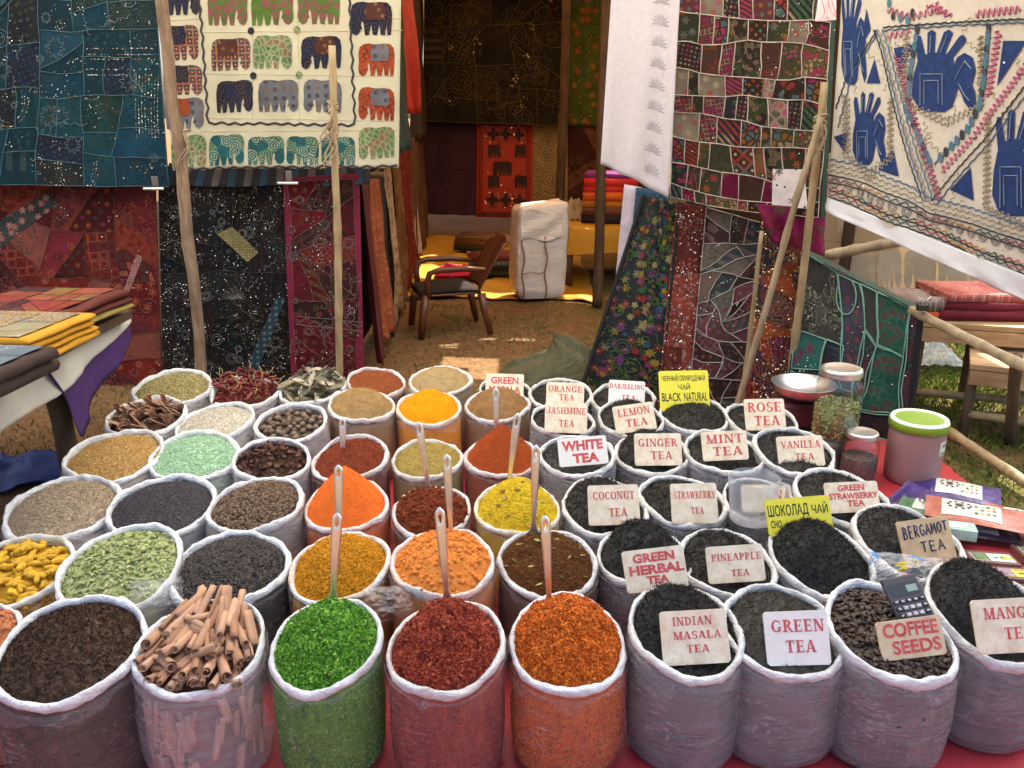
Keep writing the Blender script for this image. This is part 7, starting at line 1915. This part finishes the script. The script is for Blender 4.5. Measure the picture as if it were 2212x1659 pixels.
# seat faces local +x; seat pan
V = []; F = []
for i in range(13):
    for j in range(11):
        x = -.24 + .50 * i / 12; y = (j / 10 - .5) * (.44 + .04 * i / 12); V.append((x, y, SHt - .02 * math.sin(math.pi * j / 10) + (.015 if i > 10 else 0) - .03 * max(0, i - 11)))
for i in range(12):
    for j in range(10): a = i * 11 + j; F.append((a, a + 11, a + 12, a + 1))
s_ = mesh_obj('seat', V, F, m_chr, o, True); md = s_.modifiers.new('thickness', 'SOLIDIFY'); md.thickness = .02
MB().tube([(.24, -.23, SHt - .03), (.27, -.1, SHt - .045), (.275, .1, SHt - .045), (.24, .23, SHt - .03)], .03, 8, True, .6).build('seat_apron', m_chr, o, True)
# slatted back
V = []; F = []
for i in range(15):
    for j in range(11):
        t = i / 14; yy = (j / 10 - .5); wdt = .40 + .05 * math.sin(t * 3); z = SHt + .02 + t * .47 - .05 * (abs(yy) * 2) ** 3 * (t > .9)
        V.append((-.22 - .20 * t - .05 * t * t - .03 * math.cos(yy * 3), yy * wdt, z))
for i in range(14):
    for j in range(10):
        a = i * 11 + j; F.append((a, a + 1, a + 12, a + 11))
s_ = mesh_obj('backrest', V, F, m_chr, o, True); md = s_.modifiers.new('thickness', 'SOLIDIFY'); md.thickness = .018
for s in (-1, 1):
    MB().tube([(-.24, .225 * s, SHt - .02), (-.27, .23 * s, .2), (-.31, .25 * s, 0)], [.036, .03, .024], 8, True, .7).build('leg', m_chr, o, True)
    MB().tube([(.22, .235 * s, SHt), (.25, .24 * s, .2), (.27, .25 * s, 0)], [.036, .032, .028], 8, True, .8).build('leg', m_chr, o, True)
    MB().tube([(.20, .245 * s, SHt - .02), (.21, .26 * s, .52), (.19, .27 * s, .60), (.12, .275 * s, .625), (-.10, .27 * s, .625), (-.27, .24 * s, .60)], [.026, .025, .026, .028, .028, .022], 8, True, .7).build('armrest', m_chr, o, True)
V = []; F = []
for i in range(15):
    for j in range(13):
        u, v = i / 14 - .5, j / 12 - .5; V.append((u * .50 + .02, v * .46, .05 * (math.cos(u * 3.1) * math.cos(v * 3.1)) ** .4 * (1 + float(fbm(u * 6, v * 6, 3, 3)))))
for i in range(14):
    for j in range(12): a = i * 13 + j; F.append((a, a + 13, a + 14, a + 1))
s_ = mesh_obj('chair_cushion', V, F, plain('black_cushion', (.018, .012, .011), .9), None, True, loc=(c.x + .02, c.y, SHt * .82 + .010)); s_.scale = (.92, .92, .9); s_.rotation_euler = (0, 0, R_(196)); tag(s_, 'flat black cushion on the seat of the brown chair', 'cushion')
md = s_.modifiers.new('thickness', 'SOLIDIFY'); md.thickness = .02
# heap of packed textiles on the yellow sheet
c = onZ(1040, 600, .02)
folded('packed_textile', ['dark green textile at the bottom of the passage pile', 'black textile in the passage pile', 'teal and cream textile in the passage pile', 'maroon textile in the passage pile'], (c.x + .12, c.y + .2, .04), .5, .42, 4, .045, R_(10), [plain('pile_green', (.03, .045, .02), .9), plain('pile_black', (.02, .016, .014), .9), emb('pile_teal', (.07, .13, .11), [(.3, .25, .16), (.25, .06, .05)], 'lattice', 18), plain('pile_maroon', (.12, .025, .018), .85)], None, 'textiles piled in the passage', seed=9)
c = onZ(1030, 530, .1); folded('packed_textile', ['dark green textile under the plastic wrapped pack', 'brown textile under the plastic wrapped pack', 'plastic wrapped brown textile pack on the pile'], (c.x + .02, c.y + .1, .05), .5, .42, 3, .06, R_(-14), [plain('pile_green', (.03, .045, .02), .9), plain('pile_rust', (.16, .05, .025), .85), plain('pile_plastic', (.16, .09, .05), .18, .3, 10, .6, 20, .02, spec=.7)], None, 'textiles piled in the passage', seed=12)
o = crumple('pink_cloth', 'bright pink cloth dropped on the yellow sheet behind the chair', onZ(985, 590, .05), .42, .3, .09, plain('pink_bright', (.62, .02, .09), .8), 6, 22, cat='textile')
# grey green canvas bundle on the ground behind the tea bags
c = onZ(1185, 830, 0)
V = []; F = []; n = 40; m = 18
for j in range(m + 1):
    t = j / m
    for i in range(n):
        a = 6.283 * i / n; r = (1 - t ** 2.2) ** .6 if t < 1 else 0
        rx = .30 * r * (1 + float(fbm(math.cos(a) * 1.4 + 3, math.sin(a) * 1.4 + t, 8, 3)) * .6); V.append((rx * math.cos(a) * 1.05 + .02 * t, rx * math.sin(a) * .7, t * .27 * (1 + .25 * math.cos(a)) + abs(float(fbm(math.cos(a) * 2 + 1, math.sin(a) * 2 + t * 3, 4, 3))) * .16 - .03))
for j in range(m):
    for i in range(n): i2 = (i + 1) % n; F.append((j * n + i, j * n + i2, (j + 1) * n + i2, (j + 1) * n + i))
tag(mesh_obj('canvas_bundle', V, F, plain('canvas_olive', (.10, .095, .05), .7, .25, 5, .5, 14, .02), None, False, loc=(c.x, c.y, 0)), 'olive canvas bundle on the ground behind the orange tea', 'bundle')
# table with yellow cover and bright folded cloths, right of the passage
tp = onY(1282, 468, 8.4); TB = .58
o = thing('display_table', 'table covered with a yellow sheet beside the brown pole', 'table', (tp.x + .22, tp.y + .1, 0)); o.scale = (1, .8, TB / .77)
MB().box((0, 0, .74), (1.1, 1.5, .04)).build('table_top', m_dark, o)
for x, y in ((-.48, -.66), (.48, -.66), (-.48, .66), (.48, .66)): MB().tube([(x, y, 0), (x, y, .72)], .035, 8).build('leg', m_dark, o, True)
V = []; F = []; m = 48; per = []
for i in range(m):
    a = 6.283 * i / m; ca, sa = math.cos(a), math.sin(a); e = .25; per.append((math.copysign(abs(ca) ** e, ca) * .58, math.copysign(abs(sa) ** e, sa) * .78))
for j, (s_, z) in enumerate([(0, .775), (.6, .775), (.97, .77), (1.0, .75), (1.01, .62), (1.03, .45)]):
    for i, (x, y) in enumerate(per): V.append((x * s_ + .03 * math.sin(i * 1.3) * (j > 3), y * s_ + .03 * math.cos(i * 1.7) * (j > 3), z + .02 * math.sin(i * .9) * (j > 4)))
for j in range(5):
    for i in range(m): i2 = (i + 1) % m; F.append((j * m + i, j * m + i2, (j + 1) * m + i2, (j + 1) * m + i))
tag(mesh_obj('yellow_tablecloth', V, F, m_yt, None, True, loc=o.location), 'yellow sheet draped over the table beside the brown pole', 'tablecloth')
sc = [plain('pile_dark', (.03, .02, .02), .8), plain('pile_brown2', (.14, .05, .03), .8), plain('pile_orange', (.58, .20, .02), .8), plain('pile_orange2', (.62, .12, .02), .8), plain('pile_red', (.58, .03, .02), .75), plain('pile_red2', (.62, .035, .03), .75), plain('pile_purple', (.20, .03, .22), .8)]
bpy.data.objects['yellow_tablecloth'].scale = (1, .8, TB / .77)
c = onY(1314, 478, 8.35)
folded('folded_textile', ['dark cloth at the bottom of the bright pile', 'brown cloth low in the bright pile', 'golden orange cloth low in the bright pile', 'deep orange cloth in the middle of the pile', 'red cloth below the top of the pile', 'bright red cloth near the top of the pile', 'purple cloth on top of the bright pile'], (c.x + .02, c.y, TB + .012), .52, .5, 7, .062, R_(-12), sc, None, 'bright cloths piled on the yellow table', seed=15)
c = onY(1242, 462, 8.5); o = crumple('cream_bundle', 'small cream cloth bundle beside the bright pile', Vector((c.x, c.y, TB + .02)), .22, .22, .18, plain('cream_bundle', (.42, .34, .22), .85), 8, 16, cat='textile')

# ---------------------------------------------------------------- beyond the rail: tables with stacks, in the sun
m_plk = wood('plank_wood', (.26, .16, .08), (.46, .31, .17), 4, .7, (.12, 1, 1))
def bench(label, a, b, dpt, z, leg=True, seed=1):
    a = Vector(a); b = Vector(b); d = (b - a); L = d.length; ang = math.atan2(d.y, d.x)
    o = thing('plank_table', label, 'table', ((a.x + b.x) / 2, (a.y + b.y) / 2, 0), (0, 0, ang), group='plank tables beyond the rail')
    for q in range(3): MB().box((0, dpt * (q / 3) + dpt / 6, z), (L, dpt / 3 - .006, .028), bev=.003).build('plank', m_plk, o)
    MB().box((0, .02, z - .055), (L * .98, .03, .075), bev=.003).build('apron', m_plk, o)
    for x in (-.46, .46):
        for y in (.06, dpt - .06): MB().tube([(x * L, y, 0), (x * L, y, z - .03)], .024, 8).build('leg', m_leg, o, True)
    MB().tube([(-.46 * L, .06, .16), (.46 * L, .06, .16)], .022, 8).build('stretcher', m_bam2, o, True)
    return o
z1 = .55
a = onZ(1985, 700, z1); b = onZ(2330, 722, z1)
bench('pale plank table with glittering red stacks beyond the green quilt', a, b, .7, z1)
z2 = .42
a = onZ(2095, 792, z2); b = onZ(2420, 830, z2)
bench('lower plank table beside the bamboo rail', a, b, .9, z2)
gl = emb('glitter_red', (.34, .09, .08), [(.55, .35, .3), (.3, .05, .05)], 'squig', 30, .5); gl2 = emb('glitter_brown', (.16, .12, .11), [(.4, .35, .32), (.1, .08, .08)], 'squig', 30, .4)
c = onZ(2030, 690, z1 + .02); folded('folded_textile', ['orange cloth under the grey glittering one', 'grey glittering cloth on the pale plank table'], (c.x, c.y + .2, z1 + .018), .44, .4, 2, .05, R_(-4), [plain('pile_orange3', (.5, .10, .03), .8), gl2], None, 'cloths stacked beyond the rail', seed=21)
c = onZ(2140, 692, z1 + .02); folded('folded_textile', ['dark maroon cloth at the bottom of the glittering stack', 'maroon cloth in the middle of the glittering stack', 'pink glittering cloth on top of the maroon stack'], (c.x, c.y + .2, z1 + .018), .48, .42, 3, .045, R_(-4), [plain('pile_mar', (.14, .012, .025), .8), plain('pile_mar', (.14, .012, .025), .8), gl], None, 'cloths stacked beyond the rail', seed=23)
pole('table_leg_post', 'dark post carrying the bamboo rail over the sunlit grass', 'post', onZ(2180, 955, 0), onY(2196, 770, 3.55), .028, .026, m_leg, .003, seed=41)
crumple('plastic_film', 'crumpled clear plastic on the grass beside the green quilt', onZ(2015, 778, .02), .34, .26, .10, clear('loose_film2', (.93, .93, .93), .3, .12, .3), 15, 22, cat='plastic')
# black clips on the rail end
o = thing('binder_clip', 'black steel clip holding the quilt on the rail', 'clip', onY(1993, 664, 3.84))
MB().box((0, 0, 0), (.05, .03, .03), bev=.004).build('jaw', plain('clip_black', (.015, .015, .016), .35, spec=.5), o, True)
for s in (-1, 1): MB().tube([(.012 * s, 0, .01), (.016 * s, -.004, .04), (.028 * s, -.004, .052), (.034 * s, 0, .036), (.024 * s, 0, .012)], .0025, 5).build('wire_loop', m_clip, o, True)

# ---------------------------------------------------------------- grass and straw on the earth
def blades(name, label, N, box, hgt, cols, seed, dens=None, flat=.5, wid=.0022):
    rg = np.random.default_rng(seed); x = rg.uniform(box[0], box[1], N * 3); y = rg.uniform(box[2], box[3], N * 3)
    if dens is not None:
        keep = fbm(x * dens, y * dens, seed, 3) > rg.uniform(-.2, .22, N * 3); x, y = x[keep][:N], y[keep][:N]
    else: x, y = x[:N], y[:N]
    n = len(x); z = ground_z(x, y) - .004; a = rg.uniform(0, 6.283, n); h = hgt * rg.uniform(.4, 1.3, n); ln = h * rg.uniform(.2, 1.2, n) * flat * 2
    dx, dy = np.cos(a), np.sin(a); px_, py_ = -dy * wid, dx * wid
    V = np.stack([np.stack([x - px_, y - py_, z], 1), np.stack([x + px_, y + py_, z], 1), np.stack([x + dx * ln * .45 + px_ * .7, y + dy * ln * .45 + py_ * .7, z + h * .7], 1), np.stack([x + dx * ln, y + dy * ln, z + h], 1)], 1).reshape(-1, 3)
    F = (np.arange(n) * 4)[:, None] + np.array([[0, 1, 2, 3]]); t = np.repeat(rg.random(n), 4)
    return tag(mesh_obj(name, V, F, toned('m_' + name + str(seed), cols, .8, .2, bump=0), None, tone=t), label, 'grass', kind='stuff')
gc = [(.05, .075, .02), (.11, .15, .035), (.24, .22, .09)]
blades('grass', 'short grass growing beyond the red sheet and rail', 60000, (2.05, 4.4, 2.4, 7.0), .038, [(.06, .10, .02), (.13, .20, .035), (.26, .28, .08)], 3, .8)
blades('grass', 'thin grass on the earth under the side table', 4500, (-3.4, -1.2, 2.2, 4.9), .03, [mul(q, .6) for q in gc], 4, 1.6)  # colours darkened to paint in the shade by the table
blades('grass', 'sparse grass tufts around the chair in the passage', 1600, (-.9, .3, 4.2, 7.2), .035, gc, 5, 1.4)
blades('straw', 'dry straw scattered on the trodden earth of the passage', 5000, (-.8, 1.9, 4.2, 9.5), .010, [(.22, .14, .07), (.36, .25, .13), (.45, .34, .2)], 6, None, 2.6, .0024)

for o in bpy.data.objects:
    if 'plate_size' in o: del o['plate_size']
